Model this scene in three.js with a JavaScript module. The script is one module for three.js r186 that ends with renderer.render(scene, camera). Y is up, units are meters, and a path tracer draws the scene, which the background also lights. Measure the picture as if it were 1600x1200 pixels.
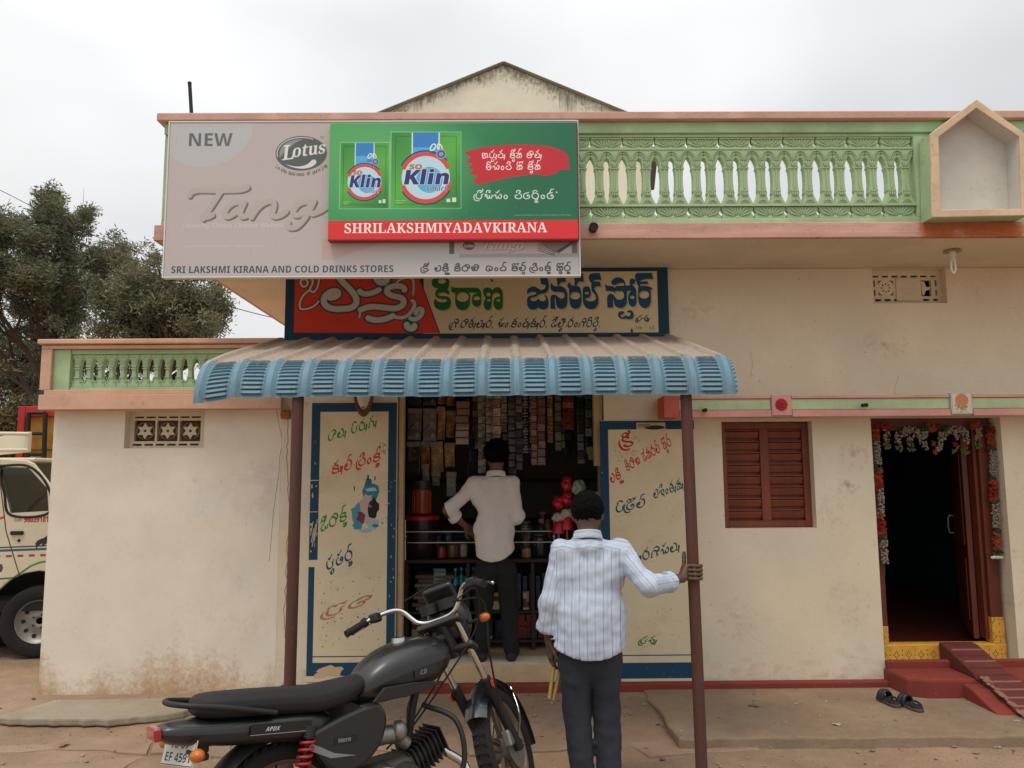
import * as THREE from 'three';
import { mergeGeometries, mergeVertices } from 'three/addons/utils/BufferGeometryUtils.js';
import { RoundedBoxGeometry } from 'three/addons/geometries/RoundedBoxGeometry.js';
import { ImprovedNoise } from 'three/addons/math/ImprovedNoise.js';

// ---------- camera, sky, sun, exposure ----------
const scene = new THREE.Scene();
const camera = new THREE.PerspectiveCamera(53.13, 4 / 3, 0.05, 900);
camera.rotation.set(THREE.MathUtils.degToRad(6.42), THREE.MathUtils.degToRad(-0.5), -0.007, 'YXZ');
camera.position.set(0, 1.63, 6);
camera.updateMatrixWorld(true);
const renderer = new THREE.WebGLRenderer({ antialias: true });
renderer.toneMapping = THREE.LinearToneMapping;
renderer.toneMappingExposure = 1.13;
renderer.shadowMap.enabled = true;

const noise = new ImprovedNoise();
const N = (x, y, z = 0) => noise.noise(x, y, z);
const fbm = (x, y, z = 0, o = 4) => { let s = 0, a = 0.5, f = 1; for (let i = 0; i < o; i++) { s += a * N(x * f, y * f, z + i * 7.3); a *= 0.5; f *= 2.03; } return s; };
{ // overcast sky: brighter towards the zenith, soft cloud structure
  const w = 512, h = 256, d = new Float32Array(w * h * 4);
  for (let j = 0; j < h; j++) for (let i = 0; i < w; i++) {
    const el = ((j + 0.5) / h - 0.5) * Math.PI, az = ((i + 0.5) / w - 0.5) * 2 * Math.PI;
    const x = Math.cos(el) * Math.cos(az), y = Math.sin(el), z = Math.cos(el) * Math.sin(az);
    let L, c = [0.99, 1.0, 1.015];
    if (y >= 0) {
      const n = fbm(x * 2.2 + 3, y * 4 + 1, z * 2.2, 4), n2 = fbm(x * 5 + 9, y * 9, z * 5 + 4, 3);
      L = 0.66 + 0.10 * y + 1.0 * y * y * y + 0.24 * n + 0.07 * n2 + 0.05 * (-x);
      c = n < 0 ? [0.97, 1.0, 1.03] : [0.995, 1.0, 1.01];
    } else { L = 0.22; c = [1, 0.9, 0.78]; }
    d.set([L * c[0], L * c[1], L * c[2], 1], (j * w + i) * 4);
  }
  const t = new THREE.DataTexture(d, w, h, THREE.RGBAFormat, THREE.FloatType);
  t.mapping = THREE.EquirectangularReflectionMapping; t.magFilter = t.minFilter = THREE.LinearFilter; t.needsUpdate = true;
  scene.background = t; scene.environment = t;
}
const sun = new THREE.DirectionalLight(0xfff1dc, 1.15);
sun.position.set(-6, 26, 10); sun.castShadow = true; sun.shadow.radius = 34;
sun.shadow.camera.left = -14; sun.shadow.camera.right = 14; sun.shadow.camera.top = 14; sun.shadow.camera.bottom = -14; sun.shadow.camera.far = 80;
scene.add(sun); scene.add(sun.target);

// ---------- helpers ----------
let rs = 20260111;
const rnd = () => { rs = (rs + 0x6d2b79f5) | 0; let t = Math.imul(rs ^ (rs >>> 15), 1 | rs); t = (t + Math.imul(t ^ (t >>> 7), 61 | t)) ^ t; return ((t ^ (t >>> 14)) >>> 0) / 4294967296; };
const rr = (a, b) => a + (b - a) * rnd();
const V = (x, y, z) => new THREE.Vector3(x, y, z);
const taken = {};
function numbered(name) { const n = taken[name] = (taken[name] ?? -1) + 1; return n ? name + '_' + String(n).padStart(3, '0') : name; }
// where the line of sight through a point of the photograph (1600 x 1200) meets the upright plane at depth z
const eyeInv = camera.matrixWorld.clone();
function U(px, py, z) {
  const v = V((px - 800) / 1200, (600 - py) / 1200, -1).transformDirection(eyeInv);
  return camera.position.clone().addScaledVector(v, (z - camera.position.z) / v.z);
}
const ux = (px, py, z) => U(px, py, z).x, uy = (px, py, z) => U(px, py, z).y;
function metric(g, s = 1) { // box-mapped uv in metres
  const p = g.attributes.position, n = g.attributes.normal, uv = new Float32Array(p.count * 2);
  for (let i = 0; i < p.count; i++) {
    const ax = Math.abs(n.getX(i)), ay = Math.abs(n.getY(i)), az = Math.abs(n.getZ(i)), x = p.getX(i), y = p.getY(i), z = p.getZ(i);
    if (az >= ax && az >= ay) { uv[i * 2] = x * s; uv[i * 2 + 1] = y * s; } else if (ay >= ax) { uv[i * 2] = x * s; uv[i * 2 + 1] = z * s; } else { uv[i * 2] = z * s; uv[i * 2 + 1] = y * s; }
  }
  g.setAttribute('uv', new THREE.BufferAttribute(uv, 2)); return g;
}
function uvXY(g, x0, y0, w, h) { // uv from x and y over a rectangle
  const p = g.attributes.position, uv = new Float32Array(p.count * 2);
  for (let i = 0; i < p.count; i++) { uv[i * 2] = (p.getX(i) - x0) / w; uv[i * 2 + 1] = (p.getY(i) - y0) / h; }
  g.setAttribute('uv', new THREE.BufferAttribute(uv, 2)); return g;
}
const clean = (g) => { g = g.index ? g.toNonIndexed() : g; for (const k of Object.keys(g.attributes)) if (!['position', 'normal', 'uv', 'color'].includes(k)) g.deleteAttribute(k); if (!g.attributes.uv) g.setAttribute('uv', new THREE.BufferAttribute(new Float32Array(g.attributes.position.count * 2), 2)); return g; };
const join = (gs) => { gs = [].concat(gs).map(clean); const col = gs.some((g) => g.attributes.color); if (col) for (const g of gs) if (!g.attributes.color) g.setAttribute('color', new THREE.BufferAttribute(new Float32Array(g.attributes.position.count * 3).fill(1), 3)); return gs.length === 1 ? gs[0] : mergeGeometries(gs); };
function obj(name, gs, m, parent = scene) {
  const o = new THREE.Mesh(join(gs), m); o.name = parent === scene ? numbered(name) : name; o.castShadow = o.receiveShadow = true; parent.add(o); return o;
}
const each = (name, gs, m, parent) => gs.map((g) => obj(name, g, m, parent)); // alike pieces, each a part of its own
function tag(o, label, category, group, kind) { const u = o.userData; u.label = label; if (category) u.category = category; if (group) u.group = group; if (kind) u.kind = kind; return o; }
function thing(name, label, category, [x, y, z] = [0, 0, 0], group) {
  const o = new THREE.Group(); o.name = numbered(name); o.position.set(x, y, z); scene.add(o); return tag(o, label, category, group);
}
function struct(name, gs, m) { const o = obj(name, gs, m); o.userData.kind = 'structure'; return o; }
function copyOf(root, label, group) { const r = root.clone(); r.name = numbered(root.name.replace(/_\d{3}$/, '')); r.userData = { ...root.userData, label, group: group ?? root.userData.group }; scene.add(r); return r; }
const T = (g, x = 0, y = 0, z = 0, rx = 0, ry = 0, rz = 0, sx = 1, sy = 1, sz = 1) => g.applyMatrix4(new THREE.Matrix4().compose(V(x, y, z), new THREE.Quaternion().setFromEuler(new THREE.Euler(rx, ry, rz)), V(sx, sy, sz)));
const bx = (x0, x1, y0, y1, z0, z1, r = 0.004) => {
  const w = x1 - x0, h = y1 - y0, d = z1 - z0;
  const g = r > 0 ? new RoundedBoxGeometry(w, h, d, 2, Math.min(r, w / 2.2, h / 2.2, d / 2.2)) : new THREE.BoxGeometry(w, h, d);
  g.translate((x0 + x1) / 2, (y0 + y1) / 2, (z0 + z1) / 2); return metric(clean(g));
};
const cyl = (a, b, r0, r1 = r0, seg = 12) => { const d = b.clone().sub(a), g = new THREE.CylinderGeometry(r1, r0, d.length(), seg); g.applyQuaternion(new THREE.Quaternion().setFromUnitVectors(V(0, 1, 0), d.clone().normalize())); g.translate((a.x + b.x) / 2, (a.y + b.y) / 2, (a.z + b.z) / 2); return g; };
const tube = (pts, r, seg = 24, rad = 8, closed = false) => new THREE.TubeGeometry(new THREE.CatmullRomCurve3(pts, closed), seg, r, rad, closed);
const sph = (x, y, z, r, sx = 1, sy = 1, sz = 1, seg = 10) => T(new THREE.SphereGeometry(r, seg, Math.max(5, seg * 0.7 | 0)), x, y, z, 0, 0, 0, sx, sy, sz);
const ext = (shape, depth, bevel = 0, z = 0, curve = 8) => { const g = new THREE.ExtrudeGeometry(shape, { depth: depth - 2 * bevel, bevelEnabled: bevel > 0, bevelThickness: bevel, bevelSize: bevel, bevelOffset: -bevel, bevelSegments: 2, curveSegments: curve }); g.translate(0, 0, z + bevel); return g; };
const shapeOf = (pts, holes = []) => { const s = new THREE.Shape(pts.map(([x, y]) => new THREE.Vector2(x, y))); for (const h of holes) s.holes.push(h.getPoints ? h : new THREE.Path(h.map(([x, y]) => new THREE.Vector2(x, y)))); return s; };
const rect = (x0, x1, y0, y1) => [[x0, y0], [x1, y0], [x1, y1], [x0, y1]];
const srgb = (h) => new THREE.Color(h);
function mat(color, rough = 0.8, o = {}) { return new THREE.MeshStandardMaterial({ color: typeof color === 'number' ? srgb(color) : color, roughness: rough, metalness: 0, ...o }); }
function canvasTex(w, h, draw, o = {}) { const c = document.createElement('canvas'); c.width = w; c.height = h; const x = c.getContext('2d'); draw(x, w, h); const t = new THREE.CanvasTexture(c); t.colorSpace = o.linear ? THREE.NoColorSpace : THREE.SRGBColorSpace; t.wrapS = t.wrapT = o.clamp ? THREE.ClampToEdgeWrapping : THREE.RepeatWrapping; t.anisotropy = 8; return t; }
// fine irregular ground of a painted or plastered surface, tiling; f(u, v) -> multiplier per channel
const TAB = new Float32Array(65536); for (let i = 0; i < 65536; i++) TAB[i] = rnd() * 2 - 1;
const vn = (x, y) => { const i = Math.floor(x), j = Math.floor(y), u = x - i, v = y - j, s = u * u * (3 - 2 * u), t = v * v * (3 - 2 * v), a = (j & 255) << 8, b = ((j + 1) & 255) << 8, c = i & 255, d = (i + 1) & 255; const p = TAB[a | c], q = TAB[a | d], r = TAB[b | c]; return p + (q - p) * s + (r - p + (p - q - r + TAB[b | d]) * s) * t; };
function noiseFill(x, w, h, rgb, amp, scale, o = {}) {
  const im = x.createImageData(w, h), d = im.data;
  for (let j = 0; j < h; j++) for (let i = 0; i < w; i++) {
    const u = i / w * scale * (w / h), v = j / h * scale;
    const e = (o.seed ?? 1) * 17.31, n = amp * (vn(u + e, v) * 0.36 + vn(u * 2.03 + e, v * 2.03 + 9) * 0.2 + vn(u * 4.1, v * 4.1 + e) * 0.12 + vn(u * 8.3 + e, v * 8.3) * 0.09 + vn(u * 19, v * 19 + e) * 0.09) + (TAB[(i * 7 + j * 2053 + ((i * j) >> 3)) & 65535] * 0.5) * (o.grain ?? 0.04);
    const k = 1 + n, b = (o.tint ?? 0) * 0.5 * vn(u * 0.7 + e + 40, v * 0.7 + 40);
    const q = (j * w + i) * 4; if (o.px) { const m = o.px(i, j); d[q] = rgb[0] * (k + b) * (1 - m) + o.mix[0] * m; d[q + 1] = rgb[1] * k * (1 - m) + o.mix[1] * m; d[q + 2] = rgb[2] * (k - b) * (1 - m) + o.mix[2] * m; d[q + 3] = 255; continue; } d[q] = rgb[0] * (k + b); d[q + 1] = rgb[1] * k; d[q + 2] = rgb[2] * (k - b); d[q + 3] = 255;
  }
  x.putImageData(im, 0, 0);
}
const surfTex = (rgb, amp, scale, metres, o = {}) => { const t = canvasTex(o.size ?? 512, o.size ?? 512, (x, w, h) => { noiseFill(x, w, h, rgb, amp, scale, o); o.draw?.(x, w, h); }); t.wrapS = t.wrapT = THREE.MirroredRepeatWrapping; t.repeat.set(1 / metres, 1 / metres); return t; };
const bumpTex = (scale, metres, grain = 0.2) => { const t = canvasTex(512, 512, (x, w, h) => noiseFill(x, w, h, [128, 128, 128], 0.6, scale, { grain, seed: 4 }), { linear: true }); t.wrapS = t.wrapT = THREE.MirroredRepeatWrapping; t.repeat.set(1 / metres, 1 / metres); return t; };
const plasterBump = bumpTex(14, 1.6);
const blot = (x, cx, cy, r, rgba, n = 26, sq = 1) => { x.fillStyle = rgba; for (let i = 0; i < n; i++) { const a = rr(0, 6.28), q = r * Math.sqrt(rnd()); x.beginPath(); x.ellipse(cx + Math.cos(a) * q, cy + Math.sin(a) * q * sq, r * rr(0.04, 0.22), r * rr(0.03, 0.18) * sq, rr(0, 3), 0, 6.3); x.fill(); } };
// an upright wall with rectangular openings: its two faces cut into rectangles, and the reveals
function wallWith(x0, x1, y0, y1, zb, zf, holes) {
  const xs = [...new Set([x0, x1, ...holes.flatMap((h) => [h[0], h[1]])])].sort((a, b) => a - b), ys = [...new Set([y0, y1, ...holes.flatMap((h) => [h[2], h[3]])])].sort((a, b) => a - b), pos = [];
  const q = (a, b, c, d) => pos.push(...a, ...b, ...c, ...a, ...c, ...d);
  for (let i = 0; i < xs.length - 1; i++) for (let j = 0; j < ys.length - 1; j++) {
    const a = xs[i], b = xs[i + 1], c = ys[j], d = ys[j + 1], mx = (a + b) / 2, my = (c + d) / 2; if (holes.some((h) => mx > h[0] && mx < h[1] && my > h[2] && my < h[3])) continue;
    q([a, c, zf], [b, c, zf], [b, d, zf], [a, d, zf]); q([b, c, zb], [a, c, zb], [a, d, zb], [b, d, zb]);
  }
  for (const [a, b, c, d] of holes) { q([a, c, zb], [a, c, zf], [a, d, zf], [a, d, zb]); q([b, c, zf], [b, c, zb], [b, d, zb], [b, d, zf]); q([a, c, zb], [b, c, zb], [b, c, zf], [a, c, zf]); q([a, d, zf], [b, d, zf], [b, d, zb], [a, d, zb]); }
  q([x0, y0, zb], [x0, y0, zf], [x0, y1, zf], [x0, y1, zb]); q([x1, y0, zf], [x1, y0, zb], [x1, y1, zb], [x1, y1, zf]); q([x0, y1, zf], [x1, y1, zf], [x1, y1, zb], [x0, y1, zb]); q([x0, y0, zb], [x1, y0, zb], [x1, y0, zf], [x0, y0, zf]);
  const g = new THREE.BufferGeometry(); g.setAttribute('position', new THREE.Float32BufferAttribute(pos, 3)); g.computeVertexNormals(); return g;
}
// surface nets: a mesh of f = 0 inside a box
function nets(f, lo, hi, c) {
  const nx = Math.ceil((hi.x - lo.x) / c) + 1, ny = Math.ceil((hi.y - lo.y) / c) + 1, nz = Math.ceil((hi.z - lo.z) / c) + 1;
  const val = new Float32Array(nx * ny * nz), id = (i, j, k) => i + nx * (j + ny * k);
  for (let k = 0; k < nz; k++) for (let j = 0; j < ny; j++) for (let i = 0; i < nx; i++) val[id(i, j, k)] = f(lo.x + i * c, lo.y + j * c, lo.z + k * c);
  const at = new Int32Array(nx * ny * nz).fill(-1), pos = [], idx = [];
  for (let k = 0; k < nz - 1; k++) for (let j = 0; j < ny - 1; j++) for (let i = 0; i < nx - 1; i++) {
    let m = 0, x = 0, y = 0, z = 0;
    for (let e = 0; e < 12; e++) {
      const ax = e >> 2, b = e & 1, d = (e >> 1) & 1;
      const p = ax === 0 ? [0, b, d] : ax === 1 ? [b, 0, d] : [b, d, 0], q = p.slice(); q[ax] = 1;
      const s = val[id(i + p[0], j + p[1], k + p[2])], t = val[id(i + q[0], j + q[1], k + q[2])];
      if ((s < 0) === (t < 0)) continue;
      const u = s / (s - t); m++; x += p[0] + (ax === 0 ? u : 0); y += p[1] + (ax === 1 ? u : 0); z += p[2] + (ax === 2 ? u : 0);
    }
    if (m) { at[id(i, j, k)] = pos.length / 3; pos.push(lo.x + (i + x / m) * c, lo.y + (j + y / m) * c, lo.z + (k + z / m) * c); }
  }
  const quad = (a, b, d, e, flip) => { if (a < 0 || b < 0 || d < 0 || e < 0) return; flip ? idx.push(a, d, b, a, e, d) : idx.push(a, b, d, a, d, e); };
  for (let k = 1; k < nz - 1; k++) for (let j = 1; j < ny - 1; j++) for (let i = 1; i < nx - 1; i++) {
    const s = val[id(i, j, k)] < 0;
    if (s !== (val[id(i + 1, j, k)] < 0)) quad(at[id(i, j - 1, k - 1)], at[id(i, j, k - 1)], at[id(i, j, k)], at[id(i, j - 1, k)], !s);
    if (s !== (val[id(i, j + 1, k)] < 0)) quad(at[id(i - 1, j, k - 1)], at[id(i - 1, j, k)], at[id(i, j, k)], at[id(i, j, k - 1)], !s);
    if (s !== (val[id(i, j, k + 1)] < 0)) quad(at[id(i - 1, j - 1, k)], at[id(i, j - 1, k)], at[id(i, j, k)], at[id(i - 1, j, k)], !s);
  }
  const g = new THREE.BufferGeometry(); g.setAttribute('position', new THREE.Float32BufferAttribute(pos, 3)); g.setIndex(idx); g.computeVertexNormals(); return g;
}
// ---------- Telugu letters as brush strokes: body 0 (top) to 100 (baseline) ----------
const TICK = 'M34 -4 L50 10 L80 -30';
const GLYPH = { // [advance, strokes, has a tick head]
  'ల': [108, 'M62 8 C84 0 102 22 98 56 C95 90 72 100 50 100 C20 100 4 80 8 55 C11 34 42 30 42 54 C42 70 20 70 20 54', 0],
  'క': [102, 'M12 34 C30 16 70 16 88 34 C96 48 70 54 50 54 C22 54 4 62 8 80 C14 104 86 106 92 78 C94 58 70 58 50 54 C30 50 6 48 12 34', 1],
  'ర': [102, 'M50 12 C18 12 6 36 6 58 C6 86 26 100 50 100 C76 100 94 86 94 58 C94 36 82 12 50 12', 1],
  'ణ': [118, 'M30 26 C6 26 6 66 28 66 C48 66 46 30 30 26 M26 66 C20 104 62 106 62 62 L62 28 M62 62 C62 106 112 106 108 50 C106 28 92 18 78 28', 0],
  'జ': [106, 'M90 -38 C92 -4 84 6 62 8 C40 8 20 4 4 18 M66 10 C66 40 40 44 30 44 C-2 48 -4 100 36 100 C62 100 64 78 62 66 C64 100 104 104 98 62', 0],
  'న': [106, 'M6 22 C30 32 62 32 86 22 C92 42 60 40 40 48 C2 58 0 100 32 100 C58 100 60 78 56 66 C60 104 104 104 98 60 C96 48 90 42 82 44', 1],
  'స': [106, 'M6 22 C30 34 64 30 86 22 M70 28 C60 46 40 46 28 52 C0 62 4 100 32 100 C58 100 60 78 56 66 C60 104 104 104 98 56 C96 40 88 36 78 44', 1],
  'ట': [106, 'M24 22 C-2 44 2 100 50 100 C102 100 100 50 74 42 C58 38 52 58 68 62 M24 22 C44 12 62 14 82 4', 0],
  'ప': [106, 'M12 22 C-2 62 10 100 44 100 C84 100 86 62 80 44 L100 24', 1],
  'ద': [102, 'M60 24 C92 30 104 56 92 80 C80 104 20 104 10 74 C4 50 26 32 40 44 C50 56 34 66 28 58', 1],
  'డ': [102, 'M58 22 C96 24 102 62 92 82 C78 104 20 104 9 72 C5 50 20 36 38 44', 1],
  'చ': [104, 'M50 14 C2 18 -4 100 50 100 C106 100 98 18 50 14 M26 62 C38 48 62 48 76 62', 1],
  'య': [116, 'M6 56 C6 32 36 32 34 60 C33 104 64 104 64 60 C64 104 114 108 110 50 C109 28 92 26 86 40', 1],
  'మ': [112, 'M10 50 C10 22 40 26 36 52 C34 70 12 70 14 52 M36 52 C34 108 72 108 70 46 C70 104 108 108 107 42', 1],
  'వ': [104, 'M40 30 C0 30 -4 100 45 100 C104 100 100 40 76 38 C58 40 58 70 78 68', 1],
  'గ': [104, 'M22 100 C2 100 2 76 20 76 C2 14 104 10 86 76 C104 76 104 100 84 100', 1],
  'అ': [118, 'M22 40 C0 62 10 100 45 100 C76 100 76 60 60 56 C50 92 104 108 110 60 C113 30 62 2 22 20', 0],
  'ఇ': [122, 'M22 60 C-4 60 -4 20 30 20 C60 20 60 60 35 60 C-4 66 0 104 45 101 C75 99 80 76 62 70 M60 40 C90 6 116 40 96 65 C86 84 104 100 116 86', 0],
  'శ': [104, 'M74 22 C44 -6 12 10 16 34 C20 56 84 50 90 76 C90 104 22 108 12 80', 1],
  'భ': [106, 'M10 62 C6 40 42 32 43 58 C44 100 100 104 98 60 C96 36 72 26 58 36 M84 96 L94 116', 1],
  'ష': [106, 'M12 22 C-2 62 10 100 44 100 C84 100 86 62 80 44 L100 24 M14 62 C34 52 56 54 82 64', 1],
};
const SIGN = { 'ి': 'M28 4 C16 -40 84 -44 82 -10 C80 6 58 4 60 -10', 'ీ': 'M28 4 C16 -40 84 -44 82 -10 C80 6 58 4 60 -10 M82 -14 C100 -20 104 -40 92 -50', 'ె': 'M22 8 C4 -30 58 -42 78 -12', 'ే': 'M22 8 C4 -30 58 -42 78 -12 C84 -30 98 -30 100 -40', 'ై': 'M22 8 C4 -30 58 -42 78 -12 M40 112 C80 112 80 150 40 146', 'ొ': 'M14 4 C8 -34 56 -34 54 -4 C58 -36 104 -30 100 4', 'ో': 'M14 4 C8 -34 56 -34 54 -4 C58 -36 104 -30 100 -8 L112 -34', '్': 'M40 6 C52 -4 56 -22 62 -46 L98 -48', 'ా': 'M50 0 C86 -26 126 -10 124 30 C122 52 100 50 102 30' };
const parsed = {};
const strokes = (d) => (parsed[d] ??= new Path2D(d));
function clusters(s) {
  const out = []; let virama = false;
  for (const ch of s) {
    const c = out[out.length - 1];
    if (GLYPH[ch]) { if (virama && c) c.subs.push(ch); else out.push({ b: ch, subs: [], signs: [] }); virama = false; }
    else if (ch === '్') { virama = true; if (c) c.open = true; }
    else if (SIGN[ch] || ch === 'ు' || ch === 'ూ') { if (c) c.signs.push(ch); virama = false; }
    else { if (virama && c) c.signs.push('్'); virama = false; out.push({ b: ch, subs: [], signs: [], plain: true }); }
    if (c && ch !== '్' && c.halt) c.halt = false;
  }
  if (virama && out.length) out[out.length - 1].signs.push('్');
  return out;
}
// lw: stroke width in glyph units; returns the width drawn
function tel(x, s, px, py, size, color, o = {}) {
  const k = size / 100, lw = o.lw ?? 16, gap = o.gap ?? 14; let at = 0;
  x.save(); x.translate(px, py); x.rotate(o.rot ?? 0); x.transform(1, 0, -(o.slant ?? 0), 1, 0, 0); x.scale(k * (o.sx ?? 1), k); x.translate(0, -100);
  x.lineCap = 'round'; x.lineJoin = 'round'; x.strokeStyle = color;
  const put = (d, dx, dy, sc = 1, w = lw) => { x.save(); x.translate(dx, dy); x.scale(sc, sc); x.lineWidth = w / sc * (o.grow ?? 1); if (o.nib) { x.lineWidth *= 0.62; for (let i = -3; i <= 3; i++) { x.save(); x.translate(i / 3 * o.nib / sc, -i / 3 * o.nib * 0.8 / sc); x.stroke(strokes(d)); x.restore(); } } else x.stroke(strokes(d)); x.restore(); };
  for (const c of clusters(s)) {
    if (c.plain) {
      if (c.b === 'ం') { put('M38 44 C8 44 8 98 38 98 C68 98 68 44 38 44', at, 0); at += 76 + gap; }
      else if (c.b === '.') { put('M20 92 L20 94', at, 0, 1, lw * 1.3); at += 36; }
      else if (c.b === ',') { put('M20 92 L12 112', at, 0); at += 36; }
      else if (c.b === '*') { put('M20 0 L20 26 M8 6 L32 20 M32 6 L8 20', at, -10, 1, 6); at += 40; }
      else at += 70;
      continue;
    }
    const [adv, d, head] = GLYPH[c.b]; let extra = 0;
    put(d, at, 0);
    const top = c.signs.filter((q) => SIGN[q]);
    if (head && !top.length) put(TICK, at, 0, 1, lw * 0.9);
    for (const q of c.signs) {
      if (SIGN[q]) { put(SIGN[q], at, 2, 1, lw * 0.92); if (q === 'ా') extra = Math.max(extra, 26); }
      else { put(q === 'ు' ? 'M-6 90 C30 110 44 60 26 44 C20 80 30 112 20 124' : 'M-6 90 C20 110 34 60 20 46 M20 90 C44 110 60 60 44 44 C38 80 48 112 38 124', at + adv - 6, 0, 1, lw * 0.9); extra = Math.max(extra, q === 'ు' ? 34 : 54); }
    }
    c.subs.forEach((q, i) => { if (q === 'ర') put('M46 126 C-30 146 -34 60 -14 34', at, 0, 1, lw * 0.9); else put(GLYPH[q][1], at + 42 + i * 20, 112 + i * 6, 0.46, lw * 0.8); });
    at += adv + gap + extra;
  }
  x.restore(); return at * k * (o.sx ?? 1);
}
function telFit(x, s, x0, x1, y, size, color, o = {}) { // the word stretched to span x0 .. x1
  x.save(); x.globalAlpha = 0; const w = tel(x, s, 0, -5000, size, color, { ...o, rot: 0 }); x.restore();
  return tel(x, s, x0, y, size, color, { ...o, sx: (x1 - x0) / w });
}
const word = (x, s, px, py, font, color, o = {}) => { x.save(); x.translate(px, py); if (o.rot) x.rotate(o.rot); if (o.slant) x.transform(1, 0, -o.slant, 1, 0, 0); x.font = font; const w = x.measureText(s).width; x.scale((o.fit ? o.fit / w : 1), o.tall ?? 1); x.fillStyle = color; x.textAlign = o.align ?? 'left'; x.fillText(s, 0, 0); if (o.line) { x.strokeStyle = o.line; x.lineWidth = o.lw ?? 1; x.strokeText(s, 0, 0); } x.restore(); };
// a canvas whose drawing units are points of the photograph, over the rectangle x0 .. x1, y0 .. y1
function printTex(x0, x1, y0, y1, scale, draw) { return canvasTex(Math.round((x1 - x0) * scale), Math.round((y1 - y0) * scale), (x) => { x.scale(scale, scale); x.translate(-x0, -y0); draw(x); }, { clamp: true }); }
function scuff(x, x0, x1, y0, y1, n, col, len = 6) { for (let i = 0; i < n; i++) { x.strokeStyle = col; x.lineWidth = rr(0.2, 0.8); const a = rr(x0, x1), b = rr(y0, y1), q = rr(-0.6, 0.6) + (rnd() < 0.5 ? 1.5 : 0); x.beginPath(); x.moveTo(a, b); x.lineTo(a + Math.cos(q) * len * rnd(), b + Math.sin(q) * len * rnd()); x.stroke(); } }
const speck = (x, x0, x1, y0, y1, n, cols, r = 0.8) => { for (let i = 0; i < n; i++) { x.fillStyle = cols[i % cols.length]; x.beginPath(); x.arc(rr(x0, x1), rr(y0, y1), rr(0.15, r), 0, 6.3); x.fill(); } };

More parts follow.
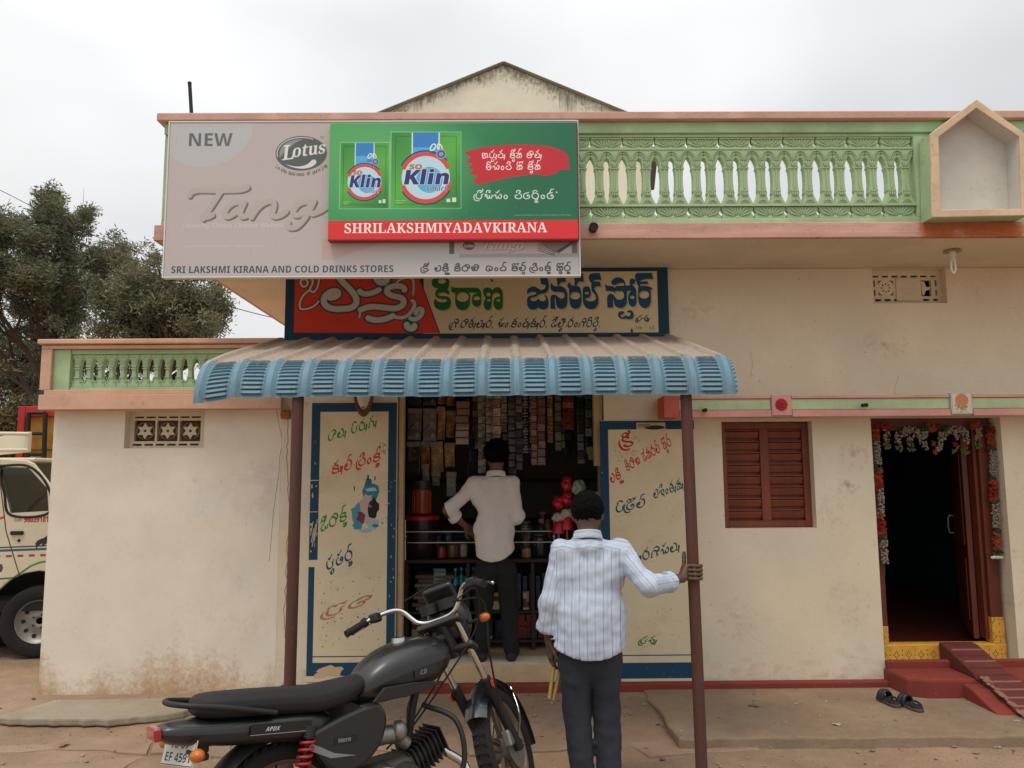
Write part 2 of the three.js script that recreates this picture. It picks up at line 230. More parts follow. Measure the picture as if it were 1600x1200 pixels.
// the big sign's print
const boardPrint = printTex(254, 904, 189, 433, 2.4, (x) => {
  const g = (c, ...p) => { x.fillStyle = c; x.beginPath(); p.forEach(([a, b], i) => i ? x.lineTo(a, b) : x.moveTo(a, b)); x.fill(); };
  x.fillStyle = '#bdb4b3'; x.fillRect(250, 180, 660, 260);
  x.fillStyle = '#b4b6b5'; x.beginPath(); x.moveTo(570, 433); x.bezierCurveTo(640, 380, 740, 385, 905, 370); x.lineTo(905, 433); x.fill();
  x.fillStyle = '#bda6a4'; x.beginPath(); x.moveTo(520, 409); x.bezierCurveTo(560, 392, 580, 384, 640, 376); x.lineTo(610, 376); x.lineTo(500, 376); x.lineTo(500, 409); x.fill();
  x.fillStyle = '#bbbdbf'; x.beginPath(); x.ellipse(308, 190, 78, 70, 0, 0, 6.3); x.fill();
  word(x, 'NEW', 282, 227, 'bold 29px sans-serif', '#656568', { fit: 72 });
  // lotus oval
  x.fillStyle = '#55605f'; x.beginPath(); x.ellipse(464, 239, 41, 28, 0, 0, 6.3); x.fill();
  x.strokeStyle = '#c9c9c9'; x.lineWidth = 1.6; x.beginPath(); x.ellipse(464, 239, 38.5, 25.5, 0, 2.9, 5.2); x.stroke();
  x.fillStyle = '#8b9796'; x.beginPath(); x.moveTo(430, 246); x.bezierCurveTo(426, 228, 440, 217, 466, 216); x.bezierCurveTo(448, 224, 440, 234, 430, 246); x.fill();
  x.save(); x.translate(433, 250); x.rotate(-0.13); x.transform(1, 0, -0.22, 1, 0, 0); x.font = 'bold 33px serif'; x.fillStyle = '#e4e4e2'; x.scale(0.92, 1); x.fillText('L', 0, 0); x.font = 'bold 27px serif'; x.fillText('otus', 17, -2); x.restore();
  x.fillStyle = '#e0e0de'; x.beginPath(); x.moveTo(439, 256); x.bezierCurveTo(458, 264, 474, 260, 480, 251); x.bezierCurveTo(484, 247, 490, 250, 488, 255); x.bezierCurveTo(478, 268, 452, 265, 439, 256); x.fill();
  word(x, 'TM', 493, 215, '5px sans-serif', '#6a6a6c');
  'in the business of pure joy'.split('').forEach((ch, i) => { const t = i / 26, q = -0.62 + 1.24 * t, a = 464 + Math.sin(q) * 70, b = 203 + Math.cos(q) * 73; word(x, ch, a - 1, b, 'bold 8px sans-serif', '#5b5b5d', { rot: -q * 0.9 }); });
  // embossed script word
  const script = (dx, dy, col, lw) => {
    x.save(); x.translate(dx, dy); x.strokeStyle = col; x.lineWidth = lw; x.lineCap = 'round'; x.lineJoin = 'round';
    x.stroke(strokes('M289 306 C294 292 320 300 346 298 C362 298 376 298 380 293 M338 300 C328 318 318 332 312 343'));
    x.stroke(strokes('M312 338 C309 342 318 342 326 337 M374 318 C358 312 344 328 346 337 C348 344 362 338 376 318 C370 330 368 338 374 340 C380 340 384 336 388 330'));
    x.stroke(strokes('M398 318 C394 328 390 336 388 341 C398 322 410 314 420 316 C428 318 420 332 420 338 C424 342 434 340 442 332'));
    x.stroke(strokes('M482 318 C464 312 452 328 454 336 C457 342 472 336 486 316 C478 334 470 350 458 357 C448 360 442 356 446 350 M484 336 C492 334 504 328 514 318'));
    x.restore();
  };
  script(2.4, 2.4, '#686260', 9); script(0.6, 0.8, '#8a8381', 9); script(-0.4, -0.2, '#b7afab', 8.6);
  x.globalAlpha = 0.5; word(x, 'Crunchy Choco Coated Wafers', 279, 357, 'bold 10px sans-serif', '#d9d2d0', { fit: 160 }); word(x, 'image is for illustration purpose only and may differ', 283, 387, '4px sans-serif', '#dcd6d4', { fit: 128 }); x.globalAlpha = 1;
  // the wafer pack at the right
  x.fillStyle = '#9b9997'; x.fillRect(716, 400, 190, 6);
  g('#b9aead', [702, 376], [902, 376], [900, 400], [704, 400]); g('#5f5c5b', [700, 375], [708, 375], [708, 400], [700, 400]); g('#6b6766', [893, 375], [902, 375], [902, 400], [893, 400]);
  x.fillStyle = '#cfc7c5'; x.fillRect(708, 377, 186, 2); x.fillStyle = '#545656'; x.beginPath(); x.ellipse(731, 387, 9.5, 7, 0, 0, 6.3); x.fill(); word(x, 'Lotus', 723, 389.5, 'bold 7px serif', '#d8d8d6', { slant: 0.2, fit: 16 });
  word(x, 'Tango', 750, 394, 'bold 17px serif', '#8a8382', { slant: 0.35, fit: 68 }); word(x, 'Tango', 749, 393, 'bold 17px serif', '#c9c0be', { slant: 0.35, fit: 68 });
  g('#807a77', [842, 383], [896, 376], [896, 385], [868, 400]); g('#4f4b49', [868, 396], [896, 380], [896, 384], [872, 400]);
  x.strokeStyle = '#4f4b49'; x.lineWidth = 1; for (let i = 0; i < 4; i++) { x.beginPath(); x.moveTo(839, 384 + i * 3.6); x.lineTo(866, 397 + i * 3.6 * 0.6); x.stroke(); }
  x.fillStyle = '#b9b5b5'; x.fillRect(250, 410, 660, 30);
  word(x, 'SRI LAKSHMI KIRANA AND COLD DRINKS STORES', 265, 428, 'bold 15px sans-serif', '#45464c', { fit: 348 });
  telFit(x, 'శ్రీ లక్ష్మి కిరాణా అండ్ కోల్డ్ డ్రింక్స్ స్టోర్స్', 658, 892, 427, 9, '#45464c', { lw: 21 });
  scuff(x, 256, 516, 190, 408, 50, 'rgba(120,105,100,0.25)', 14); speck(x, 256, 516, 190, 408, 60, ['rgba(110,90,80,0.3)'], 0.7);
  x.strokeStyle = 'rgba(110,105,103,0.6)'; x.lineWidth = 0.8; x.beginPath(); x.moveTo(514, 191); x.lineTo(505, 208); x.stroke();
});
// the detergent board's print
const detergentPrint = printTex(511, 903, 189, 377, 3.4, (x) => {
  const R = (c, a, b, w, h) => { x.fillStyle = c; x.fillRect(a, b, w, h); };
  const im = x.createLinearGradient(511, 189, 800, 350); im.addColorStop(0, '#52ab62'); im.addColorStop(0.45, '#2f9357'); im.addColorStop(1, '#1b6c4b'); x.fillStyle = im; x.fillRect(505, 180, 405, 200);
  for (let i = 9; i > 0; i--) { x.fillStyle = 'rgba(150,215,150,0.05)'; x.beginPath(); x.ellipse(625, 262, 60 + i * 9, 40 + i * 7, 0, 0, 6.3); x.fill(); }
  const pack = (a, b, w, h, s) => {
    x.fillStyle = 'rgba(210,235,205,0.35)'; x.fillRect(a - 2, b - 2, w + 4, h + 4);
    const gg = x.createLinearGradient(a, b, a + w, b + h); gg.addColorStop(0, '#2f8a3a'); gg.addColorStop(0.5, '#5cb945'); gg.addColorStop(1, '#2b7f3c'); x.fillStyle = gg; x.fillRect(a, b, w, h);
    x.strokeStyle = 'rgba(20,80,40,0.7)'; x.lineWidth = 0.8; x.strokeRect(a + w * 0.06, b + h * 0.05, w * 0.88, h * 0.9);
    R('#d6eef6', a + w * 0.29, b, w * 0.41, h * 0.45); R('#2f86cf', a + w * 0.31, b, w * 0.37, h * 0.2); R('#4fb2ea', a + w * 0.31, b + h * 0.2, w * 0.37, h * 0.25);
    const cx = a + w * 0.5, cy = b + h * 0.6, r = w * 0.35;
    x.fillStyle = '#bfe3f4'; x.beginPath(); x.ellipse(cx, cy, r, r, 0, 0, 6.3); x.fill(); x.fillStyle = '#52b7e6'; x.beginPath(); x.ellipse(cx + r * 0.15, cy + r * 0.1, r * 0.55, r * 0.55, 0, 0, 6.3); x.fill();
    x.lineWidth = w * 0.06; x.strokeStyle = '#dd4a3e'; x.beginPath(); x.ellipse(cx, cy, r, r, 0, 0.2, 2.8); x.stroke(); x.beginPath(); x.ellipse(cx, cy, r, r, 0, 3.5, 5.9); x.stroke();
    x.lineWidth = w * 0.022; x.strokeStyle = '#27377d'; x.beginPath(); x.ellipse(cx, cy, r * 1.13, r * 1.13, 0, 0.5, 2.6); x.stroke(); x.beginPath(); x.ellipse(cx, cy, r * 1.13, r * 1.13, 0, 3.6, 5.6); x.stroke();
    word(x, 'Klin', a + w * 0.16, cy + s * 0.42, `bold ${s * 1.25}px sans-serif`, '#2b2f7b', { slant: 0.16, fit: w * 0.68, line: '#dfeaf2', lw: s * 0.1 }); word(x, 'Klin', a + w * 0.16, cy + s * 0.42, `bold ${s * 1.25}px sans-serif`, '#2b2f7b', { slant: 0.16, fit: w * 0.68, line: '#2b2f7b', lw: s * 0.05 });
    word(x, 'SO', a + w * 0.26, cy - s * 0.55, `bold ${s * 0.42}px sans-serif`, '#e08a2a', { fit: w * 0.19, line: '#7a2a1c', lw: 0.5 });
    word(x, 'smart', a + w * 0.5, cy + s * 0.86, `bold ${s * 0.5}px sans-serif`, '#3a3f87', { slant: 0.2, fit: w * 0.3, line: '#dfe8ee', lw: 0.4 });
    x.strokeStyle = '#e8f0f2'; x.lineWidth = w * 0.02; for (const [q, t, e] of [[0.6, 0.2, 0.5], [0.7, 0.2, -0.4]]) { x.beginPath(); x.ellipse(a + w * q, b + h * t, w * 0.03, w * 0.055, e, 0, 6.3); x.stroke(); }
    x.fillStyle = '#8fa3c4'; x.beginPath(); x.arc(a + w * 0.72, b + h * 0.29, w * 0.075, 0, 6.3); x.fill(); x.strokeStyle = '#3b4a86'; x.beginPath(); x.arc(a + w * 0.72, b + h * 0.29, w * 0.045, 0, 6.3); x.stroke();
    word(x, 'Klin', a + w * 0.55, b + h * 0.29, `bold ${s * 0.3}px sans-serif`, '#2b2f7b', { fit: w * 0.1 });
    R('#dce9dc', a + w * 0.8, b + h * 0.88, w * 0.055, h * 0.045); R('#dce9dc', a + w * 0.88, b + h * 0.865, w * 0.06, h * 0.06); R('rgba(220,235,220,0.6)', a + w * 0.06, b + h * 0.9, w * 0.16, 0.8); R('rgba(220,235,220,0.6)', a + w * 0.06, b + h * 0.93, w * 0.12, 0.8);
  };
  pack(529, 222, 76, 105, 21); pack(609, 205, 109, 122, 25);
  x.fillStyle = '#c8222f'; x.fill(strokes('M724 238 C760 224 830 222 866 230 C884 236 892 242 888 250 L892 266 L876 266 C872 272 862 276 850 276 C820 270 776 284 744 290 L738 282 L746 276 L732 272 L738 266 L730 262 L738 256 L726 254 L734 246 Z'));
  x.strokeStyle = '#a3303a'; x.lineWidth = 1.2; x.stroke(strokes('M846 230 C866 236 876 242 884 252'));
  telFit(x, 'ఇప్పుడు క్లీన్ కాదు', 752, 848, 247, 10, '#f2eeee', { lw: 15 }); telFit(x, 'చేయండి సో క్లీన్', 758, 846, 266, 10, '#f2eeee', { lw: 15 });
  telFit(x, 'ప్రీమియం డిటర్జెంట్*', 742, 872, 313, 10.5, '#e6efe9', { lw: 14 });
  word(x, 'creative visualisation only, conditions apply on offer packs', 802, 340, '3px sans-serif', 'rgba(200,225,205,0.6)', { fit: 90 });
  x.fillStyle = '#dd2b31'; x.fillRect(505, 347, 405, 40); word(x, 'SHRILAKSHMIYADAVKIRANA', 536, 367, 'bold 22px serif', '#f1eeea', { fit: 318 });
  scuff(x, 512, 902, 190, 374, 30, 'rgba(200,220,200,0.2)', 8);
});
// the painted sign over the shop
const paintedSign = printTex(444, 1044, 416, 532, 2.6, (x) => {
  x.fillStyle = '#10384f'; x.fillRect(440, 410, 610, 130);
  x.fillStyle = '#cfbd97'; x.fillRect(660, 424, 367, 98.5);
  x.fillStyle = '#cc3a27'; x.beginPath(); x.moveTo(458.5, 424); x.lineTo(650, 424); x.lineTo(685.5, 522); x.lineTo(458.5, 520); x.fill(); x.strokeStyle = '#142a3a'; x.lineWidth = 1.4; x.beginPath(); x.moveTo(650, 424); x.lineTo(685.5, 522); x.stroke();
  const big = (c, w) => { x.strokeStyle = c; x.lineCap = 'round'; x.lineJoin = 'round';
    const S = (d, k) => { x.lineWidth = w * k; x.stroke(strokes(d)); };
    S('M528 432 C532 440 544 448 552 460 C560 474 552 482 536 482 C518 484 504 480 504 468 C506 458 516 452 524 454 C530 458 524 464 514 464', 1); S('M560 454 C566 462 580 458 590 452', 0.9); S('M586 434 C590 442 598 442 602 436', 1.05); S('M630 452 C630 444 610 444 604 450 C598 458 610 462 622 464 C634 468 630 480 616 482 C596 482 580 474 562 484', 0.95); S('M562 484 L560 496', 0.35); S('M574 497 C582 502 598 502 612 494', 0.95); S('M612 494 C630 502 640 492 646 478 C646 472 644 470 642 470', 0.6); S('M640 498 C650 504 660 492 658 484 C654 480 650 484 648 490', 0.75); S('M634 508 C634 516 646 516 646 510', 1); S('M618 440 C624 434 634 430 642 434 C646 442 644 452 644 460', 0.35); };
  big('#101f28', 14.5); big('#3f8290', 12); big('#c2bcae', 9);
  for (const [c, w] of [['#101f28', 6.2], ['#cbc3b4', 3.6]]) { x.strokeStyle = c; x.lineWidth = w; x.lineCap = 'round'; x.stroke(strokes('M468 442 C464 436 474 430 478 438 C480 446 470 450 468 442 M484 432 C490 440 482 448 482 450 C486 462 496 452 496 432 M482 452 C470 458 464 472 468 482 C478 484 490 480 496 470')); }
  // brush lettering, each letter a filled shape with its counters left open
  const letters = (ox, oy, k, col, list) => { for (const pass of [0, 1, 2]) { x.save(); x.translate(ox + (pass ? 0 : 1.5), oy + (pass ? 0 : 1.7)); x.scale(1 / k, 1 / k); for (const [d, ...holes] of list) { const q = new Path2D(d); for (const [a, b, u, v] of holes) { q.moveTo(a + u, b); q.ellipse(a, b, u, v, 0, 0, 6.2832); } if (pass === 1) { x.strokeStyle = '#d3c5a2'; x.lineWidth = 14; x.lineJoin = 'round'; x.stroke(q); } else { x.fillStyle = pass ? col : '#b98a3a'; x.fill(q, 'evenodd'); } } x.restore(); } };
  letters(670, 428, 9.769, '#1c6a2d', [['M25 130 C20 60 70 40 160 40 C260 40 300 70 295 120 C295 170 280 200 270 235 C300 250 300 290 285 310 L250 300 C240 280 200 275 160 285 C110 300 110 330 170 335 C260 330 320 350 322 430 C325 520 270 560 190 560 C100 560 55 500 58 430 C60 400 75 380 90 385 C110 430 170 440 230 430 C280 415 270 390 220 385 C150 385 80 370 78 310 C80 260 90 235 130 215 C60 215 25 180 25 130 Z', [180, 105, 60, 38]], ['M325 170 C340 200 380 210 450 208 L700 208 C760 210 785 260 785 320 L785 420 C785 480 750 508 715 508 C660 508 640 460 640 400 C640 340 660 305 715 300 C730 295 700 285 600 285 C615 320 615 380 612 420 C610 520 560 560 500 560 C430 560 385 510 385 420 L385 290 L325 275 Z', [500, 355, 92, 75], [715, 375, 50, 32]], ['M810 270 C805 220 850 200 890 205 C930 210 945 235 955 245 C975 215 1010 195 1045 200 C1090 210 1110 250 1115 310 L1115 470 C1115 530 1080 558 1045 558 C1000 558 970 520 970 440 C970 380 1000 350 1075 350 C1070 300 1040 285 1000 290 C960 300 950 330 950 400 L945 480 C940 540 910 560 885 560 C840 560 815 520 820 450 C825 400 860 370 840 350 C820 330 810 300 810 270 Z', [895, 315, 32, 28], [900, 405, 26, 16], [1045, 410, 30, 18]]]);
  letters(815, 420, 9.769, '#14496b', [['M265 90 L355 90 C405 180 410 230 405 280 C395 360 350 390 300 385 C260 395 240 400 225 425 C190 440 130 440 120 465 C120 510 190 510 225 480 C250 440 255 500 290 505 C340 510 370 480 350 440 C335 425 325 410 345 405 C385 420 395 470 395 540 C395 610 350 640 305 635 C270 630 245 610 235 595 C215 630 180 640 150 638 C90 630 65 580 65 510 C65 430 100 410 160 405 C200 400 215 390 210 375 C190 345 110 350 75 390 C50 340 90 275 170 272 C230 272 250 330 300 325 C350 315 365 270 345 245 L285 235 Z'], ['M450 200 C450 260 500 275 540 270 L520 100 L665 100 L665 215 C620 190 580 200 560 265 C640 265 690 320 690 420 L690 500 C690 590 640 630 590 628 C530 625 505 570 505 500 L500 440 C485 430 500 600 500 625 L425 625 L425 470 C425 420 450 400 490 402 C540 410 550 465 600 465 C640 460 650 420 640 390 C620 350 560 365 480 355 C440 345 420 290 430 250 Z'], ['M725 180 C720 240 760 265 800 262 L795 120 L870 100 L870 60 L935 60 L940 210 C900 180 850 190 830 260 C890 270 905 340 905 420 L905 500 C900 590 860 628 810 628 C740 625 715 560 715 480 L712 300 C680 290 680 250 700 230 Z', [808, 420, 75, 58]], ['M920 330 C925 280 970 270 1000 275 C1040 285 1050 330 1048 380 C1050 440 1010 465 960 465 C980 510 1060 520 1110 490 C1140 440 1110 400 1080 370 C1050 340 1050 270 1060 220 C1020 190 1010 120 1030 90 C1050 65 1100 62 1190 62 L1215 180 C1160 165 1110 170 1090 190 L1195 200 L1205 285 C1150 265 1110 275 1105 310 C1110 350 1170 400 1165 490 C1165 590 1110 640 1040 638 C960 635 920 560 920 470 Z', [985, 380, 30, 18]]]);
  letters(935, 420, 10.58, '#14496b', [['M98 230 C115 280 150 295 210 290 C240 290 250 310 265 320 C280 290 320 288 420 288 L420 250 C400 230 300 240 275 285 C240 280 200 260 205 230 C230 160 290 140 340 145 C410 155 445 210 445 285 L520 285 C510 240 510 200 520 180 C540 155 590 160 610 195 C615 240 590 270 550 270 C600 300 625 340 625 420 L625 540 C625 620 590 648 555 648 C500 645 480 590 480 510 C482 440 500 400 540 380 L465 380 L465 520 C465 620 410 672 350 672 C280 670 245 620 245 560 C240 480 235 500 232 660 L135 665 L130 520 C135 440 170 420 215 425 C250 440 260 480 290 510 C330 540 380 530 410 490 C425 440 410 400 380 380 L275 380 L270 420 C250 390 220 378 115 378 Z', [552, 487, 36, 26]], ['M310 800 C300 740 340 715 390 720 C430 740 410 780 350 790 C350 830 400 830 420 800 C440 780 450 800 470 810 C520 810 530 760 500 745 C480 740 460 750 455 735 C470 700 520 700 545 720 C580 760 580 830 540 855 C500 865 470 865 440 850 C400 860 320 860 310 800 Z'], ['M640 70 L890 70 L910 180 C840 170 720 180 690 215 L820 215 L820 265 L690 265 L690 290 C780 290 860 290 905 350 L860 355 C865 400 865 480 862 560 C850 640 800 675 750 675 C680 660 650 600 648 520 L648 380 C650 320 670 300 650 290 C620 220 590 130 610 95 Z', [750, 445, 82, 65]]]);
  telFit(x, 'గ్రా.రాచులూర్, మం.కందుకూర్, జిల్లా.రంగారెడ్డి.', 702, 936, 513, 12, '#20424c', { lw: 11, slant: 0.22, nib: 6 });
  tel(x, 'ప్రభు', 993, 504, 7.5, '#20424c', { lw: 17, slant: 0.3, nib: 6 }); word(x, 'TPR', 991, 517, '6px sans-serif', '#2c5a5c'); word(x, '9/5', 1012, 517, '6px sans-serif', '#2c5a5c');
  x.fillStyle = '#5a3d22'; x.beginPath(); x.ellipse(767, 438, 3.4, 1.4, 0.9, 0, 6.3); x.fill(); x.beginPath(); x.ellipse(985, 520, 2, 4, 0, 0, 6.3); x.fill();
  scuff(x, 690, 1025, 426, 520, 70, 'rgba(140,105,60,0.3)', 12); speck(x, 444, 1040, 418, 530, 120, ['rgba(60,50,40,0.35)', 'rgba(190,170,130,0.4)'], 0.8); blot(x, 1000, 500, 22, 'rgba(150,110,50,0.05)', 30);
});
// the tall painted panels beside the opening
const leftPanel = printTex(478, 621, 627, 1066, 3.2, (x) => {
  x.fillStyle = '#d6c8a8'; x.fillRect(470, 620, 160, 450);
  noiseWash(x, 478, 621, 627, 1066);
  x.fillStyle = '#123f5a'; x.fillRect(478, 629, 142, 14.5); x.fillRect(606.5, 629, 14, 430); x.fillRect(478, 629, 14.5, 250); x.fillRect(478, 1037, 143, 20); x.fillRect(478, 1027, 143, 1.6); x.fillRect(478, 890, 10, 150);
  telFit(x, 'పాలు పెరుగు', 506, 592, 691, 13, '#2f8a35', { lw: 11, rot: -0.3, slant: 0.3, nib: 6 });
  telFit(x, 'కూల్ డ్రింక్స్', 513, 598, 744, 15, '#c23a2c', { lw: 11, rot: -0.26, slant: 0.3, nib: 6 });
  telFit(x, 'జిరాక్స్', 497, 546, 835, 15, '#2f8a35', { lw: 11, rot: -0.42, slant: 0.3, nib: 6 });
  telFit(x, 'ప్లవర్స్', 508, 556, 895, 15, '#174a68', { lw: 11, rot: -0.4, slant: 0.3, nib: 6 });
  // what is left of a torn poster
  const rag = (cx, cy, w, h, c, n = 14) => { x.fillStyle = c; x.beginPath(); for (let i = 0; i < n; i++) { const a = i / n * 6.283, q = rr(0.7, 1.15); x.lineTo(cx + Math.cos(a) * w * q, cy + Math.sin(a) * h * q); } x.fill(); };
  rag(578, 772, 13, 18, '#37798f'); rag(575, 757, 6, 7, '#2b6a84'); rag(556, 808, 10, 18, '#4d93ab'); rag(572, 800, 12, 26, '#b9a99c'); rag(582, 800, 11, 18, '#221f25'); rag(563, 814, 8, 10, '#6d3a45'); rag(584, 824, 10, 8, '#9fb6b6'); rag(557, 826, 8, 7, '#3c8ca6'); rag(580, 769, 10, 3, '#9cc4cf'); rag(586, 826, 6, 3, '#37798f'); rag(570, 834, 14, 4, '#a4b0a8'); rag(577, 795, 3, 3, '#7d7468', 9);
  x.fillStyle = '#1d3c4a'; x.fillRect(572, 746, 3, 8); x.fillRect(584, 748, 2, 6); rag(551, 767, 1.2, 5, '#4a3a2c', 7);
  for (const [a, b, w, h] of [[478, 753, 14, 1.4], [478, 803, 14, 1.2]]) { x.fillStyle = '#cbb58f'; x.fillRect(a, b, w, h); }
  rag(484, 692, 3, 4, '#6f3f5f', 9); for (let i = 0; i < 9; i++) rag(rr(480, 491), rr(690, 870), rr(0.6, 2.4), rr(1, 6), '#c2ad88', 8); for (let i = 0; i < 14; i++) rag(rr(607, 619), rr(720, 1000), rr(0.4, 1.6), rr(0.5, 3), '#a9a391', 7); for (let i = 0; i < 6; i++) { x.strokeStyle = '#c8b694'; x.lineWidth = 1.4; x.beginPath(); const b = rr(830, 860); x.moveTo(480 + i * 1.6, b); x.lineTo(484 + i * 1.4, b - 22); x.stroke(); }
  rag(518, 1050, 22, 9, '#c6ae88', 16); rag(500, 1056, 12, 5, '#c6ae88', 10);
  scuff(x, 592, 606, 690, 712, 26, '#4a3f36', 7); scuff(x, 596, 606, 812, 822, 14, '#4a3f36', 5);
  telFit(x, 'ప్రోటా', 508, 590, 968, 11, 'rgba(150,70,50,0.28)', { lw: 12, rot: -0.3, slant: 0.3, nib: 6 });
  speck(x, 494, 606, 900, 1020, 70, ['#8a3a2a', '#6d4a2c'], 1.1); speck(x, 494, 606, 645, 1020, 130, ['rgba(90,70,45,0.5)', 'rgba(220,205,170,0.5)'], 0.7); scuff(x, 494, 606, 660, 1020, 70, 'rgba(120,95,60,0.4)', 10);
});
function noiseWash(x, x0, x1, y0, y1) { for (let i = 0; i < 60; i++) { x.fillStyle = i % 2 ? 'rgba(150,120,75,0.045)' : 'rgba(235,220,185,0.05)'; x.beginPath(); x.ellipse(rr(x0, x1), rr(y0, y1), rr(4, 26), rr(6, 40), rr(0, 3), 0, 6.3); x.fill(); } }
const rightPanel = printTex(945, 1084, 656, 1066, 3.2, (x) => {
  x.fillStyle = '#d6c8a8'; x.fillRect(940, 650, 150, 420); noiseWash(x, 945, 1084, 656, 1066);
  x.fillStyle = '#123f5a'; x.fillRect(945, 657, 139, 14); x.fillRect(945, 657, 12, 405); x.fillRect(945, 1037, 139, 24); x.fillRect(945, 1025, 139, 1.6);
  x.fillStyle = '#b9ad97'; x.fillRect(999, 660, 43, 11); x.fillStyle = '#262a33'; x.beginPath(); x.ellipse(1026, 668, 15, 3.4, 0, 0, 6.3); x.fill(); x.fillStyle = '#8d7b66'; x.fillRect(1001, 662, 18, 5);
  tel(x, 'శ్రీ', 979, 700, 17, '#bb2f28', { lw: 11, rot: -0.2, slant: -0.1, nib: 6 });
  tel(x, 'లక్ష్మి', 960, 757, 13, '#bb2f28', { lw: 11, rot: -0.5, slant: 0.2, sx: 0.62, nib: 6 });
  telFit(x, 'కిరాణ జనరల్ స్టోర్', 984, 1064, 738, 13, '#bb2f28', { lw: 11, rot: -0.56, slant: 0.2, nib: 6 });
  telFit(x, 'పెట్రోల్', 966, 1012, 804, 13, '#23555f', { lw: 11, rot: -0.22, slant: 0.25, nib: 6 });
  telFit(x, 'లభించును', 1022, 1070, 782, 13, '#23555f', { lw: 11, rot: -0.36, slant: 0.25, nib: 6 });
  telFit(x, 'కూరగాయలు', 986, 1062, 884, 13, '#23555f', { lw: 11, rot: -0.28, slant: 0.25, nib: 6 });
  tel(x, 'ప్రభు', 996, 1008, 9, '#2f7a35', { lw: 16, slant: 0.3, nib: 6 });
  for (const [a, b, c, d] of [[966, 697, 4, 9], [975, 712, 4, 10], [972, 716, 3, 8], [964, 702, 3, 3], [990, 698, 10, 16]]) blot(x, a, b, c * 1.2, 'rgba(105,85,40,0.16)', 22, d / c);
  x.fillStyle = '#caa95a'; for (let i = 0; i < 5; i++) { x.beginPath(); x.arc(966 + i * 5, 810 - i, rr(0.8, 1.6), 0, 6.3); x.fill(); }
  scuff(x, 958, 1084, 672, 1030, 80, 'rgba(120,95,60,0.4)', 9); speck(x, 945, 1084, 657, 1060, 130, ['rgba(90,70,45,0.5)', 'rgba(225,210,175,0.5)'], 0.8); for (let i = 0; i < 8; i++) { x.fillStyle = '#aeb3ad'; x.beginPath(); x.arc(rr(946, 956), rr(740, 1000), rr(0.3, 1), 0, 6.3); x.fill(); }
});
// ---------- surface materials ----------
const M = {};
const creamRGB = [206, 193, 170];
M.cream = mat(0xffffff, 0.92, { map: surfTex(creamRGB, 0.09, 5, 2.2, { grain: 0.05, tint: 0.03, draw: (x, w, h) => { for (let i = 0; i < 26; i++) blot(x, rr(0, w), rr(0, h), rr(10, 60), 'rgba(120,100,70,0.035)', 22); speck(x, 0, w, 0, h, 90, ['rgba(80,60,40,0.35)', 'rgba(230,220,195,0.5)'], 1.2); scuff(x, 0, w, 0, h, 60, 'rgba(120,100,70,0.25)', 16); } }), bumpMap: plasterBump, bumpScale: 0.004 });
M.pale = mat(0xffffff, 0.9, { map: surfTex([196, 193, 185], 0.1, 4, 1.6, { draw: (x, w, h) => { for (let i = 0; i < 12; i++) blot(x, rr(0, w), rr(0, h), rr(6, 30), 'rgba(90,85,75,0.05)', 22); speck(x, 0, w, 0, h, 60, ['rgba(70,60,50,0.4)'], 1.4); } }), bumpMap: plasterBump, bumpScale: 0.004 });
const aged = (rgb, seed, dirt = 'rgba(90,70,50,0.07)') => mat(0xffffff, 0.85, { map: surfTex(rgb, 0.14, 7, 1.4, { seed, grain: 0.06, tint: 0.03, draw: (x, w, h) => { for (let i = 0; i < 30; i++) blot(x, rr(0, w), rr(0, h), rr(5, 34), dirt, 20); speck(x, 0, w, 0, h, 150, ['rgba(60,45,35,0.5)', 'rgba(225,205,180,0.45)'], 1.5); scuff(x, 0, w, 0, h, 90, 'rgba(95,70,50,0.35)', 22); } }), bumpMap: plasterBump, bumpScale: 0.004 });
M.pink = aged([198, 155, 142], 3); M.pinkPale = aged([210, 150, 142], 5); M.peach = aged([206, 166, 140], 8);
M.green = aged([162, 188, 148], 11); M.greenPale = aged([176, 192, 150], 13); M.redPaint = aged([122, 48, 38], 17, 'rgba(150,120,100,0.10)'); M.ramp = aged([92, 36, 30], 18, 'rgba(140,110,95,0.08)');
M.redEnd = aged([190, 96, 78], 19); M.orange = aged([178, 96, 48], 21); M.yellow = aged([205, 150, 52], 23); M.tan = aged([188, 162, 128], 25);
M.wood = mat(0xffffff, 0.6, { map: surfTex([112, 52, 29], 0.28, 4, 0.6, { grain: 0.08, draw: (x, w, h) => { for (let i = 0; i < 240; i++) { x.strokeStyle = i % 2 ? 'rgba(50,20,8,0.16)' : 'rgba(160,90,50,0.12)'; x.lineWidth = rr(0.5, 2); const a = rr(0, w); x.beginPath(); x.moveTo(a, 0); x.bezierCurveTo(a + rr(-8, 8), h / 3, a + rr(-8, 8), h * 0.7, a + rr(-6, 6), h); x.stroke(); } } }) });
M.frameWood = mat(0xffffff, 0.55, { map: surfTex([96, 40, 24], 0.25, 4, 0.7, { grain: 0.08, seed: 6 }) });
M.dark = mat(0x2a2622, 0.95); M.inner = mat(0x8a857c, 0.95); M.black = mat(0x151414, 0.7);
M.metal = mat(0xb9b9b6, 0.35, { metalness: 0.85 }); M.rust = aged([84, 52, 44], 29, 'rgba(150,120,110,0.06)'); M.greyMetal = mat(0x77736c, 0.5, { metalness: 0.5 });
M.white = mat(0xd8d6d0, 0.5); M.gold = mat(0xb99a3f, 0.6);
M.cement = aged([150, 140, 122], 31);

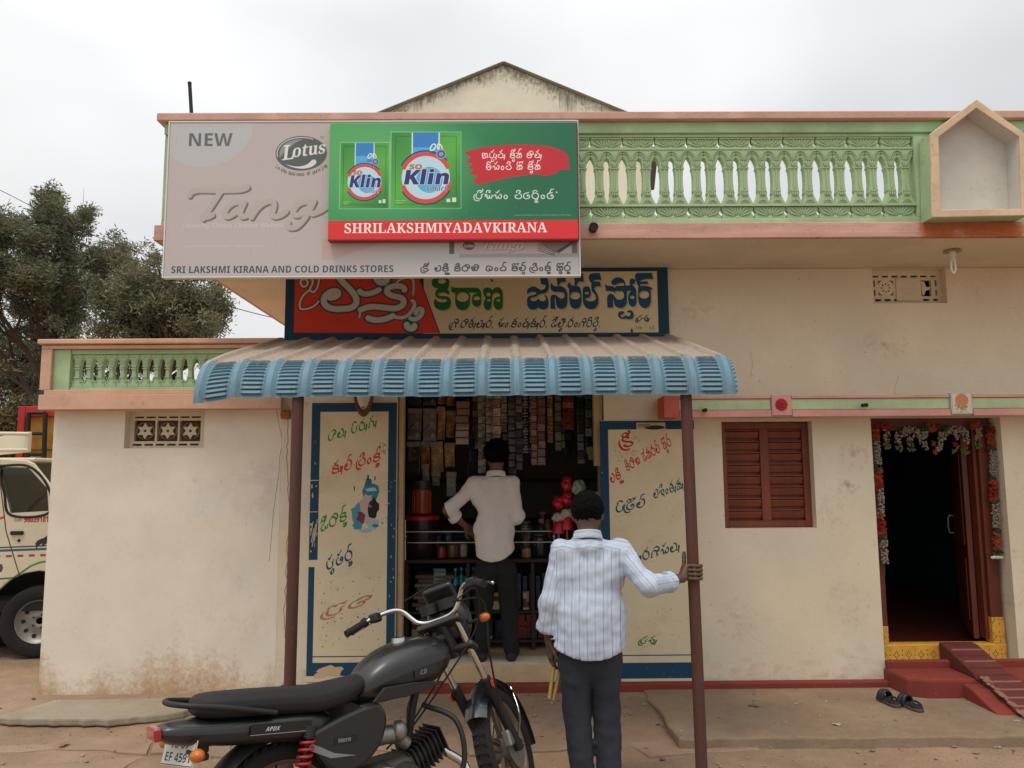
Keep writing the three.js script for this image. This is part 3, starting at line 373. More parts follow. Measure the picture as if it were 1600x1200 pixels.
// ---------- ground ----------
const groundY = (x, z) => z < 0.25 ? 0 : -0.075 * Math.min(1, (z - 0.25) / 1.2) + 0;
{
  const xs = [], zs = [];
  for (let i = -40; i <= 40; i++) xs.push(Math.sign(i) * (Math.abs(i) * 0.2 + Math.pow(Math.abs(i) / 40, 7) * 390));
  for (let i = -40; i <= 44; i++) zs.push(1 + Math.sign(i) * (Math.abs(i) * 0.16 + Math.pow(Math.abs(i) / 40, 7) * 390));
  const pos = [], uv = [], idx = [];
  zs.forEach((z) => xs.forEach((x) => { const near = Math.abs(x) < 6 && Math.abs(z) < 6; pos.push(x, groundY(x, z) - 0.012 + (near && z > 0.12 ? 0.012 * fbm(x * 1.7, z * 1.7, 2, 4) : -0.004), z); uv.push(x, z); }));
  for (let j = 0; j < zs.length - 1; j++) for (let i = 0; i < xs.length - 1; i++) { const a = j * xs.length + i, b = a + 1, c = a + xs.length, d = c + 1; idx.push(a, c, b, b, c, d); }
  const g = new THREE.BufferGeometry(); g.setAttribute('position', new THREE.Float32BufferAttribute(pos, 3)); g.setAttribute('uv', new THREE.Float32BufferAttribute(uv, 2)); g.setIndex(idx); g.computeVertexNormals();
  M.dirt = mat(0xffffff, 0.97, { map: surfTex([146, 122, 99], 0.22, 9, 3.1, { size: 1024, grain: 0.12, tint: 0.05, draw: (x, w, h) => { for (let i = 0; i < 60; i++) blot(x, rr(0, w), rr(0, h), rr(20, 110), i % 2 ? 'rgba(165,120,85,0.05)' : 'rgba(95,85,75,0.05)', 30); speck(x, 0, w, 0, h, 1500, ['rgba(60,48,38,0.5)', 'rgba(200,180,155,0.5)', 'rgba(120,95,70,0.5)'], 2); } }), bumpMap: bumpTex(26, 1.3, 0.5), bumpScale: 0.012 });
  const ground = struct('ground', g, M.dirt);
  // flagstones bedded in the dirt at the left, each its own piece
  const stones = [aged([148, 124, 103], 41), aged([141, 119, 99], 43), aged([152, 130, 107], 45)];
  const rows = 7, cols = 11, P = [];
  for (let j = 0; j <= rows; j++) for (let i = 0; i <= cols; i++) P.push([-4.9 + i * 0.62 + rr(-0.17, 0.17) + (j % 2) * 0.25, 0.62 + j * 0.5 + rr(-0.13, 0.13)]);
  for (let j = 0; j < rows; j++) for (let i = 0; i < cols; i++) {
    const q = [P[j * (cols + 1) + i], P[j * (cols + 1) + i + 1], P[(j + 1) * (cols + 1) + i + 1], P[(j + 1) * (cols + 1) + i]];
    const cx = q.reduce((s, p) => s + p[0], 0) / 4, cz = q.reduce((s, p) => s + p[1], 0) / 4; if (rnd() < 0.16 || cx > 1.1) continue;
    const edge = []; for (let e = 0; e < 4; e++) { const a = q[e], b = q[(e + 1) % 4]; for (let t = 0; t < 4; t++) { const u = t / 4; let x = a[0] + (b[0] - a[0]) * u + rr(-0.022, 0.022), z = a[1] + (b[1] - a[1]) * u + rr(-0.022, 0.022); const d = Math.hypot(x - cx, z - cz); x -= (x - cx) / d * 0.012; z -= (z - cz) / d * 0.012; edge.push([x - cx, -(z - cz)]); } }
    const s = ext(shapeOf(edge), 0.03, 0.006); s.rotateX(-Math.PI / 2); const y = Math.min(groundY(cx, cz - 0.25), groundY(cx, cz + 0.25)) - 0.014 + rr(-0.003, 0.005);
    s.rotateX(rr(-0.008, 0.008)); s.rotateZ(rr(-0.008, 0.008)); s.translate(cx, y - 0.016, cz); const o = obj('flagstone', metric(clean(s)), stones[(i + j * 3) % 3], ground); o.name = 'flagstone';
  }
}
{ // loose stone slab by the left wall
  const z0 = 0.12, e = []; for (const [x, z] of [[-3.42, 0.62], [-3.25, 0.22], [-2.3, 0.2], [-2.0, 0.3], [-2.25, 0.56], [-2.62, 0.68], [-3.0, 0.66]]) { e.push([x, -z]); }
  const fine = []; e.forEach((a, i) => { const b = e[(i + 1) % e.length]; for (let t = 0; t < 7; t++) fine.push([a[0] + (b[0] - a[0]) * t / 7 + rr(-0.012, 0.012), a[1] + (b[1] - a[1]) * t / 7 + rr(-0.012, 0.012)]); });
  const g = ext(shapeOf(fine), 0.05, 0.012); g.rotateX(-Math.PI / 2); g.translate(0, -0.03, z0 - 0.1);
  tag(obj('stone_slab', metric(clean(g)), aged([148, 138, 120], 47)), 'loose grey stone slab with a chipped front edge lying at the foot of the left wall', 'stone slab');
}
const porch = (() => { // cement apron before the door, its lip a small step above the dirt
  const e = []; const add = (x0, z0, x1, z1, n, w) => { for (let i = 0; i < n; i++) e.push([x0 + (x1 - x0) * i / n + rr(-w, w), -(z0 + (z1 - z0) * i / n + rr(-w, w))]); };
  add(1.0, 0.03, 1.05, 1.12, 8, 0.02); add(1.05, 1.12, 6, 1.14, 60, 0.012); add(6, 1.14, 6, 0.03, 2, 0); add(6, 0.03, 1, 0.03, 2, 0);
  const g = ext(shapeOf(e), 0.1, 0.012); g.rotateX(-Math.PI / 2); g.translate(0, -0.099, 0);
  const m = mat(0xffffff, 0.95, { map: surfTex([136, 116, 95], 0.2, 8, 2.4, { size: 1024, grain: 0.1, tint: 0.04, draw: (x, w, h) => { for (let i = 0; i < 50; i++) blot(x, rr(0, w), rr(0, h), rr(20, 90), i % 2 ? 'rgba(175,150,120,0.05)' : 'rgba(80,68,58,0.05)', 30); speck(x, 0, w, 0, h, 900, ['rgba(60,48,38,0.4)', 'rgba(200,185,160,0.4)'], 1.6); scuff(x, 0, w, 0, h, 120, 'rgba(80,62,48,0.35)', 40); } }), bumpMap: bumpTex(22, 1.1, 0.4), bumpScale: 0.008 });
  return struct('pavement', metric(clean(g)), m);
})();

// ---------- the shop building ----------
const shop = thing('shop_building', 'cream single storey shop house with green balustrade and pink bands around its flat roof', 'building');
const B = (name, gs, m) => obj(name, gs, m, shop);
const XL = ux(444, 530, 0), YS = 3.222; // left end of the wall, underside of the roof slab
const vent = { x0: ux(1364, 450, 0), x1: ux(1479, 450, 0), y0: uy(1420, 473.5, 0), y1: uy(1420, 419, 0) };
{
  const g = wallWith(XL, 5.4, -0.12, YS, -0.23, 0, [[-0.845, 0.772, 0.18, 2.5], [1.69, 2.40, 1.172, 1.998], [2.865, 3.888, 0.14, 2.02], [vent.x0, vent.x1, vent.y0, vent.y1]]);
  // plaster over the whole wall with its own grime: hand marks, cracks, damp
  const wallMap = canvasTex(2048, 960, (x, w, h) => {
    noiseFill(x, w, h, [213, 201, 179], 0.055, 9, { grain: 0.05, tint: 0.03, seed: 2 }); const sx = w / (5.4 - XL), X = (m) => (m - XL) * sx, Y = (m) => (YS - m) * h / (YS + 0.12);
    for (const [a, b, r, q] of [[2.72, 1.72, 34, 1], [2.66, 1.5, 26, 1], [2.55, 1.3, 40, 1.3], [4.1, 1.4, 50, 1.6], [4.05, 0.9, 46, 1.5], [3.97, 0.5, 30, 2], [2.62, 0.6, 50, 1], [1.75, 0.5, 50, 1], [1.5, 2.9, 60, 0.6], [3.0, 2.6, 60, 0.5]]) { for (let i = 0; i < 200; i++) { const t = rr(0, 6.28), d = r * Math.pow(rnd(), 0.8), e = vn(Math.cos(t) * d * 0.09 + a * 9, Math.sin(t) * d * 0.09 + b * 9); if (e < -0.05) continue; x.fillStyle = i % 2 ? 'rgba(105,94,80,0.045)' : 'rgba(128,110,90,0.04)'; x.beginPath(); x.ellipse(X(a) + Math.cos(t) * d, Y(b) + Math.sin(t) * d * q, rr(1, 5), rr(1, 7), rr(0, 3), 0, 6.3); x.fill(); } }
    for (let i = 0; i < 40; i++) blot(x, rr(0, w), rr(0, h), rr(15, 60), i % 2 ? 'rgba(150,120,80,0.03)' : 'rgba(235,225,200,0.035)', 24);
    for (let i = 0; i < 700; i++) { x.fillStyle = 'rgba(150,105,70,0.07)'; const a = rr(0, w); x.beginPath(); x.ellipse(a, h - 30 - Math.abs(rr(0, 1) * rr(0, 1)) * 90, rr(3, 16), rr(2, 10), 0, 0, 6.3); x.fill(); }
    x.strokeStyle = 'rgba(70,52,38,0.75)'; x.lineWidth = 1.3; x.beginPath(); x.moveTo(X(-1.70), Y(2.1)); let cx = X(-1.69), cy = Y(2.1); while (cy < Y(0.4)) { cy += rr(6, 14); cx += rr(-3.2, 3.2); x.lineTo(cx, cy); } x.stroke();
    x.strokeStyle = 'rgba(90,70,50,0.5)'; x.lineWidth = 0.9; for (const [a, b, n] of [[3.1, 2.35, 9], [1.95, 2.55, 10], [4.3, 1.9, 12], [4.6, 2.6, 8]]) { let u = X(a), v = Y(b); x.beginPath(); x.moveTo(u, v); for (let i = 0; i < n; i++) { u += rr(-4, 4); v += rr(3, 9); x.lineTo(u, v); } x.stroke(); }
    blot(x, X(-1.64), Y(2.16), 26, 'rgba(150,80,30,0.12)', 30); speck(x, 0, w, 0, h, 500, ['rgba(70,55,40,0.45)', 'rgba(235,225,200,0.5)'], 1.5); scuff(x, 0, w, 0, h, 260, 'rgba(115,92,62,0.28)', 22);
  }, { clamp: true });
  M.frontWall = mat(0xffffff, 0.92, { map: wallMap, bumpMap: plasterBump, bumpScale: 0.004 });
  B('front_wall', uvXY(clean(g), XL, -0.12, 5.4 - XL, YS + 0.12), M.frontWall);
  B('side_wall', bx(XL, XL + 0.22, -0.1, YS, -5.5, -0.232, 0), M.cream); B('back_wall', bx(XL, 5.4, -0.1, YS, -5.72, -5.502, 0), M.cream);
  B('side_wall', bx(5.18, 5.4, -0.1, YS, -5.5, -0.232, 0), M.cream);
  // rooms behind the openings
  const shopIn = mat(0x8f897c, 0.95), houseDark = mat(0x3d6666, 0.9);  // house room walls and floor coloured dark so the doorway reads as deep shade
  B('partition_wall', bx(1.42, 1.56, 0, 3.0, -5.3, -0.232, 0), shopIn); B('partition_wall', bx(XL + 0.222, 1.418, 0, 3.0, -3.34, -3.202, 0), shopIn); B('partition_wall', bx(1.562, 5.178, 0, 3.0, -5.45, -5.302, 0), houseDark); B('darkened_lining', bx(1.561, 1.58, 0.15, 3.0, -5.3, -0.232, 0), houseDark); B('darkened_lining', bx(5.16, 5.179, 0.15, 3.0, -5.3, -0.232, 0), houseDark);
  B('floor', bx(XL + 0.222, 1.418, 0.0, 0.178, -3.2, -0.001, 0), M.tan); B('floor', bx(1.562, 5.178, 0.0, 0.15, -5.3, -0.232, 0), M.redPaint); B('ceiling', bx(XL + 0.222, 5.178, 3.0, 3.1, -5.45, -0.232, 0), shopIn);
}
B('roof_slab', bx(-2.40, 5.6, YS + 0.003, 3.328, -5.9, 0.79, 0.003), M.cream);
{ // bands, rails and coping of the parapet
  const orange = canvasTex(1024, 64, (x, w, h) => { noiseFill(x, w, h, [197, 154, 141], 0.14, 2, { grain: 0.06, seed: 3 }); const X = (px) => (ux(px, 362, 0.83) + 2.42) / 8.02 * w;
    for (let i = 0; i < 420; i++) { const t = rnd(), a = X(1441) + (X(1592) - X(1441)) * t; x.fillStyle = i % 3 ? 'rgba(172,92,42,0.16)' : 'rgba(150,74,34,0.12)'; x.beginPath(); x.ellipse(a, rr(0, h), rr(2, 9), rr(4, 20), 0, 0, 6.3); x.fill(); }
    speck(x, 0, w, 0, h, 240, ['rgba(80,50,35,0.5)', 'rgba(230,190,165,0.5)'], 1.4); scuff(x, 0, w, 0, h, 200, 'rgba(110,70,50,0.35)', 16); }, { clamp: true });
  B('lower_band', uvXY(bx(-2.42, 5.6, YS, 3.332, 0.792, 0.832, 0.006), -2.42, YS, 8.02, 0.11), mat(0xffffff, 0.85, { map: orange, bumpMap: plasterBump, bumpScale: 0.003 }));
  B('lower_band', bx(-2.42, -2.401, YS, 3.332, -5.9, 0.79, 0), M.pink);
  B('lower_rail', bx(-2.39, 5.6, 3.333, 3.376, 0.70, 0.80, 0.006), M.green);
  B('upper_rail', [bx(-2.39, 5.6, 3.996, 4.078, 0.70, 0.808, 0.006), bx(-2.39, 5.6, 3.972, 3.995, 0.71, 0.79, 0.004)], M.green);
  B('coping', bx(-2.43, 5.6, 4.079, 4.136, 0.67, 0.85, 0.008), M.pink); B('coping', bx(-2.43, -2.24, 4.079, 4.136, -5.9, 0.669, 0.008), M.pink); B('coping', bx(-2.239, 5.6, 4.079, 4.136, -5.9, -5.72, 0.008), M.pink);
  B('parapet_wall', bx(-2.39, -2.28, 3.33, 4.078, -5.9, 0.699, 0), M.green);
  B('corner_post', bx(-2.388, -2.2, 3.377, 3.971, 0.66, 0.798, 0.006), M.green);
  B('niche_post', bx(ux(1431, 280, 0.8), 3.10, 3.377, 3.971, 0.66, 0.80, 0.006), M.green); B('niche_post', bx(3.60, 3.78, 3.377, 3.971, 0.66, 0.80, 0.006), M.green);
}
{ // balustrade: fan blocks above and below pairs of leafy balusters
  const pitch = (2.875 - 0.50) / 10.36, half = pitch / 2, y0 = 3.476, y1 = 3.882, hh = y1 - y0, xEnd = ux(1430, 270, 0.8);
  const L = (q) => y0 + hh * q; // one baluster: left edge faces the round-headed gap, right edge the pointed one
  const a0 = 0.030, w0 = half; // x from 0 (middle of narrow gap) to half (middle of wide gap)
  const pts = [[0.0, 1], [half, 1], [half, 0.87], [half - 0.010, 0.835], [half - 0.024, 0.76], [half - 0.030, 0.69], [half - 0.024, 0.665], [half - 0.032, 0.62], [half - 0.036, 0.5], [half - 0.036, 0.38], [half - 0.032, 0.25], [half - 0.036, 0.225], [half - 0.029, 0.165], [half - 0.018, 0.10], [half - 0.005, 0.04], [half, 0.02], [half, 0], [0, 0], [0, 0.02], [0.003, 0.05], [0.012, 0.11], [0.020, 0.18], [0.016, 0.22], [0.020, 0.26], [0.0245, 0.40], [0.0245, 0.54], [0.021, 0.65], [0.015, 0.675], [0.021, 0.71], [0.018, 0.79], [0.010, 0.825], [0, 0.84]].map(([x, q]) => [x, L(q)]);
  const bal = [ext(shapeOf(pts), 0.062, 0.008, 0.725)]; const cx = 0.0515;
  // capital leaves, shaft rings, bell foot, arch ridges
  for (const [dx, r] of [[-0.011, 0.25], [0.011, -0.25], [0, 0]]) { bal.push(T(new THREE.SphereGeometry(0.012, 7, 6), cx + dx, L(0.72), 0.79, 0, 0, r, 0.6, 2.2, 0.7)); bal.push(T(new THREE.SphereGeometry(0.012, 7, 6), cx + dx * 1.3, L(0.19), 0.79, 0, 0, r, 0.6, 1.5, 0.6)); }
  for (const q of [0.65, 0.255, 0.235]) bal.push(bx(cx - 0.026, cx + 0.026, L(q) - 0.004, L(q) + 0.004, 0.78, 0.795, 0.003));
  bal.push(bx(cx - 0.005, cx + 0.005, L(0.28), L(0.63), 0.782, 0.795, 0.003));
  const arch = (c, r, ry, base, th) => { const p = []; for (let i = 0; i <= 8; i++) { const t = Math.PI * (0.5 + 0.5 * i / 8); p.push(V(c + Math.cos(t) * r, base + Math.sin(t) * ry, 0.788)); } return tube(p, th, 10, 5); };
  const archR = (c, r, ry, base, th) => { const p = []; for (let i = 0; i <= 8; i++) { const t = Math.PI * 0.5 * i / 8; p.push(V(c + Math.cos(t) * r, base + Math.sin(t) * ry, 0.788)); } return tube(p, th, 10, 5); };
  bal.push(archR(0, 0.048, 0.066, L(0.80), 0.006), arch(half, 0.054, 0.072, L(0.79), 0.006), archR(0, 0.034, 0.046, L(0.80), 0.004), arch(half, 0.042, 0.056, L(0.79), 0.004));
  bal.push(T(new THREE.TorusGeometry(0.034, 0.004, 5, 10, Math.PI), cx, L(0.0), 0.788), T(new THREE.TorusGeometry(0.022, 0.0035, 5, 10, Math.PI), cx, L(0.0), 0.788));
  const balL = join(bal.map((g) => metric(clean(g)))), balR = balL.clone().applyMatrix4(new THREE.Matrix4().makeScale(-1, 1, 1));
  { const p = balR.attributes.position, n = balR.attributes.normal, u = balR.attributes.uv, sw = (a, k) => { for (let i = 0; i < a.count; i += 3) for (let c = 0; c < k; c++) { const t = a.array[i * k + c]; a.array[i * k + c] = a.array[(i + 2) * k + c]; a.array[(i + 2) * k + c] = t; } }; sw(p, 3); sw(n, 3); sw(u, 2); }
  const fan = (up) => { // shell block: dish with seven flutes
    const ya = up ? y1 : 3.377, yb = up ? 3.971 : y0, h = yb - ya, g = [], notch = 0.014;
    const o = [[-half + 0.004, ya + 0.004], [half - 0.004, ya + 0.004], [half - 0.004, ya + h * 0.28], [half - 0.004 - notch, ya + h * 0.45], [half - 0.004, ya + h * 0.62], [half - 0.004, yb], [-half + 0.004, yb], [-half + 0.004, ya + h * 0.62], [-half + 0.004 + notch, ya + h * 0.45], [-half + 0.004, ya + h * 0.28]];
    g.push(ext(shapeOf(o), 0.04, 0.004, 0.735));
    for (let i = -4; i <= 4; i++) { const t = i / 4 * 1.22, fy = up ? ya + 0.012 : ya + 0.012, ll = h * 0.86 / Math.max(0.55, Math.cos(t) * 1.0); const len = Math.min(ll, pitch * 0.46); g.push(T(new THREE.SphereGeometry(1, 7, 6), Math.sin(t) * len * 0.58, fy + Math.cos(t) * len * 0.52, 0.775, 0, 0, -t, 0.0085, len * 0.42, 0.011)); }
    g.push(bx(-half + 0.006, half - 0.006, yb - 0.012, yb - 0.003, 0.77, 0.788, 0.003), bx(-half + 0.006, half - 0.006, ya + 0.002, ya + 0.011, 0.77, 0.788, 0.003)); g.push(sph(0, ya + 0.012, 0.775, 0.016, 1.2, 0.8, 0.8, 8));
    return join(g.map((q) => metric(clean(q))));
  };
  const fanUp = fan(true), fanLow = fan(false);
  const at = []; for (let x = xEnd - half; x > -2.2; x -= pitch) at.push(x); for (let x = 3.78 + half; x < 5.5; x += pitch) at.push(x);
  for (const x of at) {
    for (const [n, g] of [['fan_block', fanUp], ['fan_block', fanLow], ['baluster', balL], ['baluster', balR]]) { const o = new THREE.Mesh(g, M.green); o.name = n; o.position.x = x; o.castShadow = o.receiveShadow = true; shop.add(o); }
  }
  each('baluster_band', [bx(3.78, 5.6, y1 - 0.004, y1 + 0.012, 0.72, 0.792, 0.003), bx(3.78, 5.6, y0 - 0.012, y0 + 0.004, 0.72, 0.792, 0.003), bx(-2.2, xEnd, y1 - 0.004, y1 + 0.012, 0.72, 0.792, 0.003), bx(-2.2, xEnd, y0 - 0.012, y0 + 0.004, 0.72, 0.792, 0.003)], M.green, shop);
}
{ // house-shaped shrine niche on the parapet
  const zf = 0.955, p = (px, py) => { const u = U(px, py, zf); return [u.x, u.y]; };
  const outer = [p(1457, 339), p(1607, 336), p(1602, 210), p(1525.5, 156), p(1453.5, 210)], inner = [p(1469.5, 328.5), p(1597, 327), p(1593, 213), p(1525, 168), p(1465.5, 213)];
  const cx = (outer[0][0] + outer[1][0]) / 2, grow = (q, d) => q.map(([x, y]) => [x + Math.sign(x - cx) * (Math.abs(x - cx) > 0.05 ? d : 0), y + (y > 3.7 ? d : -d)]);
  const niche = B('niche', ext(shapeOf(outer, [inner]), 0.135, 0.004, 0.81), M.green), trim = aged([206, 182, 154], 9);
  obj('niche_trim', ext(shapeOf(grow(outer, 0.003), [grow(inner, -0.004)]), 0.02, 0.005, 0.938), trim, niche);
  obj('niche_lining', [ext(shapeOf(grow(inner, -0.001), [grow(inner, -0.008)]), 0.115, 0, 0.826), ext(shapeOf(inner), 0.012, 0, 0.813)], M.pale, niche);
}
{ // chajja over window and door: pink strips, a green fillet, a flower and a tile
  const x0 = 1.262, x1 = 5.4, y0 = 2.018, y1 = 2.178, y = (py) => uy(1300, py, 0.24);
  B('lintel_slab', bx(x0 - 0.06, x1, y0 + 0.004, y1, 0.001, 0.205, 0.003), M.cream);
  B('lintel_end', bx(x0 - 0.068, x0 + 0.05, y0, y1 + 0.004, 0.01, 0.235, 0.005), M.redEnd);
  const segs = [[x0 + 0.052, ux(1206, 633, 0.24) - 0.004], [ux(1237, 633, 0.24) + 0.004, ux(1486, 630, 0.24) - 0.004], [ux(1520, 630, 0.24) + 0.004, x1]];
  segs.forEach(([a, b]) => { each('pink_strip', [bx(a, b, y(622), y1, 0.206, 0.238, 0.004), bx(a, b, y0, y(640), 0.206, 0.238, 0.004)], M.pinkPale, shop); B('green_fillet', bx(a, b, y(640) + 0.003, y(622) - 0.003, 0.206, 0.224, 0.003), M.greenPale); });
  for (const [a, b] of [[1100, 641], [1348, 633]]) { const u = U(a, b, 0.22); B('drain_spout', [cyl(V(u.x, u.y, 0.2), V(u.x - 0.01, u.y - 0.006, 0.30), 0.014, 0.013, 10), T(new THREE.TorusGeometry(0.013, 0.003, 5, 10), u.x - 0.01, u.y - 0.006, 0.30)], M.black); }
  const tl = (a, b, c, d, z) => bx(ux(a, 633, z), ux(b, 633, z), uy(1220, d, z), uy(1220, c, z), 0.206, z, 0.003);
  const fl = B('flower_medallion', tl(1206, 1237, 617, 649, 0.24), M.pinkPale); const c = U(1221.5, 632, 0.25), petals = [];
  for (let i = 0; i < 10; i++) { const t = i / 10 * 6.283; petals.push(sph(c.x + Math.cos(t) * 0.032, c.y + Math.sin(t) * 0.032, 0.245, 0.015, 1, 1, 0.7, 7)); } for (let i = 0; i < 6; i++) { const t = i / 6 * 6.283; petals.push(sph(c.x + Math.cos(t) * 0.016, c.y + Math.sin(t) * 0.016, 0.253, 0.011, 1, 1, 0.7, 7)); } petals.push(sph(c.x, c.y, 0.243, 0.04, 1, 1, 0.2, 12), sph(c.x, c.y, 0.259, 0.008, 1, 1, 1, 7));
  obj('red_flower', petals, mat(0xa82024, 0.6), fl);
  const ta = ux(1486.5, 630, 0.245), tb = ux(1519.5, 630, 0.245), tya = uy(1503, 646.5, 0.245), tyb = uy(1503, 613, 0.245);
  const tileTex = canvasTex(128, 128, (x) => { x.fillStyle = '#cfcabb'; x.fillRect(0, 0, 128, 128); x.fillStyle = '#c8795a'; x.beginPath(); x.arc(64, 48, 40, 0, 6.3); x.fill(); x.fillStyle = '#b98a4a'; for (const [a, b, r] of [[64, 70, 20], [44, 84, 12], [84, 84, 12], [64, 46, 13], [64, 92, 16]]) { x.beginPath(); x.arc(a, b, r, 0, 6.3); x.fill(); } speck(x, 18, 110, 70, 118, 120, ['#8b3c3c', '#3f5a4a', '#e2d7b8', '#6d4a7a'], 3); x.strokeStyle = '#a7a090'; x.lineWidth = 4; x.strokeRect(5, 5, 118, 118); }, { clamp: true });
  B('picture_tile', uvXY(bx(ta, tb, tya, tyb, 0.206, 0.246, 0.002), ta, tya, tb - ta, tyb - tya), mat(0xffffff, 0.35, { map: tileTex }));
}
{ // the two tall painted panels and the sign painted over the opening
  const put = (name, a, b, c, d, map, z, back) => { const p = U(a, d, z), q = U(b, c, z); const g = uvXY(bx(p.x, q.x, p.y, q.y, back, z, 0.002), p.x, p.y, q.x - p.x, q.y - p.y); return B(name, g, mat(0xffffff, 0.85, { map, bumpMap: null })); };
  put('painted_panel', 478, 621, 627, 1066, leftPanel, 0.008, 0.002); put('painted_panel', 945, 1084, 656, 1066, rightPanel, 0.008, 0.002); put('painted_sign', 444, 1043, 416, 532, paintedSign, 0.05, 0.002);
  // shutter guide rails at both sides of the opening
  B('shutter_guide', bx(-0.838, -0.80, 0.182, 2.49, -0.14, -0.04, 0.004), M.tan); B('shutter_guide', bx(0.70, 0.765, 1.66, 2.49, -0.16, -0.05, 0.004), M.tan); B('shutter_guide', bx(0.725, 0.762, 0.182, 1.658, -0.14, -0.04, 0.004), M.greyMetal);
  B('base_strip', [bx(-1.70, 2.86, -0.03, 0.045, 0.001, 0.075, 0.012)], M.redPaint); B('doorstep_riser', bx(-0.9, 0.82, 0.046, 0.178, 0.0005, 0.02, 0.006), M.tan);
}
{ // window shutters
  const y0 = 1.176, y1 = 1.994, x0 = 1.694, x1 = 2.396, xm = ux(1197, 740, -0.06), f = 0.05, z0 = -0.13, z1 = -0.075;
  const fr = B('window_frame', [bx(x0, x0 + f, y0, y1, z0, z1), bx(x1 - f, x1, y0, y1, z0, z1), bx(x0 + f, x1 - f, y1 - f, y1, z0, z1), bx(x0 + f, x1 - f, y0, y0 + f, z0, z1), bx(xm - 0.035, xm + 0.035, y0 + f, y1 - f, z0, z1 - 0.004)], M.wood);
  for (const [a, b] of [[x0 + f, xm - 0.035], [xm + 0.035, x1 - f]]) {
    obj('shutter_board', bx(a, b, y0 + f, y1 - f, z0 - 0.01, z0 + 0.012, 0.002), M.wood, fr);
    for (let i = 0; i < 8; i++) { const y = y0 + f + (i + 0.5) * (y1 - y0 - 2 * f) / 8; const g = bx(a, b, -0.028, 0.028, -0.012, 0.012, 0.006); T(g, 0, y, -0.104, 0.28); obj('slat', g, M.wood, fr); obj('slat_rail', bx(a, b, y + 0.03, y + 0.042, z0 + 0.012, z1 - 0.008, 0.004), M.wood, fr); }
  }
}
{ // door: frame, painted threshold, leaf standing open
  const zb = -0.2, zf = -0.11, x0 = 2.866, x1 = 3.86, w = 0.092;
  const fr = B('door_frame', [bx(x0, x0 + w, 0.41, 2.018, zb, zf), bx(x1 - w, x1, 0.47, 2.018, zb, zf), bx(x0 + w, x1 - w, 1.925, 2.018, zb, zf), bx(x1 - w - 0.03, x1 - w - 0.002, 0.3, 1.924, zb - 0.02, zf - 0.03)], M.frameWood);
  const dots = canvasTex(256, 128, (x, w, h) => { noiseFill(x, w, h, [204, 152, 56], 0.16, 3, { grain: 0.06 }); x.fillStyle = '#3b2a16'; for (let i = 0; i < 4; i++) { const cx = 32 + i * 64; for (const [a, b] of i % 2 ? [[0, 0], [0, 34], [0, -34]] : [[-12, 12], [12, 12], [-12, -12], [12, -12], [0, 26], [0, -26], [26, 0], [-26, 0]]) { x.beginPath(); x.ellipse(cx + a, 64 + b, 5, 6, 0, 0, 6.3); x.fill(); } } scuff(x, 0, w, 0, h, 60, 'rgba(90,60,25,0.5)', 16); });
  dots.repeat.set(5.2, 7.7); const ym = mat(0xffffff, 0.7, { map: dots });
  obj('threshold', metric(bx(x0, x1 + 0.008, 0.146, 0.272, zb, zf + 0.012, 0.01)), ym, fr); obj('jamb_foot', bx(x0, x0 + w, 0.273, 0.409, zb, zf + 0.006), ym, fr); obj('jamb_foot', [bx(x1 - w, x1 + 0.004, 0.273, 0.469, zb, zf + 0.006)], ym, fr);
  const leaf = B('door_leaf', [bx(-0.02, 0.02, 0.28, 1.92, -0.82, 0, 0.004), bx(-0.032, -0.021, 0.4, 0.9, -0.72, -0.1, 0.006), bx(-0.032, -0.021, 1.0, 1.8, -0.72, -0.1, 0.006)].map((q) => T(q, 3.72, 0, -0.235, 0, -0.42)), M.frameWood); obj('handle', T(tube([V(-0.03, 1.05, -0.75), V(-0.06, 1.05, -0.75), V(-0.06, 1.2, -0.75), V(-0.03, 1.2, -0.75)], 0.008, 16, 6), 3.72, 0, -0.235, 0, -0.42), M.metal, leaf);
}
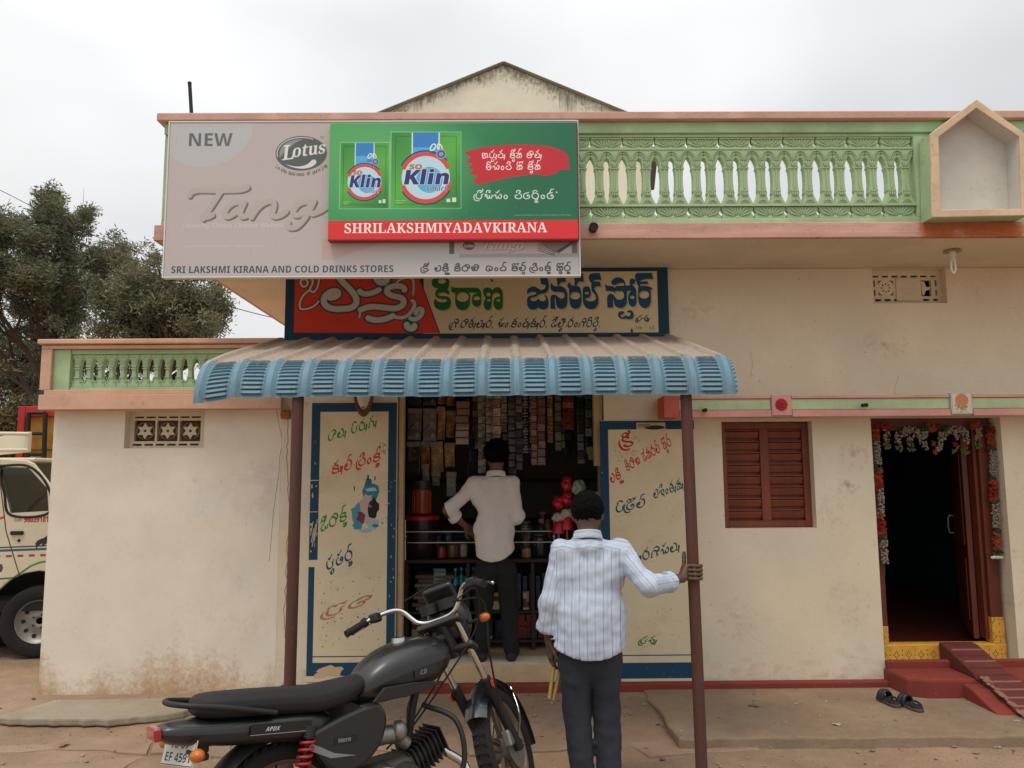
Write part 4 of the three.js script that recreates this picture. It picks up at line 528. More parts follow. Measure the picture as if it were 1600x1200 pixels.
{ // pierced ventilator right, half blocked by a board
  const { x0, x1, y0, y1 } = vent, p = (px, py) => { const u = U(px, py, -0.07); return [u.x, u.y]; }, D = (a, b, c, d) => rect(...[p(a, 0)[0] * 0 + ux(a, 450, -0.07), ux(b, 450, -0.07), uy(1420, d, -0.07), uy(1420, c, -0.07)]);
  const holes = []; for (const [a, b] of [[1364.5, 1374], [1379, 1389], [1394, 1404], [1409, 1418], [1424, 1434], [1439, 1449], [1455, 1463]]) { holes.push(D(a, b, 430.5, 433.5)); if (a < 1405 || a > 1430) holes.push(D(a + 2, b + 2, 467, 470.5)); }
  for (const [a, b] of [[438, 448], [453, 462]]) { holes.push(D(1364.8, 1367.6, a, b)); holes.push(D(1461, 1464, a, b)); }
  const c = U(1384, 450, -0.07), k = 0.0051; for (let i = 0; i < 8; i++) { const t = i / 8 * 6.283, q = []; for (const [r, o] of [[4, 0], [6.5, 0.2], [8.4, 0], [6.5, -0.2]]) q.push([c.x + Math.cos(t + o) * r * k, c.y + Math.sin(t + o) * r * k]); holes.push(q); }
  for (const [sx, sy] of [[-1, -1], [1, -1], [1, 1], [-1, 1]]) holes.push([[c.x + sx * 12 * k, c.y + sy * 12 * k], [c.x + sx * 5 * k, c.y + sy * 12 * k], [c.x + sx * 9.5 * k, c.y + sy * 9.5 * k], [c.x + sx * 12 * k, c.y + sy * 5 * k]]);
  holes.push(D(1439, 1455, 438, 463)); const g = ext(shapeOf(rect(x0 + 0.001, x1 - 0.001, y0 + 0.001, y1 - 0.001), holes), 0.03, 0, -0.1);
  const v = B('ventilator', metric(clean(g)), M.cream); obj('cover_board', T(bx(-0.098, 0.098, -0.092, 0.092, 0, 0.012, 0.002), ux(1418.5, 453, -0.068), uy(1418, 453, -0.068), -0.068, 0, 0, -0.02), M.cream, v);
  const m = U(1447, 450, -0.07); obj('broken_petal', [ext(shapeOf([[m.x - 0.04, m.y + 0.06], [m.x - 0.01, m.y + 0.055], [m.x + 0.005, m.y + 0.01], [m.x + 0.035, m.y + 0.012], [m.x + 0.036, m.y - 0.01], [m.x, m.y - 0.02], [m.x - 0.018, m.y - 0.062], [m.x - 0.034, m.y - 0.05]]), 0.026, 0.004, -0.098)], M.cream, v);
  B('vent_shaft', bx(x0 - 0.02, x1 + 0.02, y0 - 0.02, y1 + 0.02, -0.3, -0.232, 0), mat(0x4a3a28, 0.95));
}
B('balcony_drain', (() => { const u = U(926, 356, 0.84); return [cyl(V(u.x + 0.005, u.y, 0.78), V(u.x, u.y - 0.012, 0.90), 0.03, 0.03, 14), T(new THREE.TorusGeometry(0.027, 0.006, 6, 14), u.x, u.y - 0.012, 0.90)]; })(), M.black);
{ // red step, plastered, and the ramp for a motorcycle
  const st = thing('entrance_step', 'red painted plaster step below the yellow threshold of the open door', 'step');
  const x0 = 2.87; const e = [[x0 - 0.02, -0.03], [x0 + 0.0, -0.30], [x0 + 0.12, -0.36], [4.3, -0.37], [4.9, -0.36], [4.9, -0.004], [x0 - 0.02, -0.004]];
  const g = ext(shapeOf(e), 0.15, 0.02); g.rotateX(-Math.PI / 2); g.translate(0, -0.018, 0); obj('tread', metric(clean(g)), M.redPaint, st);
  obj('riser', bx(2.86, 4.9, 0.12, 0.188, 0.0015, 0.05, 0.015), M.redPaint, st);
  const rp = thing('entrance_ramp', 'narrow red ridged cement ramp running down over the step to the ground', 'ramp');
  const prism = (q, xa, xb) => { const s = ext(shapeOf(q), xb - xa, 0.012); s.rotateY(-Math.PI / 2); s.translate(xb, 0, 0); return metric(clean(s)); };
  const side = (pts) => pts.map(([z, y]) => [z, y]);
  obj('upper_ramp', prism(side([[-0.09, 0.15], [-0.09, 0.29], [-0.03, 0.285], [0.36, 0.165], [0.37, 0.13], [0.0, 0.13]]), 3.33, 3.60), M.ramp, rp);
  obj('lower_ramp', prism(side([[0.30, 0.10], [0.34, 0.16], [0.40, 0.148], [0.98, -0.05], [0.98, -0.09], [0.34, -0.09]]), 3.36, 3.62), M.ramp, rp);
  obj('mortar_bank', prism(side([[0.28, -0.09], [0.30, 0.11], [0.46, 0.09], [0.94, -0.06], [0.94, -0.1]]), 3.24, 3.40), M.redPaint, rp);
  const ridge = mat(0x8a6258, 0.9); for (let i = 0; i < 4; i++) { const t = 0.2 + i * 0.2, z = -0.03 + 0.39 * t, y = 0.285 - 0.12 * t; obj('ridge', bx(3.35, 3.58, y - 0.004, y + 0.0075, z - 0.009, z + 0.009, 0.004), i % 2 ? M.ramp : ridge, rp); } for (let i = 0; i < 6; i++) { const t = 0.08 + i * 0.15, z = 0.40 + 0.58 * t, y = 0.148 - 0.198 * t; obj('ridge', bx(3.38, 3.60, y - 0.004, y + 0.008, z - 0.009, z + 0.009, 0.004), ridge, rp); }
  const lumps = []; for (let i = 0; i < 60; i++) { const t = rnd(), z = 0.34 + 0.6 * t, r = rr(0.005, 0.02); lumps.push(T(sph(0, 0, 0, r, rr(0.7, 1.4), rr(0.25, 0.6), rr(0.7, 2.4), 6), 3.372 + rr(-0.02, 0.02) * (1 - r * 20), 0.155 - 0.19 * (z - 0.4) / 0.58 + rr(-0.012, 0.003), z, 0.33, rr(-0.6, 0.6), 0)); } obj('mortar_lumps', lumps, aged([134, 96, 82], 33), rp);
}

// ---------- the low annex on the left ----------
const annex = thing('annex_building', 'low cream annex with green balustraded parapet left of the shop', 'building');
const A = (name, gs, m) => obj(name, gs, m, annex);
{
  const xl = -3.512, xr = XL - 0.001, yb = 2.117, v0 = { x0: ux(207, 670, 0) - 0.06, x1: ux(317, 670, 0) + 0.012, y0: uy(260, 700, 0), y1: uy(260, 642, 0) };
  const s = wallWith(xl, xr, -0.12, yb, -0.2, 0, [[v0.x0, v0.x1, v0.y0, v0.y1]]);
  const wallMap = canvasTex(1400, 1740, (x, w, h) => {
    noiseFill(x, w, h, [221, 212, 196], 0.055, 9, { grain: 0.045, tint: 0.025, seed: 12, mix: [170, 132, 96], px: (i, j) => { const q = (h - 96 - j) / 330, e = 0.55 + 0.3 * vn(i / 160, 3) + 0.16 * vn(i / 40, 9) + 0.1 * vn(i / 11, j / 14), g2 = vn(i / 6, j / 6) * 0.5 + vn(i / 23, j / 19) * 0.6 + TAB[(i * 31 + j * 977) & 65535] * 0.5; if (q > 1.2) return 0; const m = Math.max(0, Math.min(1, (e - q) * 1.15 + g2 * 0.3)); return m * 0.8; } }); const X = (px) => (px - 75) / (440 - 75) * w, Y = (py) => (py - 641) / (1080 - 641) * h;
    for (let i = 0; i < 50; i++) blot(x, rr(0, w), rr(0, h), rr(20, 110), i % 2 ? 'rgba(140,115,85,0.028)' : 'rgba(235,228,212,0.04)', 26);
    // pale traces of two old posters
    for (const [a, b, c, d, col] of [[296, 352, 742, 806, 'rgba(190,182,182,0.35)'], [366, 432, 730, 812, 'rgba(196,180,140,0.4)'], [376, 432, 722, 760, 'rgba(186,184,182,0.3)']]) { for (let i = 0; i < 150; i++) { x.fillStyle = col.replace(/[\d.]+\)$/, '0.05)'); const u = X(rr(a, b)), v = Y(rr(c, d)); x.fillRect(u - 30, v - 22, rr(10, 70), rr(10, 50)); } }
    x.strokeStyle = 'rgba(90,70,60,0.5)'; x.lineWidth = 2; for (const [a, b] of [[303, 746], [346, 748], [372, 756], [412, 800], [388, 812], [318, 793], [394, 722]]) { x.beginPath(); x.moveTo(X(a), Y(b)); x.lineTo(X(a) + rr(-8, 8), Y(b) + rr(6, 24)); x.stroke(); }
    // the crack beside the shop and its branch
    x.strokeStyle = 'rgba(70,50,36,0.8)'; x.lineWidth = 2.4; for (const pts of [[[437, 641], [441, 660], [446, 680], [447, 694], [444, 714], [443, 738], [439, 768], [436, 800], [434, 840], [431, 870]], [[443, 648], [449, 664], [447, 680]]]) { x.beginPath(); pts.forEach(([a, b], i) => i ? x.lineTo(X(a - 6) + rr(-4, 4), Y(b)) : x.moveTo(X(a - 6), Y(b))); x.stroke(); }
    // rising damp and red earth thrown up on the foot of the wall
    for (let i = 0; i < 500; i++) { x.fillStyle = 'rgba(130,80,48,0.3)'; x.beginPath(); x.arc(rr(0, w), h - rnd() * rnd() * 330, rr(0.6, 2.2), 0, 6.3); x.fill(); }
    x.strokeStyle = 'rgba(190,90,60,0.5)'; x.lineWidth = 3; x.beginPath(); x.moveTo(0, Y(1005)); x.quadraticCurveTo(X(82), Y(1012), X(90), Y(1008)); x.stroke();
    speck(x, 0, w, 0, h, 420, ['rgba(80,62,45,0.4)', 'rgba(235,228,210,0.5)'], 2); scuff(x, 0, w, 0, h, 200, 'rgba(125,105,80,0.25)', 30);
  }, { clamp: true });
  A('front_wall', uvXY(clean(s), xl, -0.12, xr - xl, yb + 0.12), mat(0xffffff, 0.92, { map: wallMap, bumpMap: plasterBump, bumpScale: 0.004 }));
  A('side_wall', bx(xl, xl + 0.2, -0.1, yb, -3.4, -0.202, 0), M.cream); A('back_wall', bx(xl + 0.201, xr, -0.1, yb, -3.4, -3.2, 0), M.cream); A('vent_shaft', bx(v0.x0 - 0.02, v0.x1 + 0.02, v0.y0 - 0.02, v0.y1 + 0.02, -0.3, -0.202, 0), mat(0x8a7358, 0.95));
  // cornice band and parapet
  const z = 0.15; A('roof_slab', bx(xl - 0.03, xr, 2.118, 2.224, -3.45, 0.12, 0), M.peach); A('cornice', bx(xl - 0.045, ux(439, 630, z), 2.112, 2.228, 0.121, z, 0.006), M.peach);
  const y = (py) => uy(200, py, z), x0 = ux(67, 560, 0.1), xa = ux(83, 570, 0.1), xb = ux(109, 570, 0.1);
  A('lower_rail', bx(xl - 0.02, xr, 2.229, y(608), 0.0, 0.125, 0.005), M.peach); A('upper_rail', bx(x0, xr, y(543.5), y(538), 0.0, 0.125, 0.004), M.peach); A('coping', bx(x0 - 0.02, xr, y(537), y(529), -0.03, 0.155, 0.01), M.peach); A('end_post', bx(x0, xa, y(608), y(544), 0.0, 0.124, 0.005), M.peach);
  A('end_panel', bx(xa, xb, y(608), y(544), 0.0, 0.095, 0.003), M.green); each('green_rail', [bx(xb, xr, y(551), y(544), 0.0, 0.085, 0.004), bx(xb, xr, y(608), y(603.5), 0.0, 0.085, 0.004)], M.green, annex);
  // arched balusters
  const ya = y(603.5), yb2 = y(551), h = yb2 - ya, pitch = 0.087; const L = (q) => ya + h * q;
  const out = [[-0.071, 1], [0.071, 1], [0.071, 0.86], [0.055, 0.85], [0.04, 0.78], [0.035, 0.66], [0.024, 0.60], [0.027, 0.4], [0.031, 0.28], [0.045, 0.22], [0.071, 0.13], [0.071, 0], [-0.071, 0], [-0.071, 0.13], [-0.045, 0.22], [-0.031, 0.28], [-0.027, 0.4], [-0.024, 0.60], [-0.035, 0.66], [-0.04, 0.78], [-0.055, 0.85], [-0.071, 0.86]].map(([x, q]) => [x * 0.613, L(q)]);
  const bal = [ext(shapeOf(out), 0.05, 0.006, 0.02)]; for (const q of [0.30, 0.56, 0.63]) bal.push(bx(-0.02, 0.02, L(q) - 0.004, L(q) + 0.005, 0.06, 0.078, 0.003));
  for (const s2 of [-1, 1]) { const p = []; for (let i = 0; i <= 7; i++) { const t = Math.PI / 2 * i / 7; p.push(V(s2 * (0.0435 - Math.cos(Math.PI / 2 - t) * 0.032), L(0.70) + Math.cos(Math.PI / 2 - (Math.PI / 2 - t)) * h * 0.22, 0.069)); } bal.push(tube(p, 0.0045, 9, 5)); bal.push(tube([V(s2 * 0.012, L(0.3), 0.07), V(s2 * 0.027, L(0.15), 0.072), V(s2 * 0.0435, L(0.22), 0.07)], 0.004, 8, 5)); }
  for (const dx of [-0.009, 0, 0.009]) bal.push(T(new THREE.SphereGeometry(0.011, 6, 5), dx, L(0.76), 0.069, 0, 0, -dx * 16, 0.6, 2, 0.6));
  const bg = join(bal.map((g) => metric(clean(g)))); for (let x = xb + pitch / 2; x < XL - 0.02; x += pitch) { const o = new THREE.Mesh(bg, M.green); o.name = 'baluster'; o.position.x = x; o.castShadow = o.receiveShadow = true; annex.add(o); }
  // pierced star ventilator
  const zf = -0.11, zp = (px, py) => { const u = U(px, py, zf + 0.03); return [u.x, u.y]; }, k = 0.00513, g = [], f = { a: v0.x0 + 0.001, b: v0.x1 - 0.001, c: v0.y0 + 0.001, d: v0.y1 - 0.001 };
  const holes = []; const H = (a, b, c, d) => holes.push(rect(ux(a, 670, zf + 0.03), ux(b, 670, zf + 0.03), uy(260, d, zf + 0.03), uy(260, c, zf + 0.03)));
  for (let i = 0; i < 6; i++) { H(210.2 + i * 17.7, 224.6 + i * 17.7, 650.6, 653.4); H(208.6 + i * 17.8, 222.4 + i * 17.8, 693.2, 696.4); }
  const cells = [226, 261.6, 297]; cells.forEach((px) => { const [cx, cy] = zp(px, 673.2), c = 16 * k, q = [[cx - c, cy - c], [cx + c, cy - c], [cx + c, cy + c], [cx - c, cy + c]]; holes.push(q); });
  g.push(ext(shapeOf(rect(f.a, f.b, f.c, f.d), holes), 0.03, 0, zf));
  cells.forEach((px) => { const [cx, cy] = zp(px, 673.2); const ring = new THREE.Shape(); ring.absarc(cx, cy, 16.2 * k, 0, 6.2832); const hole2 = new THREE.Path(); hole2.absarc(cx, cy, 13 * k, 0, 6.2832, true); ring.holes.push(hole2); g.push(ext(ring, 0.026, 0, zf + 0.002, 20));
    const st = []; for (let i = 0; i < 12; i++) { const t = Math.PI / 2 + i * Math.PI / 6, r = (i % 2 ? 7.2 : 12.8) * k; st.push([cx + Math.cos(t) * r, cy + Math.sin(t) * r]); } const hp = new THREE.Path(); hp.absarc(cx, cy, 2.2 * k, 0, 6.2832, true); const ss = shapeOf(st); ss.holes.push(hp); g.push(ext(ss, 0.022, 0.002, zf + 0.004)); });
  A('ventilator', g.map((q) => metric(clean(q))), M.cream);
  A('wall_patch', bx(XL - 0.0, XL + 0.07, 2.04, 2.11, 0.002, 0.05, 0.01), aged([150, 96, 50], 53));
}
// ---------- signboards ----------
{
  const z = 0.95, a = U(255.5, 432, z), b = U(901, 190, z), g = thing('billboard', 'wide pinkish grey wafer billboard with the word NEW hung on the parapet', 'signboard');
  obj('panel', uvXY(bx(a.x, b.x, a.y, b.y, 0.925, z, 0.003), a.x, a.y, b.x - a.x, b.y - a.y), mat(0xffffff, 0.55, { map: boardPrint }), g);
  const e = 0.011; obj('frame', [bx(a.x - e, a.x - 0.001, a.y - e, b.y + e, 0.905, z + 0.004, 0.002), bx(b.x + 0.001, b.x + e, a.y - e, b.y + e, 0.905, z + 0.004, 0.002), bx(a.x, b.x, a.y - e, a.y - 0.001, 0.905, z + 0.004, 0.002), bx(a.x, b.x, b.y + 0.001, b.y + e, 0.905, z + 0.004, 0.002)], M.white, g);
  for (const x of [-1.9, -0.9, 0.2]) obj('bracket', [bx(x - 0.015, x + 0.015, a.y, b.y, 0.87, 0.9, 0.003), bx(x - 0.015, x + 0.015, 3.6, 3.64, 0.81, 0.87, 0.003)], M.greyMetal, g);
  const z2 = 1.015, c = U(512, 374.5, z2), d = U(901, 191, z2), q = thing('detergent_board', 'green detergent advertising board with a red name strip overlapping the grey billboard', 'signboard');
  const pg = uvXY(bx(c.x, d.x, c.y, d.y, 0.962, z2, 0.003), c.x, c.y, d.x - c.x, d.y - c.y); obj('panel', pg, mat(0xffffff, 0.5, { map: detergentPrint }), q);
  obj('frame', [bx(d.x + 0.001, d.x + 0.006, c.y, d.y, 0.955, z2 + 0.002, 0.001), bx(c.x, d.x, c.y - 0.006, c.y - 0.001, 0.955, z2 + 0.002, 0.001)], mat(0x8a2a2c, 0.6), q);
}
// ---------- awning on two posts ----------
{
  const aw = thing('metal_awning', 'dusty blue ribbed sheet metal awning with louvred curved lip on two brown posts', 'awning');
  const nb = 15, xa = -1.765, xb = 1.262, p = (xb - xa) / nb, path = [];
  const zs0 = 0.055, ys0 = 2.655, zs1 = 1.47, ys1 = 2.283, th0 = Math.atan2(ys0 - ys1, zs1 - zs0), R = 0.235;
  for (let i = 0; i <= 8; i++) path.push([zs0 + (zs1 - zs0) * i / 8, ys0 + (ys1 - ys0) * i / 8, th0, -1]);
  const cz = zs1 - Math.sin(th0) * R, cy = ys1 - Math.cos(th0) * R, nc = 11, per = 6, arc = (86 * Math.PI / 180 - th0);
  for (let i = 1; i <= nc * per; i++) { const t = th0 + arc * i / (nc * per); path.push([cz + Math.sin(t) * R, cy + Math.cos(t) * R, t, (i % per) / per]); }
  path.push([path.at(-1)[0] + 0.002, path.at(-1)[1] - 0.02, 1.5, -1]);
  const straight = Math.hypot(zs1 - zs0, ys1 - ys0), total = straight + R * arc + 0.02;
  const dust = canvasTex(2048, 1024, (x, w, h) => {
    noiseFill(x, w, h, [94, 128, 145], 0.10, 6, { grain: 0.05, tint: 0.04 }); const Yv = (s) => s / total * h, edge = straight + 0.02;
    for (let k = 0; k < nb * 40; k++) { x.fillStyle = 'rgba(162,146,132,0.92)'; x.fillRect(k / (nb * 40) * w, 0, w / (nb * 40) + 1, Yv(edge - 0.03 + 0.03 * vn(k * 0.6, 3) + (k % 40 < 9 ? 0.035 : 0))); }
    for (let i = 0; i < 26000; i++) { const s = rnd() * (edge + 0.05), u = rnd() * w; x.fillStyle = ['rgba(172,154,138,0.3)', 'rgba(142,128,116,0.28)', 'rgba(184,164,146,0.3)'][i % 3]; x.beginPath(); x.ellipse(u, Yv(s), rr(2, 7), rr(2, 9), 0, 0, 6.3); x.fill(); }
    for (let i = 0; i < 14000; i++) { const q = Math.pow(rnd(), 3), s = edge + q * 0.34; x.fillStyle = i % 2 ? 'rgba(170,156,146,0.2)' : 'rgba(156,158,156,0.18)'; x.beginPath(); x.ellipse(rnd() * w, Yv(s), rr(0.5, 2), rr(0.5, 2.2), 0, 0, 6.3); x.fill(); }
    for (let i = 0; i < 110; i++) { x.fillStyle = 'rgba(120,72,48,0.35)'; const u = rnd() * w; x.fillRect(u, Yv(total) - rr(4, 60), rr(1, 5), rr(5, 40)); }
    for (let i = 0; i < nb; i++) for (const q of [0.35, 0.75]) if (rnd() < 0.6) { x.fillStyle = 'rgba(60,40,30,0.9)'; x.beginPath(); x.ellipse((i + q) / nb * w, Yv(edge - 0.06), 4, 3, 0, 0, 6.3); x.fill(); }
    for (let i = 0; i < 260; i++) { x.fillStyle = 'rgba(50,110,145,0.16)'; const u = rnd() * w; x.fillRect(u, Yv(edge + rr(0.05, 0.3)), rr(2, 12), rr(6, 36)); }
  }, { clamp: true });
  const m = mat(0xffffff, 0.62, { map: dust, metalness: 0.05 });
  const rib = 0.021, prof = [[0, rib, 0], [0.030 / p, rib, 0], [0.052 / p, 0.002, 0], [0.062 / p, 0, 0.35], [0.072 / p, 0, 1], [0.5, 0, 1], [1 - 0.032 / p, 0, 1], [1 - 0.026 / p, 0, 0.35], [1 - 0.018 / p, 0.002, 0]];
  const sheet = (b0, b1, lift) => {
    const cols = []; for (let b = b0; b < b1; b++) for (const [f, hgt, cr] of prof) cols.push([xa + (b + f) * p, hgt, cr, b + f]); cols.push([xa + b1 * p, rib, 0, b1]); cols.push([xa + b1 * p + 0.03, rib, 0, b1 + 0.03 / p]); cols.push([xa + b1 * p + 0.05, 0, 0, b1 + 0.05 / p]); if (b1 === nb) cols.push([xa + b1 * p + 0.062, 0, 0.7, b1 + 0.06 / p]);
    const pos = [], uv = [], idx = []; let s = 0;
    path.forEach(([z, y, t, f], j) => {
      if (j) s += Math.hypot(z - path[j - 1][0], y - path[j - 1][1]);
      cols.forEach(([x, hgt, cr, bb], i) => {
        const d = hgt + lift + (f >= 0 ? cr * (f === 0 ? -0.008 : 0.002 + 0.012 * f) : 0) + 0.0018 * N(x * 9, s * 7, 1), sag = 0.012 * N(x * 1.3, 0, 5) * Math.min(1, s / 1.4) - (bb < 1.2 ? 0.03 * (1.2 - bb) * Math.max(0, (s - 1.2) / 0.5) : 0);
        pos.push(x + 0.004 * N(s * 3, bb * 3), y + Math.cos(t) * d + sag, z + Math.sin(t) * d); uv.push((x - xa) / (xb - xa) * 0.98 + 0.01, 1 - s / total);
        if (j && i) { const k = cols.length, a = (j - 1) * k + i - 1, b = a + 1, c = a + k, e = c + 1; idx.push(a, c, b, b, c, e); }
      });
    });
    let g = new THREE.BufferGeometry(); g.setAttribute('position', new THREE.Float32BufferAttribute(pos, 3)); g.setAttribute('uv', new THREE.Float32BufferAttribute(uv, 2)); g.setIndex(idx); g = g.toNonIndexed(); g.computeVertexNormals(); obj('roof_sheet', g, m, aw);
  };
  sheet(0, 5, 0); sheet(5, 10, 0.006); sheet(10, 15, 0.012);
  const pole = (x0, x1, z) => obj('post', [cyl(V(x1, -0.12, z), V(x0, 2.10, z), 0.033, 0.033, 16)], M.rust, aw);
  pole(-1.19, -1.20, 1.6); pole(1.04, 1.062, 1.6);
  obj('front_beam', bx(xa + 0.08, xb - 0.03, 2.085, 2.125, 1.56, 1.6, 0.004), M.rust, aw); for (const x of [-1.66, -0.6, 0.3, 1.18]) obj('rafter', cyl(V(x, 2.60, 0.06), V(x, 2.14, 1.56), 0.016, 0.016, 8), M.rust, aw); obj('wall_bar', bx(xa + 0.06, xb - 0.1, 2.585, 2.62, 0.012, 0.045, 0.004), M.rust, aw);
}
// ---------- small fittings ----------
{
  const l = thing('wall_lamp', 'old white oval lamp with a rusty rim hanging above the left painted panel', 'lamp', [U(567, 620, 0.12).x, U(567, 600, 0.12).y, 0.1]);
  const oval = (w, h) => { const s = new THREE.Shape(); s.absellipse(0, 0, w, h, 0, 6.2832); return s; };
  obj('housing', ext(oval(0.08, 0.235), 0.07, 0.02, -0.09), mat(0xbcb6a8, 0.5), l); obj('rim', T(new THREE.TorusGeometry(0.074, 0.010, 8, 28), 0, 0, -0.014, 0, 0, 0, 1, 3, 1), aged([92, 66, 48], 61), l); obj('glass', T(new THREE.SphereGeometry(0.066, 16, 10), 0, 0, -0.02, 0, 0, 0, 1, 3, 0.5), mat(0xc9c0ae, 0.25), l); obj('screw', [cyl(V(0, -0.18, 0), V(0, -0.18, 0.012), 0.008)], M.greyMetal, l);
  const b = thing('ceiling_bulb', 'clear glass bulb in a white holder under the balcony right of the ventilator', 'light bulb', [U(1487, 382, 0.5).x, YS, 0.5]);
  obj('rose', cyl(V(0, -0.012, 0), V(0, 0.001, 0), 0.06, 0.055, 18), M.cement, b); obj('holder', [cyl(V(0, -0.075, 0), V(0, -0.013, 0), 0.017, 0.024, 14), cyl(V(0, -0.082, 0), V(0, -0.068, 0), 0.022, 0.022, 14)], M.white, b);
  obj('tube_glass', [tube([V(-0.013, -0.08, 0), V(-0.014, -0.15, 0), V(0, -0.172, 0), V(0.014, -0.15, 0), V(0.013, -0.08, 0)], 0.0085, 20, 8)], mat(0xe4e6e4, 0.12), b);
  const r0 = U(293, 178, 0.75), r1 = U(283, 114, 0.75); tag(obj('steel_rod', [cyl(V(r0.x, r0.y - 0.3, 0.6), V(r1.x, r1.y, 0.6), 0.013, 0.013, 10), sph(r1.x, r1.y, 0.6, 0.016, 1, 1, 1, 8)], M.black), 'bare dark steel rod standing up behind the left end of the parapet', 'rod');
  for (const [pts, label] of [[[[-300, 150], [0, 297], [120, 357], [262, 409], [420, 455]], 'upper overhead cable crossing the trees from the top left'], [[[-300, 190], [0, 336], [150, 388], [270, 424], [420, 466]], 'middle overhead cable sagging across the trees'], [[[100, 395], [250, 450], [318, 467], [412, 493], [600, 530]], 'lowest overhead cable running behind the sign to the shop side']]) tag(obj('overhead_cable', tube(pts.map(([a, c]) => U(a, c, -8)), label[0] === 'l' ? 0.008 : 0.007, 40, 6), M.black), label, 'cable');
}
// ---------- gabled rooftop house behind ----------
{
  const z = -3, h = thing('gabled_house', 'cream gable end streaked with black mould rising behind the parapet', 'house'), a = U(787, 98, z), l = U(562, 189, z), r = U(1012, 190, z);
  const tex = canvasTex(1024, 512, (x, w, hh) => { noiseFill(x, w, hh, [216, 211, 195], 0.07, 5, { grain: 0.06, tint: 0.03, seed: 7 });
    const roof = (u) => (u < 0.5 ? 1 - u / 0.5 : (u - 0.5) / 0.5) * 0.55 * hh + 4;
    for (let i = 0; i < 2600; i++) { const u = rnd(), d = rnd() * rnd() * (40 + 90 * Math.abs(vn(u * 9, 4))); x.fillStyle = ['rgba(62,60,52,0.12)', 'rgba(80,76,64,0.12)', 'rgba(48,48,42,0.1)'][i % 3]; x.beginPath(); x.ellipse(u * w, roof(u) + d, rr(1, 6), rr(2, 15), 0, 0, 6.3); x.fill(); }
    for (const [u, n, len] of [[0.2, 60, 70], [0.245, 40, 60], [0.32, 30, 60], [0.55, 50, 60], [0.66, 40, 50], [0.71, 90, 130], [0.735, 70, 110], [0.77, 50, 60], [0.88, 30, 40], [0.1, 40, 50]]) for (let i = 0; i < n; i++) { x.fillStyle = 'rgba(58,56,48,0.09)'; const q = u + rr(-0.018, 0.018); x.fillRect(q * w, roof(q) + rr(0, len * 0.6), rr(1, 4), rr(8, len)); } }, { clamp: true });
  const yb = 3.3, s = shapeOf([[l.x, yb], [r.x, yb], [r.x, r.y - 0.02], [a.x, a.y - 0.03], [l.x, l.y - 0.02]]);
  obj('gable_wall', uvXY(clean(ext(s, 2.4, 0, z - 2.4)), l.x, a.y - 1.25, r.x - l.x, 1.25), mat(0xffffff, 0.92, { map: tex, bumpMap: plasterBump, bumpScale: 0.004 }), h);
  const slab = (p, q) => { const d = V(q.x - p.x, q.y - p.y, 0), n = V(-d.y, d.x, 0).normalize().multiplyScalar(0.014 * Math.sign(d.x)); return ext(shapeOf([[p.x, p.y - 0.02], [q.x, q.y - 0.02], [q.x + n.x, q.y - 0.02 + n.y], [p.x + n.x, p.y - 0.02 + n.y]]), 2.5, 0.006, z - 2.44); };
  const sm = aged([128, 124, 112], 63, 'rgba(40,40,36,0.15)'); obj('roof_slope', slab(U(555, 192, z), a), sm, h); obj('roof_slope', slab(a, U(1019, 193, z)), sm, h);
  const pa = U(1022, 232, z), pb = U(1016, 295, z); obj('drain_pipe', [cyl(pa, pb, 0.055, 0.05, 12), cyl(U(1010, 237, z), U(1028, 234, z), 0.04, 0.04, 10)], mat(0x3a342d, 0.8), h);
}
